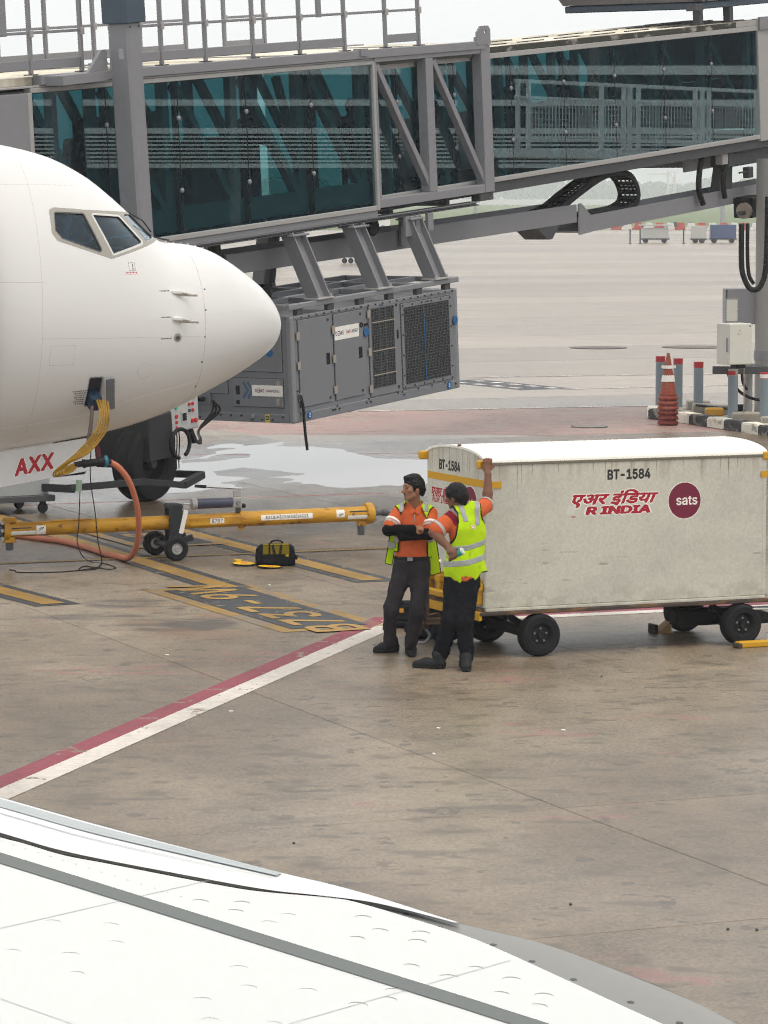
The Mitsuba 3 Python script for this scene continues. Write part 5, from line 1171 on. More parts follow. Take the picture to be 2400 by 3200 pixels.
# ------------------------------------------------------------------ tool bag and yellow paddles
BG = thing("tool_bag", "black canvas tool bag with an olive yellow top flap standing on the yellow line", "bag")
bag_m = pbr("bag_black", (0.011, 0.013, 0.018), 0.8, spec=0.08); olive = pbr("bag_olive", (0.17, 0.135, 0.012), 0.75, spec=0.1)
BM = yawf(-1.235, 40.06, 0, 4)
def bp(name, mesh, mat, parent=None, **k): return put(name, xf(mesh, BM), mat, parent or BG, **k)
def loft(secs, n=28):
    V = []; a = np.arange(n) * 2 * np.pi / n
    for x, hw, z0, z1, e in secs:
        c, s = np.cos(a), np.sin(a); V.append(np.column_stack([np.full(n, x), hw * np.sign(c) * np.abs(c) ** e, (z0 + z1) / 2 + (z1 - z0) / 2 * np.sign(s) * np.abs(s) ** e]))
    k = len(V); V = np.vstack(V + [[[secs[0][0], 0, (secs[0][2] + secs[0][3]) / 2]], [[secs[-1][0], 0, (secs[-1][2] + secs[-1][3]) / 2]]]); F = []
    for i in range(k - 1):
        for j in range(n):
            A, B_, C_, D = i * n + j, i * n + (j + 1) % n, (i + 1) * n + j, (i + 1) * n + (j + 1) % n; F += [[A, D, B_], [A, C_, D]]
    for j in range(n): F += [[len(V) - 2, j, (j + 1) % n], [len(V) - 1, (k - 1) * n + (j + 1) % n, (k - 1) * n + j]]
    m = trimesh.Trimesh(V, np.array(F), process=False)
    if m.volume < 0: m.invert()
    return m
bag = loft([(-.232, .08, .01, .15, .5), (-.225, .105, .004, .19, .45), (-.17, .125, .002, .245, .45), (-.08, .125, .002, .252, .45), (.08, .125, .002, .25, .45), (.16, .125, .002, .247, .45), (.205, .11, .004, .21, .45), (.215, .085, .01, .17, .5)])
bag.vertices += (meshkit.fbm(bag.vertices * 14, 3)[:, None] - .5) * np.array([.012, .014, .008])
bp("body", bag, bag_m, smooth=50)
for x0, x1 in ((-.155, -.09), (-.07, .145)): bp("top_flap", cat([bb(x0, x1, -.131, -.05, .165, .175, .004), bb(x0, x1, -.134, -.12, .14, .235, .006), rot(bb(x0, x1, -.125, -.02, .243, .256, .004), [1, 0, 0], 3, (0, 0, .25))]), olive)
bp("handle", tube(cr([(-.06, -.02, .25), (-.055, -.03, .275), (-.02, -.035, .288), (.03, -.035, .288), (.065, -.03, .275), (.07, -.02, .25)], 6), .011, 8), black_m, smooth=True)
bp("handle_strap", cat(bar((-.045, -.138, .25), (-.02, -.138, .13), .03, .006, (0, 1, 0)), bar((.055, -.138, .25), (.04, -.138, .13), .03, .006, (0, 1, 0))), black_m)
bp("maker_patch", bb(.105, .14, -.138, -.132, .115, .137, .001), pbr("patch_yellow", (.5, .36, .02), .5)); bp("side_clip", bb(.215, .245, -.06, -.01, .07, .12, .01), black_m); bp("side_strap", bar((.2, -.04, .15), (.235, -.04, .10), .03, .008), black_m)
for x in (-.14, -.06, .02, .09): bp("pocket_seam", bb(x - .002, x + .002, -.1325, -.126, .02, .13, .001), black_m)
paddle_y = pbr("paddle_yellow", (0.70, 0.42, 0.015), 0.45)
for i, (x, y, lab, tilt) in enumerate(((-1.60, 40.03, "round yellow marker paddle with its handle, lying left of the tool bag", -2.5), (-1.30, 39.78, "round yellow marker paddle half under the first, in front of the tool bag", 2.5))):
    k = thing("marker_paddle", lab, "paddle"); Mx = yawf(x, y, .012 + .01 * (1 - i), 118 if i == 0 else 10) @ trimesh.transformations.rotation_matrix(math.radians(tilt), [0, 1, 0])
    put("disc", xf(lathe([(.001, 0), (.132, 0), (.136, .004), (.132, .008), (.001, .008)], 36), Mx), paddle_y, k); put("red_mark", xf(mv(lathe([(.001, 0), (.045, 0), (.045, .0008), (.001, .0008)], 20), 0, 0, .0085), Mx), pbr("mark_orange", (.62, .12, .03), .5), k)
    put("rim", xf(lathe([(.1365, -.002), (.1395, 0), (.1395, .009), (.1365, .01)], 36), Mx), black_m, k)
    if i == 0: put("handle", xf(bb(.13, .24, -.022, .022, 0, .02, .008), Mx), paddle_y, k); put("handle_lip", xf(bb(.135, .16, -.04, .04, .003, .03, .008), Mx), paddle_y, k)
litter = pbr("litter_white", (.75, .75, .72), .6)
for x, y, where in ((842, 1829, "just below the yellow paddles"), (1760, 2283, "in the middle of the open concrete right of the wing"), (1356, 2357, "beside the slab joint below the two men"), (522, 2047, "above the red and white line at left"),
                    (1370, 2276, "on the concrete straight below the two men"), (722, 2224, "just below the white band")):
    a = G_(x, y); k = thing("paper_scrap", "tiny white scrap lying " + where, "litter"); whole(k, mv(rot(bx(.035, .02, .008, b=.002), [0, 0, 1], x), a[0], a[1], .0045), litter)
for x, y, where in ((2275, 2906, "left one of two near the lower right corner"), (2365, 2908, "right one of two near the lower right corner"), (1783, 2828, "above the grey wing edge at right"), (918, 2637, "above the wing near the middle"), (1880, 2115, "below the trolley")):
    a = G_(x, y); k = thing("pebble", "tiny dark pebble on the concrete, " + where, "litter"); s = trimesh.creation.icosphere(1, .010); s.vertices *= [1, 1.2, .7]; whole(k, mv(s, a[0], a[1], .007), steel_dk, smooth=True)

# ------------------------------------------------------------------ wing of the viewer's own aircraft, below the window: local x outboard, y forward, z up
WG = thing("aeroplane_wing", "white aeroplane wing with a grey walkway stripe filling the lower left foreground", "aeroplane wing")
Lv = np.array([-.3665, .93, .105]); Lv /= np.linalg.norm(Lv); Cv = np.array([.93, .3665, 0]); Cv /= np.linalg.norm(Cv); Nv = np.cross(Cv, Lv)
WM = frame(np.array([.566, 6.9, 2.6]), Lv, Cv, Nv)
WM = frame(np.array([.566, 6.9, 2.6]), Cv, Lv, Nv)
def wl(p): return np.column_stack([np.asarray(p)[:, 1], np.asarray(p)[:, 0]]) if False else p
def wp(name, V, F, mat, parent=None, **k):
    """V holds (outboard, forward, up)."""
    V = np.asarray(V, float); m = trimesh.Trimesh(V[:, [1, 0, 2]], F, process=False); return put(name, xf(m, WM), mat, parent or WG, **k)
wing_w = pbr("wing_white", (0.585, 0.605, 0.605), 0.32, coat=0.35); wing_s = pbr("slat_white", (0.66, 0.675, 0.68), 0.25, coat=0.6)
le_grey = pbr("leading_edge_grey", (0.215, 0.215, 0.205), 0.42); le_blue = pbr("slat_bare_metal", (0.36, 0.395, 0.41), 0.38); walk = pbr("walkway_grey", (0.135, 0.15, 0.148), 0.6); seal = pbr("rubber_seal", (0.035, 0.022, 0.018), 0.7)
seam_pts = [(9, -4.9), (5, -2.85), (2.6, -1.60), (1.9, -1.21), (1.62, -1.06), (1.458, -.974), (1.398, -.936), (1.286, -.875), (1.2, -.800), (1.076, -.693), (.99, -.617), (.92, -.545), (.862, -.450), (.813, -.378), (.653, -.291), (.509, -.224), (.386, -.187), (.154, -.131), (-.1, -.07), (-.5, .04), (-1.2, .34), (-3, 1.22), (-5.6, 2.5)]
seam_c = cr(seam_pts, 5)
top = sg.Polygon(list(map(tuple, seam_c)) + [(-5.6, -5), (9, -8)]).buffer(0)
m = poly_flat(top, 0); wp("skin", np.column_stack([m.vertices[:, :2], m.vertices[:, 2]]), m.faces[:, ::-1], wing_w)
m = poly_flat(top.buffer(-.02), -.34); wp("lower_skin", m.vertices, m.faces, wing_w)
def ribbon(c, o0, o1, z0, z1):
    """A band along a curve from side offset o0 (height z0) to o1 (height z1); positive offsets are forward."""
    c = np.asarray(c, float); d = np.gradient(c, axis=0); n_ = np.column_stack([d[:, 1], -d[:, 0]]); n_ /= np.linalg.norm(n_, axis=1, keepdims=True)
    n_ *= np.sign(n_[:, 1:2] + 1e-9); a, b_ = c + n_ * o0, c + n_ * o1; k = len(c)
    V = np.vstack([np.column_stack([a, np.full(k, z0)]), np.column_stack([b_, np.full(k, z1)])]); F = []
    for i in range(k - 1): F += [[i, i + 1, k + i + 1], [i, k + i + 1, k + i]]
    return V, np.array(F)
wp("seal_strip", *ribbon(seam_c[:68], .001, .010, .0015, -.004), seal); wp("seal_strip", *ribbon(seam_c[64:], 0, .006, .0, -.012), seal)
def band(st, us, zs, mat, name, lift=0.0, parent=None, gap=.0):
    """Skin between stations [(seam point, front point)], at fractions us with drops zs."""
    A = cr([a for a, b_ in st], 6); B_ = cr([b_ for a, b_ in st], 6); V = []
    fac = np.ones(len(A)) if not gap else np.interp(np.arange(len(A)), [len(A) - 40, len(A) - 8, len(A) - 1], [1.0, .35, gap])
    for u, z in zip(us, zs): V.append(np.column_stack([A + (B_ - A) * u, (z + lift) * fac]))
    k, V, F = len(A), np.vstack(V), []
    for j in range(len(us) - 1):
        for i in range(k - 1): F += [[j * k + i, j * k + i + 1, (j + 1) * k + i + 1], [j * k + i, (j + 1) * k + i + 1, (j + 1) * k + i]]
    return wp(name, V, np.array(F), mat, parent, smooth=True)
slat = [((9, -4.88), (9.5, -4.6)), ((5, -2.83), (5.4, -2.62)), ((2.6, -1.585), (2.95, -1.42)), ((1.9, -1.195), (2.22, -1.06)), ((1.458, -.958), (1.74, -.80)), ((1.286, -.858), (1.53, -.685)), ((1.076, -.677), (1.28, -.545)), ((.92, -.53), (1.06, -.42)), ((.85, -.43), (.94, -.35)), ((.777, -.335), (.80, -.285)), ((.67, -.258), (.675, -.235)), ((.60, -.212), (.60, -.20))]
us = [0, .35, .62, .80, .92, 1.0, 1.04, 1.05, 1.0]; zs = [.002, .004, .003, -.003, -.014, -.035, -.07, -.11, -.16]
band(slat, us, zs, wing_s, "slat", .003, gap=.05)
band(slat[:-4], [.52, .62, .74], [.0033, .003, -.001], le_blue, "slat_metal_band", .0050)
band(slat[:-4], [.375, .39], [.0041, .0041], le_blue, "slat_rivet_line", .0050)
fixed = [((.85, -.435), (.82, -.33)), ((.813, -.370), (.76, -.25)), ((.653, -.283), (.615, -.09)), ((.509, -.216), (.50, .0)), ((.386, -.179), (.37, .06)), ((.154, -.123), (.14, .135)), ((-.1, -.062), (-.12, .185)), ((-.5, .05), (-.52, .31)), ((-1.2, .35), (-1.25, .66)), ((-3, 1.23), (-3.05, 1.54)), ((-5.6, 2.51), (-5.65, 2.82))]
band(fixed, [0, .25, .5, .7, .85, .95, 1.0, 1.0, .9], [-.010, -.011, -.015, -.024, -.038, -.058, -.10, -.2, -.3], le_grey, "fixed_leading_edge")
for a, b_ in ((.724, -.289), (.617, -.257), (.476, -.191), (.352, -.157), (.221, -.122), (.06, -.07), (-.08, -.03)):
    m = lathe([(.001, .0), (.0075, .0), (.0075, -.004)], 10); wp("screw", mv(m, a - .01, b_ + .012, -.0095).vertices, m.faces, steel_dk)
stripe = cr([(4, -2.42), (2.0, -1.36), (1.345, -1.008), (.649, -.645), (.15, -.385), (-.057, -.281), (-1.2, .30), (-5.5, 2.4)], 5)
wp("walkway_stripe", *ribbon(stripe, -.062, -.004, .0018, .0018), walk)
ringm = pbr("fastener_edge", (0.34, 0.33, 0.30), 0.6)
rings = [(.87, -.694), (.837, -.611), (.783, -.644), (.675, -.393), (.58, -.393), (.543, -.314), (.543, -.46), (.491, -.343), (.342, -.419), (.257, -.368), (.294, -.295), (.21, -.249), (.131, -.309), (.099, -.227), (.042, -.266), (.204, -.507), (.159, -.541), (.143, -.609), (.73, -.545), (.69, -.60)]
rings += [(1.10 - .17 * i + .05 * (j % 2), -1.10 + .085 * i - .11 * j) for i in range(7) for j in range(4) if (i * 3 + j) % 5 < 3]
for i, (a, b_) in enumerate(rings):
    r = .021; t = np.linspace(-.9 + .2 * math.sin(i * 7), 1.5 + .3 * math.sin(i * 3), 14)
    c = np.column_stack([a + r * np.sin(t + .6), b_ + r * np.cos(t + .6) , np.full(14, .0006)]); wd = (.0011 if i < 18 else .0005) * np.sin(np.linspace(.1, 3.04, 14))
    m = tube(c, np.maximum(wd, 1e-4), 5); wp("fastener_ring", m.vertices, m.faces, ringm)
joint_w = pbr("wing_joint", (0.50, 0.515, 0.51), 0.5)
for pts in ([(3, -2.62), (1.345, -1.78), (-.2, -.98)], [(1.02, -.62), (.72, -1.35), (.35, -2.3)], [(.33, -.20), (.02, -.9), (-.3, -1.6)], [(2.4, -1.35), (2.1, -2.0)]):
    wp("panel_joint", *ribbon(cr(pts, 6), -.0012, .0012, .0009, .0009), joint_w)
for i in range(60):
    a, b_ = 1.75 - .036 * i, -1.12 + .0188 * i
    if b_ < -.30 - .42 * a: wp("rivet", *(lambda m: (mv(m, a, b_ - .03, .0006).vertices, m.faces))(lathe([(.001, .0004), (.0032, .0), (.0032, -.001)], 6)), joint_w)

# ------------------------------------------------------------------ covered baggage trolley: local x along its length, y away, z up
BT = thing("baggage_trolley", "white enclosed baggage trolley on four black wheels with red lettering and a round red logo", "baggage trolley")
CA = math.radians(22.96); CM_ = yawf(.923, 31.85, 0, 22.96)
def bt(name, mesh, mat, parent=None, **k): return put(name, xf(mesh, CM_), mat, parent or BT, **k)
LL, WW, ZB, ZT = 2.896, 1.32, .464, 1.783
def cart_fn(p, n, uv):
    x = (p.x - .923) * math.cos(CA) + (p.y - 31.85) * math.sin(CA); y = (p.y - 31.85) * math.cos(CA) - (p.x - .923) * math.sin(CA)
    s = x + y * 0.9; z = p.z
    base = lerp3((0.545, 0.535, 0.465), (0.49, 0.485, 0.425), smoothstep(0.35, 0.7, fbm(s * 2.2, z * 2.0, 3.0, octaves=4)))
    base = base * (0.93 + 0.14 * noise(s * 60, z * 60))
    k = dr.floor(s * 9.0); off = cell_rand(k, 3) * 0.10; w = dr.abs(s - (k + 0.2) / 9.0 - off)              # rust runs below the eave, one every so often
    run = smoothstep(0.008, 0.001, w) * smoothstep(1.42 + 0.28 * cell_rand(k, 5), 1.76, z) * smoothstep(0.35, 0.75, cell_rand(k, 9)) * (0.4 + 0.6 * noise(z * 30, s * 80))
    soft = smoothstep(0.5, 0.75, fbm(s * 14, z * 0.8, 8.0)) * smoothstep(1.50, 1.80, z) * 0.35
    c = mix(base, mi.Color3f(0.20, 0.13, 0.06), dr.minimum(run * 1.0 + soft * 0.9, 0.85))
    smear = smoothstep(0.52, 0.62, fbm(s * 1.7 + 4, z * 3.2, 12.0, octaves=4)) * smoothstep(1.12, 0.98, z) * smoothstep(0.60, 0.74, z)
    c = mix(c, mi.Color3f(0.33, 0.335, 0.30), smear * 0.16)
    low = smoothstep(0.68, 0.5, z + 0.10 * (fbm(s * 6, z * 6) - 0.5)) * smoothstep(0.45, 0.65, fbm(s * 9, z * 14, 1.0, octaves=4))
    c = mix(c, mi.Color3f(0.18, 0.15, 0.09), low * 0.2)
    scr = smoothstep(0.74, 0.80, fbm(s * 5 + 9, z * 42, 4.0, octaves=3)) * smoothstep(1.2, 0.9, z) * smoothstep(0.4, 0.6, fbm(s * 1.1, z * 2, 9.0))
    return mix(c, mi.Color3f(0.11, 0.10, 0.085), scr * 0.4)
cart_m = pbr("trolley_white", proc(cart_fn), 0.5)
roof_w = pbr("trolley_roof_white", (0.80, 0.79, 0.72), 0.45)
def rust_fn(p, n, uv):
    return lerp3((0.06, 0.045, 0.04), (0.17, 0.095, 0.045), smoothstep(0.45, 0.68, fbm(p.x * 6, p.y * 6, p.z * 18, octaves=4)))
rust_m = pbr("rusty_frame", proc(rust_fn), 0.8)
trol_y = pbr("trolley_yellow", (0.56, 0.30, 0.012), 0.5); maroon = pbr("logo_maroon", (0.165, 0.012, 0.04), 0.45); cred = pbr("letter_dark_red", (0.36, 0.012, 0.03), 0.45); halo = pbr("letter_white_edge", (0.78, 0.74, 0.70), 0.5); ink = pbr("stencil_black", (0.025, 0.027, 0.03), 0.6)
arc = [(WW / 2 - (WW / 2 + .005) * math.cos(t), ZT + .115 * math.sin(t) ** .9) for t in np.linspace(0, np.pi, 25)]
bt("side_panel", bb(.008, LL - .008, 0, .03, ZB, ZT, .008), cart_m); bt("side_panel", bb(.008, LL - .008, WW - .03, WW, ZB, ZT, .008), cart_m)
endp = sg.Polygon([(.002, ZB), (WW - .002, ZB), (WW - .002, ZT)] + [(y, z - .004) for y, z in arc[::-1]][1:-1] + [(.002, ZT)])
def on_endx(poly, x0, th): 
    m = extr(poly, th); v = m.vertices; m.vertices = np.column_stack([x0 + v[:, 2], v[:, 0], v[:, 1]]); return m
bt("end_panel", on_endx(endp, 0, .03), cart_m); bt("end_panel", on_endx(endp, LL - .03, .03), cart_m)
for x in (0.0, LL - .03): bt("corner_angle", bb(x - .004, x + .034, -.006, .02, ZB, ZT, .004), cart_m)
V = []; F = []
for x in (-.012, LL + .012):
    for o in (0, .012):
        for y, z in arc: V.append([x, WW / 2 + (y - WW / 2) * (1 + o * .8), z + o])
n = len(arc)
for a, b_, fl_ in ((n, 3 * n, 0), (0, 2 * n, 1), (0, n, 0), (2 * n, 3 * n, 1)):
    for i in range(n - 1): q_ = [[a + i, b_ + i, b_ + i + 1], [a + i, b_ + i + 1, a + i + 1]]; F += [t[::-1] for t in q_] if fl_ else q_
bt("roof", trimesh.Trimesh(np.array(V), np.array(F), process=False), roof_w, smooth=30)
bt("eave_trim", bb(-.012, LL + .012, -.014, .004, ZT - .014, ZT + .012, .003), pbr("eave_grime", (.17, .16, .125), .8)); bt("eave_trim", bb(-.012, LL + .012, WW - .004, WW + .014, ZT - .014, ZT + .012, .003), roof_w)
arc_t = sg.LineString([(y, z + .004) for y, z in arc]).buffer(.011); bt("end_trim", on_endx(arc_t, -.016, .016), roof_w)
bt("roof_stud", bb(-.02, .01, .55, .59, 1.905, 1.93), rust_m)
# bands and corner lugs
bt("yellow_band", bb(-.006, -.0015, -.006, WW - .02, 1.565, 1.632, .001), trol_y); bt("yellow_band", bb(-.006, .155, -.0115, -.0065, 1.56, 1.622, .001), trol_y)
bt("yellow_band", bb(LL - .06, LL + .006, -.0115, -.0065, 1.575, 1.635, .001), trol_y)
for x, y in ((0, 0), (0, WW), (LL, 0), (LL, WW)): bt("corner_lug", bb(x - (.085 if x == 0 else .04), x + (.035 if x == 0 else .10), y - .03, y + .03, ZT - .04, ZT + .036, .012), trol_y)
for y in (.10, .95, 1.2): bt("lower_bracket", bb(-.055, -.0015, y - .045, y + .035, .49, .72, .008), trol_y); bt("lower_bracket", bb(-.065, -.0015, y - .07, y + .06, .62, .69, .008), trol_y)
# lettering
def on_side(m, x, z, o=.0015): return xf(m, frame(np.array([x, -o, z]), np.array([1., 0, 0]), np.array([0., 0, 1]), np.array([0., -1, 0])))
def on_left(m, y, z, o=.0015): return xf(m, frame(np.array([-o, y, z]), np.array([0., -1, 0]), np.array([0., 0, 1]), np.array([-1., 0, 0])))
def squeeze(m, kx, sl=0.0): m = m.copy(); m.vertices[:, 0] = m.vertices[:, 0] * kx + sl * m.vertices[:, 1]; return m
bt("fleet_number", on_side(squeeze(heavy(text("BT-1584", .084), .0035), .86), 1.455, 1.65), ink, label="black fleet number on the long side")
bt("fleet_number", on_left(squeeze(heavy(text("BT-1584", .084), .0035), .92), .80, 1.715), ink, label="black fleet number on the end wall")
DEVA = [[[(198,74),(199,86),(252,86),(252,96),(255,104),(260,109),(271,113),(289,112),(303,106),(314,97),(323,86),(422,85),(422,74),(412,72),(411,18),(398,19),(397,73),(386,72),(385,18),(372,19),(371,33),(354,31),(348,33),(341,39),(335,52),(335,58),(343,61),(347,65),(346,71),(344,73),(327,73),(326,57),(301,56),(303,52),(321,52),(327,49),(332,42),(332,30),(330,26),(323,20),(316,18),(303,18),(293,21),(276,34),(276,39),(285,45),(295,35),(302,32),(313,31),(318,33),(318,37),(314,40),(304,38),(297,39),(290,45),(287,51),(287,61),(292,67),(300,70),(312,70),(313,73),(270,73),(270,19),(257,18),(256,72),(245,73),(244,60),(242,57),(219,57),(217,55),(220,52),(234,53),(240,51),(248,42),(249,33),(247,27),(241,21),(245,19),(245,14),(241,7),(235,8),(218,18),(206,20),(203,24),(203,30),(208,35),(217,34),(223,30),(234,34),(235,36),(231,40),(220,38),(213,39),(208,43),(203,52),(203,60),(208,67),(216,70),(228,70),(229,73)],[(351,50),(357,44),(363,44),(372,49),(372,73),(360,73),(360,58),(355,51)],[(267,95),(269,86),(304,87),(296,95),(282,100),(269,98)]],[[(229,93),(229,102),(233,106),(241,106),(245,102),(245,93),(241,89),(233,89)]],[[(58,55),(60,60),(70,62),(75,51),(82,41),(91,39),(94,41),(94,46),(90,52),(81,53),(81,64),(91,66),(93,72),(90,74),(85,74),(74,70),(70,77),(70,82),(72,84),(82,87),(97,86),(106,78),(109,86),(179,85),(179,74),(170,73),(171,65),(168,55),(164,50),(156,45),(176,27),(176,23),(170,17),(166,17),(161,21),(142,40),(135,51),(137,61),(141,63),(148,63),(153,60),(155,61),(157,67),(155,73),(129,72),(129,21),(127,18),(116,18),(114,21),(113,46),(108,46),(107,35),(102,29),(94,26),(84,26),(71,33)],[(107,73),(105,59),(114,59),(114,73)]],[[(0,74),(1,86),(61,86),(63,84),(63,75),(61,73),(53,72),(53,50),(51,45),(46,40),(38,37),(49,29),(54,22),(54,9),(49,0),(45,0),(37,5),(40,18),(19,30),(10,39),(8,45),(8,72)],[(22,49),(27,41),(32,40),(31,49),(39,54),(39,73),(22,73)]]]
dv = unary_union([sg.Polygon(r[0], r[1:]).buffer(0) for r in DEVA])
def hindi(w): 
    g = affinity.scale(dv, w / 422, w / 422 * .82, origin=(0, 0)); g = affinity.translate(g, -w / 2, -.048 * w / .36); return affinity.skew(g, xs=22, origin=(0, 0))
hg = affinity.scale(hindi(.88), 1, .80, origin=(0, 0))
bt("airline_name", on_side(extr(hg.buffer(.0085), .001), 1.312, 1.448), halo); bt("airline_name", on_side(extr(hg.buffer(.001), .001), 1.312, 1.448, .0030), cred, label="dark red Devanagari airline name on the long side")
ri = squeeze(heavy(text("R INDIA", .064), .0045), 1.92, .30); bt("airline_name", on_side(squeeze(heavy(text("R INDIA", .066, .0006), .011), 1.90, .30), 1.352, 1.322), halo); bt("airline_name", on_side(ri, 1.352, 1.322, .0042), cred, label="dark red latin airline name with missing letters on the long side")
bt("torn_sticker", on_side(extr(sg.Polygon([(-.06, -.03), (.03, -.03), (.075, .05), (-.02, .05)]), .001), .86, 1.325), pbr("sticker_ghost", (.60, .595, .54), .5)); bt("torn_sticker", on_side(bb(-.018, .018, -.005, .005, 0, .001), .885, 1.272, .003), cred)
def logo(place, c1, c2, r, kx):
    bt("round_logo", place(lathe([(.001, 0), (r * 1.04, 0), (r * 1.04, .001), (.001, .001)], 48), c1, c2, .0015), halo); k = bt("round_logo", place(lathe([(.001, 0), (r, 0), (r, .001), (.001, .001)], 48), c1, c2, .0030), maroon, label="round maroon logo with a white word")
    bt("logo_word", place(squeeze(text("sats", r * .50), kx), c1 + r * .13 * (1 if c1 > 1 else -1), c2 + .0, .0046), halo, k)
logo(lambda m, a, b_, o: on_side(m, a, b_, o), 2.035, 1.385, .168, 1.02); logo(lambda m, a, b_, o: on_left(m, a, b_, o), .34, 1.40, .155, 1.0)
h2 = hindi(.56); bt("airline_name", on_left(extr(h2.buffer(.001), .001), .93, 1.47), cred); bt("airline_name", on_left(squeeze(text("AIR INDIA", .066), 1.1, .25), .95, 1.385), cred)
# chassis
bt("deck_rail", bb(-.07, LL + .06, -.035, .03, ZB - .066, ZB - .032, .006), rust_m); bt("deck_rail", bb(-.07, LL + .06, WW - .03, WW + .035, ZB - .105, ZB - .032, .006), rust_m); bt("deck", bb(-.05, LL + .04, .035, WW - .035, ZB - .066, ZB - .004, .004), rust_m)
bt("sill", bb(.0, LL, -.018, .025, ZB - .0305, ZB - .002, .004), cart_m); bt("deck_end", bb(-.075, -.045, -.03, WW + .03, ZB - .11, ZB - .03, .006), trol_y)
for y in (.3, WW - .3): bt("chassis_beam", bb(.1, LL - .1, y - .04, y + .04, .375, .397), black_m)
for x, y0, y1 in ((.547, .02, 1.16), (2.648, .02, 1.16)):
    bt("axle_beam", bb(x - .05, x + .05, y0 + .08, y1 - .06, .15, .24, .01), black_m); [bt("spring_hanger", bar((x - .05, yy, .25), (x - .22, yy, .36), .06, .06), black_m) for yy in (.2, 1.0)]
    for y in (y0, y1):
        w_ = bt("wheel", mv(lathe([(.10, -.055), (.115, -.075), (.165, -.08), (.188, -.065), (.197, -.04), (.197, -.012), (.192, -.010), (.192, .010), (.197, .012), (.197, .04), (.188, .065), (.165, .08), (.115, .075), (.10, .055)], 36, 1), x, y, .197), tyre_m, smooth=35)
        bt("rim", mv(lathe([(.001, -.05), (.03, -.055), (.035, -.035), (.085, -.03), (.105, -.06), (.108, .05), (.001, .05)], 28, 1), x, y, .197), black_m, w_, smooth=30)
        for a in np.linspace(.3, .3 + 2 * np.pi, 5, endpoint=False): bt("wheel_nut", mv(lathe([(.001, -.045), (.010, -.045), (.010, -.03)], 6, 1), x + .062 * math.cos(a), y, .197 + .062 * math.sin(a)), steel, w_)
bt("brake_beam", bb(2.2, 2.95, .45, .62, .14, .30, .02), black_m); bt("rear_bumper", xf(bx(.35, .25, .14, b=.03), frame(np.array([2.95, .2, .25]), np.array([1., 0, 0]), np.array([0., 1, 0]), np.array([0., 0, 1]))), black_m)
bt("release_lever", cat(bar((2.86, -.10, .05), (2.98, -.12, .32), .02, .03), bar((2.62, -.04, .345), (2.9, -.05, .335), .02, .02), bar((2.85, -.04, .33), (3.0, -.05, .28), .02, .02)), chrome)
# drawbar folded at the left end
bt("drawbar", cat(bar((-.05, .50, .30), (-.34, .58, .30), .05, .06), bar((-.05, .95, .30), (-.34, .70, .30), .05, .06)), rust_m); bt("drawbar_post", bb(-.36, -.29, .60, .68, .22, .66, .01), rust_m); bt("drawbar_handle", tube(cr([(-.33, .64, .66), (-.33, .72, .70), (-.33, .88, .69), (-.33, .92, .64)], 6), .014, 7), rust_m, smooth=True)
bt("drawbar_eye", tube(np.array([(-.40 + .05 * math.cos(t), .64 + .05 * math.sin(t), .42) for t in np.linspace(0, 2 * np.pi, 17)[:-1]]), .018, 7, closed=True), rust_m, smooth=True)
bt("tow_rail", bb(-.14, -.08, .45, 1.15, .50, .56, .01), trol_y)
for y in (.5, 1.1): bt("guard_post", bb(-.14, -.08, y - .04, y + .04, .565, .74, .01), trol_y)
def chain(pts, name, r=.017):
    c = cr(pts, 14); s = np.r_[0, np.cumsum(np.linalg.norm(np.diff(c, axis=0), axis=1))]; n_ = max(4, int(s[-1] / .042)); k0 = None
    q_ = np.stack([np.interp(np.linspace(0, s[-1], n_ + 1), s, c[:, j]) for j in range(3)], 1)
    for i in range(n_):
        a, b_ = q_[i], q_[i + 1]; d = b_ - a; L = np.linalg.norm(d); d = d / L; u = np.cross(d, [.3, .8, .5] if i % 2 else [.8, -.3, .4]); u /= np.linalg.norm(u); mid = (a + b_) / 2
        ring = np.array([mid + d * math.cos(t) * L * .68 + u * math.sin(t) * r for t in np.linspace(0, 2 * np.pi, 11)[:-1]]); m = tube(ring, .0055, 5, closed=True)
        if k0 is None: k0 = bt(name, m, rust_m)
        else: bt("link", m, rust_m, k0)
chain([(-.10, .12, .64), (-.12, .12, .5), (-.13, .10, .35), (-.12, .12, .2), (-.10, .13, .12)], "safety_chain")
chain([(-.10, 1.12, .42), (-.16, 1.05, .26), (-.24, .92, .15), (-.32, .82, .18), (-.34, .72, .34)], "safety_chain")
# chocks and the black case by the drawbar
k = thing("wheel_chock", "yellow bar chock in front of the right near wheel of the trolley", "chock"); P_ = lambda m: xf(m, CM_)
put("bar", P_(bb(2.50, 2.85, -.24, -.14, .002, .06, .01)), trol_y, k); put("foot", P_(bb(2.48, 2.53, -.25, -.13, .001, .05, .01)), rust_m, k)
k = thing("wheel_chock", "pale wooden wedge chock behind the far rear trolley wheel", "chock"); m = extr(sg.Polygon([(0, 0), (.16, 0), (0, .11)]), .14); v = m.vertices; m.vertices = np.column_stack([-v[:, 0], v[:, 2], v[:, 1]]); m.invert(); put("wedge", P_(mv(m, 2.46, 1.05, 0)), pbr("wood_pale", (.42, .27, .13), .7), k); put("edge", P_(bb(2.28, 2.31, 1.04, 1.2, .0, .09)), black_m, k)
k = thing("tool_case", "small black ribbed case with an orange label behind the man with crossed arms", "case")
cM = yawf(.22, 34.2, 0, -30)
put("body", xf(loft([(-.14, .05, .0, .20, .5), (-.12, .075, .0, .26, .4), (.0, .08, .0, .27, .4), (.12, .075, .0, .22, .4), (.14, .05, .01, .18, .5)]), cM), bag_m, k, smooth=45)
for z in (.05, .10, .15, .2): put("rib", xf(bb(-.10, .10, -.088, -.078, z, z + .02, .004), cM), black_m, k)
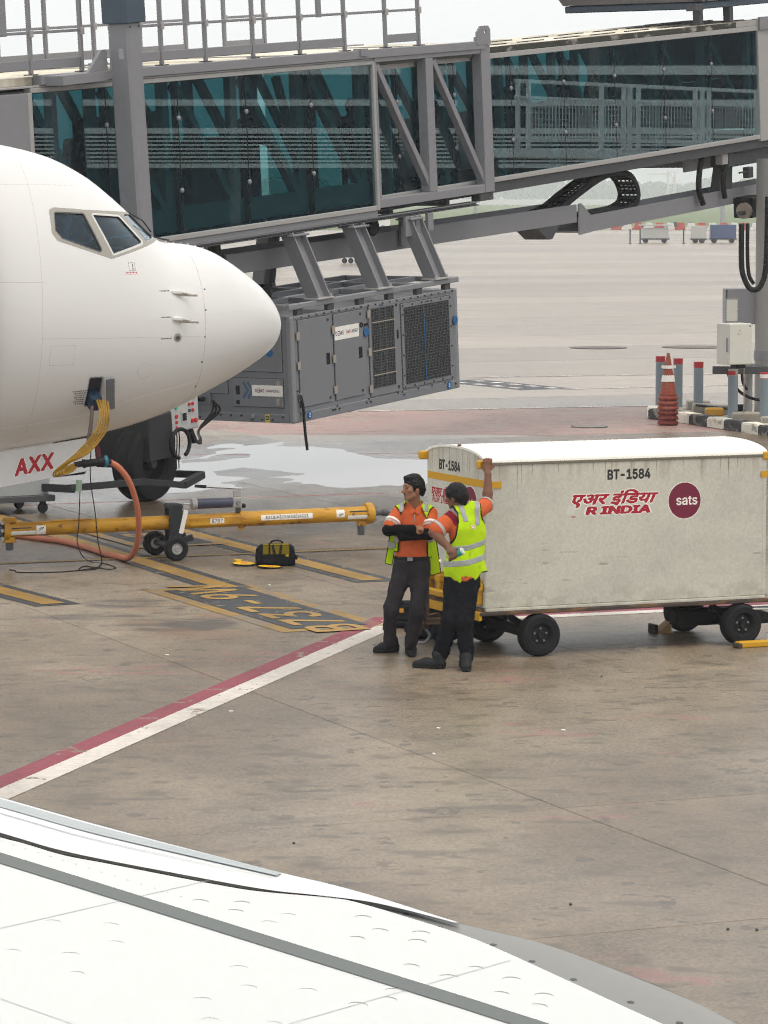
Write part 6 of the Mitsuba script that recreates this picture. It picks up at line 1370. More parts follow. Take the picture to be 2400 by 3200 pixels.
put("label_plate", xf(bb(-.06, .02, -.0925, -.0885, .16, .20, .001), cM), pbr("label_orange", (.6, .25, .02), .5), k)
k = thing("hitch_gear", "heap of black hitch gear and a hose on the ground behind the drawbar", "hitch gear")
for i, (x, y, s, z) in enumerate(((.34, 33.35, .12, .10), (.46, 33.2, .13, .12), (.58, 33.1, .12, .10), (.45, 33.3, .10, .25))):
    m = trimesh.creation.icosphere(3, s); m.vertices *= [1.2, .9, .9]; m.vertices += (meshkit.fbm(m.vertices * 9 + i, 3)[:, None] - .5) * .06; put("lump", mv(m, x, y, z), bag_m, k, smooth=True)
put("hook", tube(cr([(.30, 32.95, .02), (.38, 32.9, .02), (.43, 32.9, .09), (.39, 32.9, .15)], 6), .012, 7), steel, k, smooth=True)

# ------------------------------------------------------------------ people: bodies and clothes as smooth distance fields
class Field:
    def __init__(s, lo, hi, h):
        s.lo, s.h = np.array(lo, float), h; s.n = np.ceil((np.array(hi) - s.lo) / h).astype(int) + 1; s.f = np.full(s.n, 1.0)
        s.ax = [s.lo[i] + h * np.arange(s.n[i]) for i in range(3)]
    def sub(s, lo, hi):
        a = np.clip(np.floor((np.array(lo) - s.lo) / s.h).astype(int), 0, s.n); b = np.clip(np.ceil((np.array(hi) - s.lo) / s.h).astype(int) + 1, 0, s.n)
        sl = tuple(slice(i, j) for i, j in zip(a, b)); return sl, np.stack(np.meshgrid(*[s.ax[i][sl[i]] for i in range(3)], indexing="ij"), -1)
    def put(s, sl, d, k):
        a = s.f[sl]
        if k <= 0: s.f[sl] = np.minimum(a, d); return
        h = np.clip(.5 + .5 * (d - a) / k, 0, 1); s.f[sl] = d + (a - d) * h - k * h * (1 - h)
    def cone(s, a, b, ra, rb, k=.02):
        a, b = np.array(a, float), np.array(b, float); m = max(ra, rb) + k + .05
        sl, P = s.sub(np.minimum(a, b) - m, np.maximum(a, b) + m); d = b - a; L2 = max(d @ d, 1e-12)
        t = np.clip(((P - a) @ d) / L2, 0, 1); s.put(sl, np.linalg.norm(P - a - t[..., None] * d, axis=-1) - (ra + (rb - ra) * t), k)
    def ell(s, c, r, R=None, k=.02):
        c, r = np.array(c, float), np.array(r, float); m = r.max() + k + .05; sl, P = s.sub(c - m, c + m); q = P - c
        if R is not None: q = q @ np.array(R).T
        n = np.linalg.norm(q / r, axis=-1); g = np.linalg.norm(q / r ** 2, axis=-1); s.put(sl, n * (n - 1) / np.maximum(g, 1e-9), k)
    def pts(s): return np.stack(np.meshgrid(*s.ax, indexing="ij"), -1)
    def copy(s): o = Field.__new__(Field); o.lo, o.h, o.n, o.ax, o.f = s.lo, s.h, s.n, s.ax, s.f.copy(); return o
    def mesh(s):
        f = s.f.copy(); f[[0, -1]] = np.maximum(f[[0, -1]], .01); f[:, [0, -1]] = np.maximum(f[:, [0, -1]], .01); f[:, :, [0, -1]] = np.maximum(f[:, :, [0, -1]], .01)
        neg = f < 0; S = [n - 1 for n in f.shape]; cnt = np.zeros(S, np.int8)
        cor = [(i, j, k) for i in (0, 1) for j in (0, 1) for k in (0, 1)]
        for c in cor: cnt += neg[c[0]:c[0] + S[0], c[1]:c[1] + S[1], c[2]:c[2] + S[2]]
        act = np.argwhere((cnt > 0) & (cnt < 8)); idx = np.full(S, -1); idx[tuple(act.T)] = np.arange(len(act))
        val = np.stack([f[act[:, 0] + c[0], act[:, 1] + c[1], act[:, 2] + c[2]] for c in cor], 1); C = np.array(cor, float); acc = np.zeros((len(act), 3)); num = np.zeros(len(act))
        for a in range(8):
            for b in range(a + 1, 8):
                if abs(C[a] - C[b]).sum() != 1: continue
                x = (val[:, a] < 0) != (val[:, b] < 0); t = val[:, a] / np.where(x, val[:, a] - val[:, b], 1); acc[x] += (C[a] + t[:, None] * (C[b] - C[a]))[x]; num += x
        V = s.lo + s.h * (act + acc / num[:, None]); F = []
        for ax in range(3):
            o = [i for i in range(3) if i != ax]; sh = [slice(None)] * 3; sh2 = list(sh); sh[ax] = slice(0, -1); sh2[ax] = slice(1, None)
            e = np.argwhere(neg[tuple(sh)] != neg[tuple(sh2)]); e = e[(e[:, o[0]] > 0) & (e[:, o[1]] > 0) & (e[:, o[0]] < f.shape[o[0]] - 1) & (e[:, o[1]] < f.shape[o[1]] - 1)]
            flip = neg[tuple(e.T)]; q = []
            for d0, d1 in ((0, 0), (1, 0), (1, 1), (0, 1)): c = e.copy(); c[:, o[0]] -= d0; c[:, o[1]] -= d1; q.append(idx[tuple(c.T)])
            q = np.stack(q, 1)
            if ax == 1: flip = ~flip
            q[~flip] = q[~flip][:, ::-1]; q = q[(q >= 0).all(1)]; F.append(np.vstack([q[:, [0, 1, 2]], q[:, [0, 2, 3]]]))
        m = trimesh.Trimesh(V, np.vstack(F), process=False)
        if m.volume < 0: m.invert()
        return m

def fold(F, amp, fr, seed, sl=None):
    """Cloth folds: shifts the surface by noise stretched along the pull of the cloth."""
    near = np.abs(F.f) < .06; P = np.argwhere(near) * F.h + F.lo
    F.f[near] += amp * (meshkit.fbm(P * np.array(fr), 3, seed) - .5) * 2
hiv = pbr("hi_vis_yellow", (0.43, 0.65, 0.014), 0.75, spec=0.06, sheen=0.2); tape = pbr("reflective_tape", (0.30, 0.315, 0.32), 0.35); piping = pbr("vest_piping", (0.02, 0.03, 0.012), 0.8, spec=0.06)
shirt_o = pbr("shirt_orange", (0.55, 0.115, 0.042), 0.8, spec=0.06); shirt_c = pbr("shirt_cuff_grey", (0.42, 0.37, 0.36), 0.8, spec=0.06); shirt_m = pbr("shirt_maroon", (0.17, 0.015, 0.03), 0.8, spec=0.06); shirt_g = pbr("shirt_grey", (0.26, 0.23, 0.24), 0.8, spec=0.06)
trous_g = pbr("trousers_charcoal", (0.030, 0.027, 0.032), 0.85, spec=0.06); trous_b = pbr("trousers_black", (0.010, 0.011, 0.014), 0.85, spec=0.06); sleeve_b = pbr("arm_sleeve_black", (0.008, 0.008, 0.010), 0.75, spec=0.06)
shoe_m = pbr("shoe_black", (0.014, 0.015, 0.017), 0.5, spec=0.2); sole_m = pbr("shoe_sole", (0.03, 0.032, 0.033), 0.8, spec=0.06); hair_m = pbr("hair_black", (0.008, 0.008, 0.009), 0.55, spec=0.2)
skin1 = pbr("skin_brown", (0.285, 0.145, 0.088), 0.5, spec=0.2); skin2 = pbr("skin_dark_brown", (0.175, 0.082, 0.052), 0.5, spec=0.2); eye_m = pbr("eye_dark", (0.012, 0.009, 0.008), 0.3); lip_m = pbr("lip_brown", (0.20, 0.075, 0.06), 0.5)

def basis(f, up=(0, 0, 1)):
    f = np.array(f, float); f /= np.linalg.norm(f); r = np.cross(f, np.array(up, float)); r /= np.linalg.norm(r); return np.stack([r, f, np.cross(r, f)])   # rows: right, forward, up
def head(F, c, R, s=1.0):
    """A head about its centre c; rows of R are right, forward, up."""
    w = lambda x, y, z: c + s * (x * R[0] + y * R[1] + z * R[2])
    F.ell(w(0, -.012, .028), np.array([.073, .092, .088]) * s, R, .01); F.ell(w(0, .028, -.035), np.array([.060, .062, .072]) * s, R, .03); F.ell(w(0, .058, -.085), np.array([.030, .024, .020]) * s, R, .025)
    F.cone(w(0, .083, .018), w(0, .108, -.022), .010 * s, .014 * s, .014); F.ell(w(0, .098, -.028), np.array([.019, .012, .010]) * s, R, .008)
    F.cone(w(-.036, .072, .032), w(.036, .072, .032), .013 * s, .013 * s, .018); F.ell(w(0, .082, -.054), np.array([.024, .011, .0075]) * s, R, .008); F.ell(w(0, .080, -.066), np.array([.020, .010, .007]) * s, R, .008)
    for q in (-1, 1):
        F.ell(w(q * .046, .055, -.012), np.array([.020, .022, .018]) * s, R, .02); F.ell(w(q * .074, -.008, -.012), np.array([.012, .020, .033]) * s, R, .008); F.cone(w(q * .052, .018, -.06), w(q * .025, .06, -.088), .018 * s, .014 * s, .02)
    return w
def hair(F, c, R, s=1.0, lift=.014, slope=.70, off=0.0, puff=None):
    w = lambda x, y, z: c + s * (x * R[0] + y * R[1] + z * R[2])
    F.ell(w(0, -.014, .030), np.array([.073 + lift, .092 + lift, .088 + lift]) * s, R, 0)
    F.cone(w(0, -.075, -.02), w(0, -.066, -.07), .05 * s, .035 * s, .03)
    if puff: F.ell(w(0, .045, .105), np.array(puff) * s, R, .03); F.ell(w(0, -.02, .112), np.array(puff) * s, R, .03)
    for q in (-1, 1): F.cone(w(q * .066, .022, .04), w(q * .068, .018, -.012), .016 * s, .008 * s, .01)
    P = (F.pts() - c) @ R.T / s; cut = (slope * P[..., 1] + off - P[..., 2]) * .8 * s
    side = np.maximum(np.abs(P[..., 0]) - .055, 0) + 0 * P[..., 0]; keep = (np.abs(P[..., 1] - .02) < .014) & (np.abs(P[..., 0]) > .055) & (P[..., 2] > -.02)
    F.f = np.where(keep, F.f, np.maximum(F.f, cut)); fold(F, .009, (70, 70, 45), 5)
def foot(F, heel, toe, k=.02, r=.042):
    heel, toe = np.array(heel, float), np.array(toe, float); d = toe - heel
    F.cone(heel + [0, 0, .042], heel + d * .55 + [0, 0, .044], .040, .043, k); F.cone(heel + d * .5 + [0, 0, .040], toe - d * .12 + [0, 0, .030], .044, .030, .025); F.cone(heel + d * .05 + [0, 0, .06], heel + d * .1 + [0, 0, .12], .042, .044, k)
    F.f = np.maximum(F.f, .004 - F.pts()[..., 2])
def shoe_parts(k, tag_, heel, toe):
    heel, toe = np.array(heel, float), np.array(toe, float); lo, hi = np.minimum(heel, toe) - .09, np.maximum(heel, toe) + .09; hi[2] += .1; lo[2] = -.01
    F = Field(lo, hi, .006); foot(F, heel, toe); F.f -= .006
    up_ = F.copy(); up_.f = np.maximum(up_.f, .024 - F.pts()[..., 2]); so = F.copy(); so.f = np.maximum(so.f - .005, np.maximum(F.pts()[..., 2] - .026, .002 - F.pts()[..., 2]))
    s_ = put("shoe", up_.mesh(), shoe_m, k, smooth=True); put("sole", so.mesh(), sole_m, s_, smooth=35)
    d = (toe - heel) / np.linalg.norm(toe - heel)
    for i in range(4):
        c = heel + d * (.13 + .022 * i) + [0, 0, .098 - .007 * i]; n_ = np.array([-d[1], d[0], 0]); put("lace", tube([c - n_ * .022 + [0, 0, -.004], c, c + n_ * .022 + [0, 0, -.004]], .004, 5), sole_m, s_)
def fist(F, wrist, c, R, s=1.0, curl=1.0):
    """A closed hand: palm about c, four bent fingers and the thumb; R rows: across the knuckles, out of the back of the hand, along the hand."""
    w = lambda x, y, z: c + s * (x * R[0] + y * R[1] + z * R[2])
    F.ell(w(0, 0, 0), np.array([.042, .020, .048]) * s, R, .015); F.cone(wrist, w(0, 0, -.02), .027, .028, .02)
    for i, L in enumerate((.90, 1.0, .95, .78)):
        x = -.033 + .022 * i; a = w(x, .006, .040); b = w(x, -.012 * curl + .004, .040 + .034 * L); d = w(x, -.042 * curl, .036 + .020 * L); e = w(x, -.044 * curl, .010)
        F.cone(a, b, .0115, .0105, .004); F.cone(b, d, .0105, .0095, .004); F.cone(d, e, .0095, .0085, .004)
    F.cone(w(-.036, -.004, -.018), w(-.052, -.022, .012), .0135, .012, .008); F.cone(w(-.052, -.022, .012), w(-.034, -.050, .030), .012, .010, .005)
def A(p, y): return at_(p[0], p[1], y)

# ---- the man with crossed arms, facing the stand, looking left
P1 = thing("person", "man with crossed arms, open yellow vest, orange shirt and charcoal trousers, looking left", "person")
J = {k: at_(*v) for k, v in dict(pel=(1287, 1762, 32.12), hl=(1263, 1768, 32.10), hr=(1314, 1768, 32.12), kl=(1221, 1905, 32.00), al=(1217, 2008, 32.10), kr=(1304, 1908, 31.98), ar=(1283, 2014, 32.07),
     wa=(1287, 1722, 32.12), ch=(1293, 1645, 32.13), sl=(1244, 1604, 32.10), sr=(1345, 1606, 32.14), nk=(1297, 1583, 32.13), hd=(1291, 1527, 32.08), el=(1213, 1657, 31.98), wl=(1286, 1654, 31.90), er=(1344, 1668, 32.00), wr=(1258, 1676, 31.93)).items()}
toeL, heelL = np.array([*G_(1170, 2040), 0]), np.array([*G_(1233, 2038), 0]); toeR, heelR = np.array([*G_(1287, 2056), 0]), np.array([*G_(1281, 2030), 0])
R1 = basis((-.90, -.43, -.03)); B_lo, B_hi = np.array([-.32, 31.6, -.02]), np.array([.60, 32.5, 1.74])
def torso1(F, g, k=.05):
    F.ell(J["ch"] + [0, 0, .01], [.158 + g, .105 + g, .165 + g], None, k); F.ell(J["ch"] + [0, 0, -.13], [.148 + g, .10 + g, .14 + g], None, k); F.ell(J["wa"], [.142 + g, .098 + g, .12 + g], None, k)
    F.cone(J["sl"] + [.02, 0, .0], J["sr"] - [.02, 0, .0], .052 + g, .052 + g, k); F.cone(J["nk"] + [-.05, .01, -.012], J["nk"] + [.05, .01, -.012], .04 + g, .04 + g, k)
F = Field(B_lo, B_hi, .0065); torso1(F, -.018)
F.ell(J["pel"], [.135, .09, .11], None, .04); F.cone(J["hl"], J["kl"], .075, .052, .03); F.cone(J["kl"], J["al"], .052, .036, .02); F.cone(J["hr"], J["kr"], .075, .052, .03); F.cone(J["kr"], J["ar"], .052, .036, .02); foot(F, heelL, toeL); foot(F, heelR, toeR)
F.cone(J["nk"] + [0, 0, -.03], J["hd"] + [.008, .0, -.05], .054, .052, .025)
for s_, e_, w_ in (("sl", "el", "wl"), ("sr", "er", "wr")): F.cone(J[s_], J[e_], .048, .041, .02); F.cone(J[e_], J[w_], .040, .029, .015)
hw = head(F, J["hd"], R1, .98)
fist(F, J["wl"], J["wl"] + np.array([.045, .015, .004]), basis((0, -.5, .8), (1, .15, 0)), .78); fist(F, J["wr"], J["wr"] + np.array([-.03, .07, .025]), basis((0, -.6, .7), (-.8, .5, .3)), .78)
body1 = put("body", F.mesh(), skin1, P1, smooth=True)
F = Field(J["hd"] - .2, J["hd"] + [.2, .2, .25], .005); hair(F, J["hd"], R1, .98, .013, .78, -.002, (.052, .045, .026)); put("hair", F.mesh(), hair_m, P1, smooth=True)
def face(k, w, R, s, brow=True):
    for q in (-1, 1):
        put("eye", xf(mv(trimesh.creation.icosphere(2, 1), 0, 0, 0), frame(w(q * .031, .0805, .012), R[0] * .0135 * s, R[1] * .006 * s, R[2] * .0062 * s)), eye_m, k, smooth=True)
        put("eyebrow", tube([w(q * .014, .090, .031), w(q * .032, .086, .036), w(q * .052, .068, .030)], [.0032, .0045, .002], 6), hair_m, k, smooth=True)
    put("lips", tube([w(-.022, .088, -.060), w(0, .0945, -.059), w(.022, .088, -.060)], [.002, .0055, .002], 6), lip_m, k, smooth=True)
face(P1, hw, R1, .98); put("moustache", tube([hw(-.026, .086, -.052), hw(0, .097, -.044), hw(.026, .086, -.052)], [.002, .0042, .002], 6), hair_m, P1, smooth=True)
F = Field(B_lo, B_hi, .0075); F.ell(J["pel"] + [0, 0, -.01], [.153, .108, .12], None, .04); F.ell(J["pel"] + [0, 0, .045], [.15, .104, .09], None, .04)
for h_, k_, a_ in (("hl", "kl", "al"), ("hr", "kr", "ar")):
    F.cone(J[h_], J[k_], .094, .066, .045); F.cone(J[k_], J[a_] + [0, 0, -.0], .064, .060, .05)
Z = F.pts(); F.f = np.maximum(F.f, np.maximum(Z[..., 2] - (J["wa"][2] - .06), .055 - Z[..., 2])); fold(F, .015, (11, 11, 14), 3); put("trousers", F.mesh(), trous_g, P1, smooth=True)
F = Field(B_lo, B_hi, .007); torso1(F, .006); F.ell(J["wa"] + [0, 0, -.03], [.150, .106, .10], None, .03)
mid = {}
for s_, e_ in (("sl", "el"), ("sr", "er")): mid[s_] = J[s_] + (J[e_] - J[s_]) * .72; F.cone(J[s_], mid[s_], .066, .068, .03)
nkc = np.linalg.norm((Z[::1, ::1, ::1] if False else F.pts()) - (J["nk"] + [-.008, -.06, .035]), axis=-1); F.f = np.maximum(F.f, .062 - nkc); F.f = np.maximum(F.f, (J["wa"][2] - .068) - F.pts()[..., 2]); fold(F, .013, (15, 15, 9), 8)
put("shirt", F.mesh(), shirt_o, P1, smooth=True)
def cuff(k, a, b, r, L, mat, name, t0=1.0, o=.004):
    d = (b - a) / np.linalg.norm(b - a); c = a + (b - a) * t0; x = np.cross(d, [0, 1., .2]); x /= np.linalg.norm(x); put(name, xf(lathe([(r - .02, L / 2 + .003), (r + o, L / 2), (r + o, -L / 2), (r, -L / 2 - .006)], 24), frame(c, x, np.cross(d, x), d)), mat, k, smooth=40)
for s_ in ("sl", "sr"):
    e_ = {"sl": "el", "sr": "er"}[s_]; cuff(P1, J[s_], mid[s_], .070, .022, shirt_c, "sleeve_cuff", .93); cuff(P1, J[s_], mid[s_], .071, .016, sign_white, "sleeve_band", .72, .002)
put("collar", cat(bar(J["nk"] + [-.075, -.03, .022], J["nk"] + [-.012, -.10, -.05], .05, .012, (-.3, -1, .4)), bar(J["nk"] + [.06, -.02, .03], J["nk"] + [.012, -.10, -.055], .05, .012, (.3, -1, .4))), shirt_o, P1); put("zip", rod(J["nk"] + [-.004, -.108, -.06], J["nk"] + [-.004, -.118, -.13], .004, 6), steel_lt, P1)
put("collar_back", tube(np.array([J["nk"] + [.072 * math.cos(t), .005 + .06 * math.sin(t), .022 + .02 * math.sin(t)] for t in np.linspace(-.3, math.pi + .3, 16)]), .013, 8), shirt_g, P1, smooth=True)
F = Field(B_lo + [0, 0, 1.0], B_hi, .006)
for e_, w_ in (("el", "wl"), ("er", "wr")): F.cone(J[e_], J[e_] + (J[w_] - J[e_]) * 1.02, .051, .044, .02); s0 = {"el": "sl", "er": "sr"}[e_]; F.cone(J[e_] + (J[s0] - J[e_]) * .34, J[e_], .054, .052, .02)
fold(F, .005, (22, 22, 30), 6); put("arm_sleeves", F.mesh(), sleeve_b, P1, smooth=True)
bz = J["wa"][2] - .062; put("belt", xf(lathe([(.99, -.018), (1.02, -.016), (1.02, .016), (.99, .018)], 40), frame(np.array([J["wa"][0], J["wa"][1], bz]), np.array([.163, 0, 0]), np.array([0, .121, 0]), np.array([0, 0, 1.]))), black_m, P1, smooth=40); put("buckle", bx(.05, .008, .034, (J["wa"][0] - .018, J["wa"][1] - .128, bz), b=.003), steel, P1)
# the open vest: two front panels pulled back over the shoulders, the back hanging behind
F = Field(B_lo, B_hi, .0065); torso1(F, .028); F.cone(J["wa"] + [-.10, .05, -.02], J["wa"] + [-.165, .03, -.19], .075, .04, .05); F.cone(J["wa"] + [.09, .06, .0], J["wa"] + [.165, .06, -.27], .085, .05, .05); F.cone(J["wa"] + [0, .06, 0], J["wa"] + [0, .08, -.2], .1, .08, .05)
I_ = F.copy(); I_.f = F.f + .017; P = F.pts(); xr = P[..., 0] - J["ch"][0]; zr = P[..., 2]
open_half = np.interp(zr, [1.0, 1.12, 1.26, 1.37, 1.44, 1.50, 1.60], [.135, .135, .130, .085, .062, .05, .04])
front = np.minimum(P[..., 1] - (J["ch"][1] - .015), 1.0); cutf = np.minimum(open_half - np.abs(xr + .008), -front)
arm = np.full(F.f.shape, 1.0)
for s_, dx in (("sl", -1), ("sr", 1)):
    d = np.linalg.norm((P - (J[s_] + [dx * .035, -.02, -.06])) / np.array([.075, .16, .125]), axis=-1); arm = np.minimum(arm, (d - 1) * .08)
nk = np.linalg.norm(P - (J["nk"] + [-.008, -.03, .055]), axis=-1) - .085; hem = np.maximum(np.maximum(.905 + .28 * np.abs(xr - .03) * 0 + .06 * (xr < 0) - zr, -9), zr - 1.60)
f0 = np.maximum(F.f, -I_.f)
for c_ in (cutf, -arm, -nk, hem): f0 = np.maximum(f0, c_)
F.f = f0; V1 = F.copy(); fold(F, .009, (16, 16, 8), 12); put("vest", F.mesh(), hiv, P1, smooth=True)
def vest_tape(V, name, k, mat, region, g=.0045):
    T_ = V.copy(); T_.f = np.maximum(T_.f - g, region); m = T_.mesh(); put(name, m, mat, k, smooth=30)
vest_tape(V1, "vest_tape", P1, tape, np.abs(zr - 1.075) - .028); vest_tape(V1, "vest_tape", P1, tape, np.maximum(np.abs(np.abs(xr + .0) - .112) - .021, 1.33 - zr))
edge = np.minimum(np.minimum(np.abs(cutf), np.abs(arm)), np.abs(hem)) - .0045; vest_tape(V1, "vest_piping", P1, piping, edge, .003)
def flap(k, px_pts, y, bulge, mat=hiv):
    """A hanging cloth panel: a closed, slightly curved sheet 10 mm thick with dark piping at its rim."""
    c = np.array([at_(a, b, y) for a, b in px_pts]); o = c.mean(0); g = sg.Polygon([(q[0] - o[0], q[2] - o[2]) for q in c]).buffer(.008); m = extr(g, .010).subdivide_to_size(.03) if False else extr(g, .010)
    v, f = trimesh.remesh.subdivide_to_size(m.vertices, m.faces, .025); yy = y + v[:, 2] + bulge * np.sin(9 * v[:, 0] + 4 * v[:, 1]) + .012 * np.sin(28 * v[:, 0] + 6 * v[:, 1]); fk = put("vest_flap", trimesh.Trimesh(np.column_stack([o[0] + v[:, 0], yy, o[2] + v[:, 1]]), f, process=False), mat, k, smooth=30)
    b = np.array(sg.LineString(g.exterior.coords).segmentize(.02).coords)[:-1]; yb = y + .004 + bulge * np.sin(9 * b[:, 0] + 4 * b[:, 1]) + .012 * np.sin(28 * b[:, 0] + 6 * b[:, 1]); put("piping", tube(np.column_stack([o[0] + b[:, 0], yb, o[2] + b[:, 1]]), .0055, 6, closed=True), piping, fk, smooth=True)
    return fk
fl1 = flap(P1, [(1222, 1668), (1240, 1668), (1236, 1690), (1228, 1728), (1222, 1762), (1207, 1757), (1213, 1722)], 32.08, .012)
fl2 = flap(P1, [(1330, 1640), (1352, 1648), (1362, 1700), (1369, 1745), (1374, 1788), (1348, 1794), (1340, 1760), (1336, 1700)], 32.26, .015)
put("tape", bx(.070, .006, .055, at_(1224, 1704, 32.06), b=.002), tape, fl1)
shoe_parts(P1, "l", heelL, toeL); shoe_parts(P1, "r", heelR, toeR)

# ---- the man seen from behind, one hand up on the trolley
P2 = thing("person", "man seen from behind, yellow vest, black trousers, raised hand on the trolley corner", "person")
J = {k: at_(*v) for k, v in dict(pel=(1444, 1818, 31.28), hl=(1422, 1826, 31.28), hr=(1466, 1826, 31.27), kl=(1408, 1938, 31.16), al=(1375, 2046, 31.24), kr=(1449, 1946, 31.16), ar=(1459, 2054, 31.14),
     wa=(1448, 1765, 31.30), ch=(1456, 1668, 31.34), sl=(1422, 1613, 31.34), sr=(1490, 1600, 31.38), nk=(1446, 1592, 31.37), hd=(1425, 1552, 31.36), el=(1354, 1664, 31.22), wl=(1400, 1709, 31.10), er=(1523, 1574, 31.62), wr=(1525, 1483, 31.72)).items()}
toeL, heelL = np.array([*G_(1290, 2086), 0]), np.array([*G_(1378, 2090), 0]); toeR, heelR = np.array([*G_(1449, 2072), 0]), np.array([*G_(1457, 2099), 0])
R2 = basis((-.82, .55, -.20), (-.12, 0, 1)); B_lo, B_hi = np.array([.20, 30.8, -.02]), np.array([1.06, 31.95, 1.95])
def torso2(F, g, k=.05):
    Rt = basis((-.45, .9, 0)); F.ell(J["ch"] + [0, 0, .01], [.155 + g, .110 + g, .165 + g], Rt, k); F.ell(J["ch"] + [-.005, 0, -.15], [.145 + g, .108 + g, .15 + g], Rt, k); F.ell(J["wa"] + [0, 0, -.02], [.142 + g, .108 + g, .14 + g], Rt, k)
    F.cone(J["sl"] + [.01, 0, 0], J["sr"] - [.01, 0, 0], .056 + g, .056 + g, k); F.cone(J["nk"] + [-.04, .0, -.015], J["nk"] + [.04, .0, -.01], .045 + g, .045 + g, k)
F = Field(B_lo, B_hi, .0065); torso2(F, -.018); F.ell(J["pel"], [.13, .10, .11], None, .04); F.cone(J["hl"], J["kl"], .075, .052, .03); F.cone(J["kl"], J["al"], .052, .036, .02); F.cone(J["hr"], J["kr"], .075, .052, .03); F.cone(J["kr"], J["ar"], .052, .036, .02); foot(F, heelL, toeL); foot(F, heelR, toeR)
F.cone(J["nk"] + [0, 0, -.03], J["hd"] + [.012, .0, -.04], .056, .055, .025)
F.cone(J["sl"], J["el"], .050, .043, .02); F.cone(J["el"], J["el"] + (J["wl"] - J["el"]) * .4, .042, .042, .015); F.cone(J["el"] + (J["wl"] - J["el"]) * .4, J["wl"], .042, .030, .015)
F.cone(J["sr"], J["er"], .050, .045, .02); F.cone(J["er"], J["er"] + (J["wr"] - J["er"]) * .35, .044, .045, .015); F.cone(J["er"] + (J["wr"] - J["er"]) * .35, J["wr"], .045, .030, .015)
hw = head(F, J["hd"], R2, .98)
lug = at_(1527, 1450, 31.80); hc = J["wr"] + (lug - J["wr"]) * np.array([.4, .55, .72]) + [-.012, 0, 0]; fist(F, J["wr"], hc, basis((-.12, -.98, .1), (.05, 0, 1)) , 1.0, .9)
bA, bB = at_(1388, 1748, 31.05), at_(1456, 1717, 30.99); bd = (bB - bA) / np.linalg.norm(bB - bA); grip = bA + bd * .085
hx = basis(np.array([.15, -.95, .25]), np.cross([.15, -.95, .25], bd)); gc = grip + [-.012, -.012, .030]
F.ell(gc, [.040, .030, .030], None, .015); F.cone(J["wl"], gc, .029, .028, .02)
for i in range(4):
    o = bd * (-.030 + .021 * i); n1 = np.array([.0, -1.0, .1]); n2 = np.cross(bd, n1); rr = .040
    arcp = [grip + o + rr * (math.cos(t) * n1 * 1.0 + math.sin(t) * np.array([0, .1, 1.0])) for t in (1.35, .5, -.35, -1.1)]
    for a_, b_ in zip(arcp[:-1], arcp[1:]): F.cone(a_, b_, .0105, .0095, .004)
F.cone(gc + [.02, .0, .0], grip + bd * .05 + [0, -.02, .042], .013, .011, .006)
put("body", F.mesh(), skin2, P2, smooth=True)
F = Field(J["hd"] - .2, J["hd"] + [.2, .2, .25], .005); hair(F, J["hd"], R2, .98, .014, .70, -.034); put("hair", F.mesh(), hair_m, P2, smooth=True); face(P2, hw, R2, .98)
F = Field(B_lo, B_hi, .0075); F.ell(J["pel"] + [0, 0, -.005], [.148, .118, .125], None, .04); F.ell(J["pel"] + [0, 0, .06], [.146, .115, .09], None, .04)
F.cone(J["hl"], J["kl"], .095, .082, .05); F.cone(J["kl"], J["al"], .080, .072, .03); F.cone(J["hr"], J["kr"], .095, .078, .05); F.cone(J["kr"], J["ar"], .076, .064, .03)
Z = F.pts(); F.f = np.maximum(F.f, np.maximum(Z[..., 2] - (J["wa"][2] - .03), .05 - Z[..., 2])); fold(F, .017, (11, 11, 13), 4); put("trousers", F.mesh(), trous_b, P2, smooth=True)
F = Field(B_lo, B_hi, .007); torso2(F, .006); mid = {"sl": J["sl"] + (J["el"] - J["sl"]) * .80, "sr": J["sr"] + (J["er"] - J["sr"]) * .86}
F.cone(J["sl"], mid["sl"], .070, .080, .03); F.cone(J["sr"], mid["sr"], .068, .070, .03); F.ell(J["pel"] + [0, 0, .05], [.158, .126, .10], None, .03); F.f = np.maximum(F.f, (J["pel"][2] - .012) - F.pts()[..., 2]); fold(F, .006, (12, 12, 8), 9)
S2 = F.copy(); put("shirt", F.mesh(), shirt_o, P2, smooth=True)
P = F.pts(); ta_ = ((P - J["sl"]) @ (mid["sl"] - J["sl"])) / np.sum((mid["sl"] - J["sl"]) ** 2); nearL = np.linalg.norm(P - (J["sl"] + np.clip(ta_, 0, 1.2)[..., None] * (mid["sl"] - J["sl"])), axis=-1) - .105; wx_ = (P[..., 0] - J["sl"][0]) * .75 + (P[..., 2] - J["sl"][2]) * .66
back = P[..., 1] - (J["sl"][1] + .02)
for lo_, hi_, m_ in ((.10, .40, shirt_m), (-.22, .10, shirt_g)):
    T_ = S2.copy(); q_ = ta_ + 1.2 * ((P[..., 2] - J["sl"][2]) + .06) * 0 ; T_.f = np.maximum(np.maximum(T_.f - .0035, np.maximum(lo_ - q_, q_ - hi_) * .1), np.maximum(nearL, back)); put("sleeve_stripe", T_.mesh(), m_, P2, smooth=30)
cuff(P2, J["sl"], mid["sl"], .083, .026, shirt_c, "sleeve_cuff", .97); cuff(P2, J["sr"], mid["sr"], .072, .018, shirt_c, "sleeve_cuff", .98)
put("collar", tube(np.array([J["nk"] + [.066 * math.cos(t), .06 * math.sin(t), .02 + .012 * math.cos(t)] for t in np.linspace(0, 2 * np.pi, 24)[:-1]]), .013, 8, closed=True), shirt_g, P2, smooth=True)
F = Field(B_lo, B_hi, .0065); torso2(F, .033); F.cone(J["wa"] + [-.02, 0, 0], J["wa"] + [-.035, 0, -.17], .130, .128, .06); F.cone(J["wa"] + [.06, .0, .05], J["wa"] + [.13, -.0, -.12], .11, .10, .06)
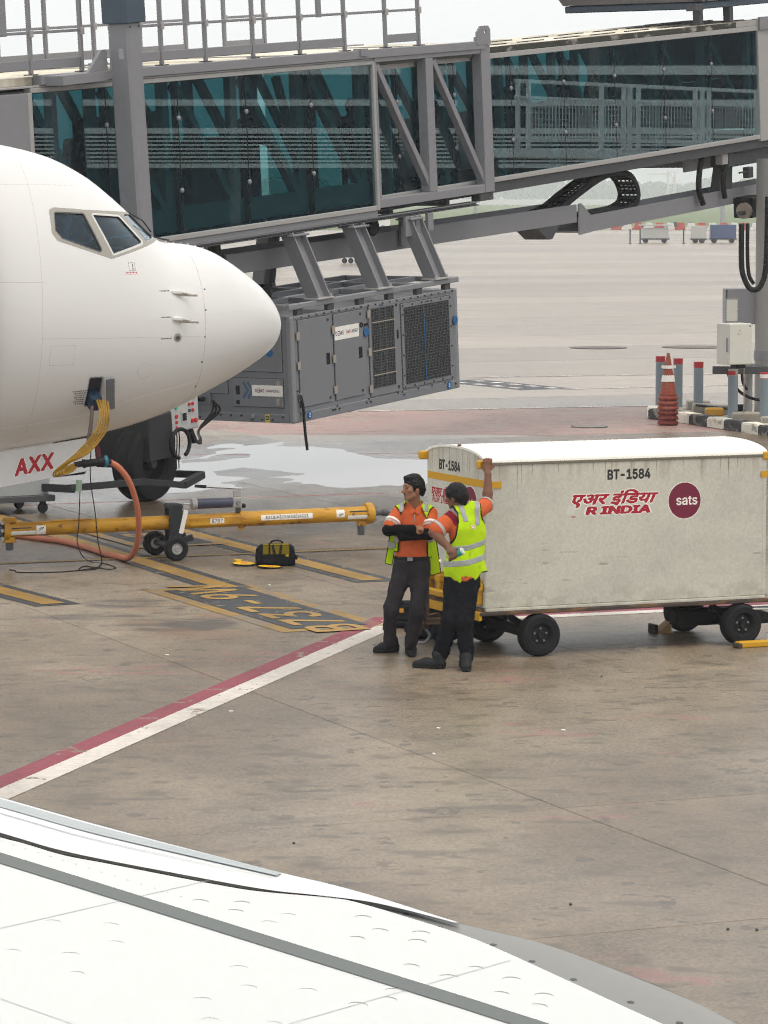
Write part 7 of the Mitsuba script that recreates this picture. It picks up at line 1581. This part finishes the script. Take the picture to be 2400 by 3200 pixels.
I_ = F.copy(); I_.f = F.f + .017; P = F.pts(); zr = P[..., 2]; arm = np.full(F.f.shape, 1.0)
for c_, r_ in ((J["sl"] + [-.055, .0, -.085], [.105, .2, .185]), (J["sr"] + [.075, .06, .0], [.08, .16, .11])): arm = np.minimum(arm, (np.linalg.norm((P - c_) / np.array(r_), axis=-1) - 1) * .08)
nk = np.linalg.norm(P - (J["nk"] + [-.02, .03, .07]), axis=-1) - .085
hemz = J["pel"][2] - .005 + .055 * (np.abs(P[..., 0] - (J["pel"][0] + .02)) < .0) + .07 * np.clip(1 - np.abs(P[..., 0] - J["pel"][0] - .03) / .05, 0, 1) + .10 * np.clip((P[..., 0] - J["pel"][0] - .10) / .08, 0, 1)
hem = np.maximum((hemz - zr) * .7, -np.inf); front = np.minimum(P[..., 1] - (J["ch"][1] + .05), .05 - np.abs(P[..., 0] - J["ch"][0] + .05))
f0 = np.maximum(F.f, -I_.f)
for c_ in (-arm, -nk, hem, front): f0 = np.maximum(f0, c_)
F.f = f0; V2 = F.copy(); fold(F, .011, (15, 15, 8), 15); V2b = F.copy(); put("vest", F.mesh(), hiv, P2, smooth=True)
xr = P[..., 0] - J["ch"][0]; tilt = .10 * np.clip(xr, -.2, .25) + .5 * np.clip(xr - .02, 0, .2) ** 1.0 * .35
for z0, hw_ in ((1.085, .024), (.955, .026)): vest_tape(V2b, "vest_tape", P2, tape, np.abs(zr - z0 - tilt) - hw_)
vest_tape(V2b, "vest_tape", P2, tape, np.maximum(np.abs(xr + .035 - .33 * (zr - 1.42) * -1) - .024, 1.315 - zr)); vest_tape(V2b, "vest_tape", P2, tape, np.maximum(np.abs(xr - .10) - .022, 1.28 - zr))
vest_tape(V2b, "vest_piping", P2, piping, np.minimum(np.abs(arm), np.abs(hem)) - .005, .003)
bc = J["ch"] + np.array([.062, -.155, .075]); put("badge", xf(lathe([(.001, .004), (.020, .004), (.021, 0)], 20), frame(bc, np.array([1., 0, 0]), np.array([0, 0, 1.]), np.array([0, -1., 0]))), sign_white, P2); put("badge", xf(lathe([(.012, .0052), (.016, .0052), (.016, .004)], 20), frame(bc, np.array([1., 0, 0]), np.array([0, 0, 1.]), np.array([0, -1., 0]))), ink_red, P2)
shoe_parts(P2, "l", heelL, toeL); shoe_parts(P2, "r", heelR, toeR)
WB = thing("water_bottle", "clear plastic water bottle with a teal label held behind the back of the second man", "bottle")
scene["bottle_plastic"] = {"type": "thindielectric", "int_ior": 1.45, "specular_transmittance": rgb((0.93, 0.96, 0.95))}
x_ = np.cross(bd, [0, 1., 0]); x_ /= np.linalg.norm(x_); BF = frame(bA - bd * .02, x_, np.cross(bd, x_), bd)
put("bottle", xf(lathe([(.013, -.012), (.013, .0), (.022, .02), (.032, .045), (.032, .06), (.029, .07), (.032, .08), (.032, .20), (.028, .212), (.001, .213)], 24), BF), "bottle_plastic", WB, smooth=35)
put("label_band", xf(lathe([(.0328, .125), (.0328, .198)], 24), BF), pbr("label_teal", (.02, .28, .25), .4), WB, smooth=35); put("cap", xf(lathe([(.001, -.026), (.0155, -.025), (.0155, -.008), (.0135, -.007)], 18), BF), sign_white, WB, smooth=35)
put("base", xf(lathe([(.033, .199), (.033, .206), (.029, .2145), (.001, .2145)], 24), BF), pbr("bottle_base_pale", (.55, .62, .60), .3), WB, smooth=35)

# ---- passengers inside the bridge and the pilot: one standing figure each, reused
def figure(h=.02, s=1.0, arm_=0.0):
    F = Field([-.34, -.28, 0], [.34, .28, 1.78], h); R = basis((1, .1, 0)); F.cone((0, -.09, .9), (.02, -.10, .48), .085, .06, .04); F.cone((.02, -.10, .48), (0, -.11, .07), .058, .045, .03); F.cone((0, .09, .9), (-.02, .10, .48), .085, .06, .04); F.cone((-.02, .10, .48), (-.03, .11, .07), .058, .045, .03)
    F.cone((0, -.11, .05), (.16, -.12, .04), .042, .035, .02); F.cone((-.03, .11, .05), (.13, .12, .04), .042, .035, .02)
    F.ell((0, 0, 1.0), [.11, .155, .16], None, .05); F.ell((0, 0, 1.25), [.115, .17, .22], None, .05); F.cone((0, -.17, 1.40), (0, .17, 1.40), .055, .055, .05); F.cone((0, 0, 1.42), (.01, 0, 1.55), .055, .052, .03)
    for q in (-1, 1): F.cone((0, q * .20, 1.39), (-.02, q * .245, 1.10), .052, .042, .03); F.cone((-.02, q * .245, 1.10), (.12 + arm_, q * .22, .92 + arm_), .040, .03, .02); F.ell((.15 + arm_, q * .22, .89 + arm_), [.045, .025, .05], None, .02)
    head(F, np.array([.015, 0, 1.635]), R); F.ell((0, 0, 1.66), [.10, .085, .105], None, .02); return F.mesh()
figs = [figure(), figure(arm_=.12)]
cl = [pbr("clothes_dark", (0.025, 0.028, 0.035), .85), pbr("clothes_navy", (0.03, 0.045, 0.08), .85)]
fp = [[ply(f_, c_, True) for f_ in figs] for c_ in cl]
names = ["first passenger silhouette from the left inside the bridge", "second passenger silhouette from the left inside the bridge", "passenger silhouette just right of the lift column", "passenger silhouette behind the fourth glass panel of the near tunnel",
         "passenger silhouette by the first post of the open frame", "passenger silhouette between the two posts of the open frame", "passenger silhouette left of the end post of the open frame", "passenger silhouette in the first wide panel of the far tunnel",
         "passenger silhouette beside the second mullion of the far tunnel", "passenger silhouette in the second panel of the far tunnel", "tall passenger silhouette in the third panel of the far tunnel", "passenger silhouette at the right of the third far panel"]
for i, t in enumerate((-.55, .05, 1.05, 4.6, 7.75, 8.45, 9.6, 12.35, 13.35, 14.25, 15.75, 16.35)):
    k = thing("person", names[i], "person"); o = W(JT if t < 10 else JI, t, .75 + .5 * ((i * 7) % 3) / 2, 3.605 if t < 10 else 3.765)
    scene[k] = {**fp[i % 2][(i // 2) % 2], "to_world": T().translate(o.tolist()).rotate([0, 0, 1], 57 + 180 * (i % 3 != 0) + 13 * math.sin(i * 4)).scale(1.0 - .05 * ((i * 5) % 3))}
k = thing("person", "pilot in a white shirt seen dimly through the rear cockpit side window", "person")
o = (PLM @ np.array([2.82, .62, 2.30, 1]))[:3]; scene[k] = {**ply(figs[1], pbr("pilot_shirt", (.55, .56, .57), .8), True), "to_world": T().translate(o.tolist()).rotate([0, 0, 1], 22)}
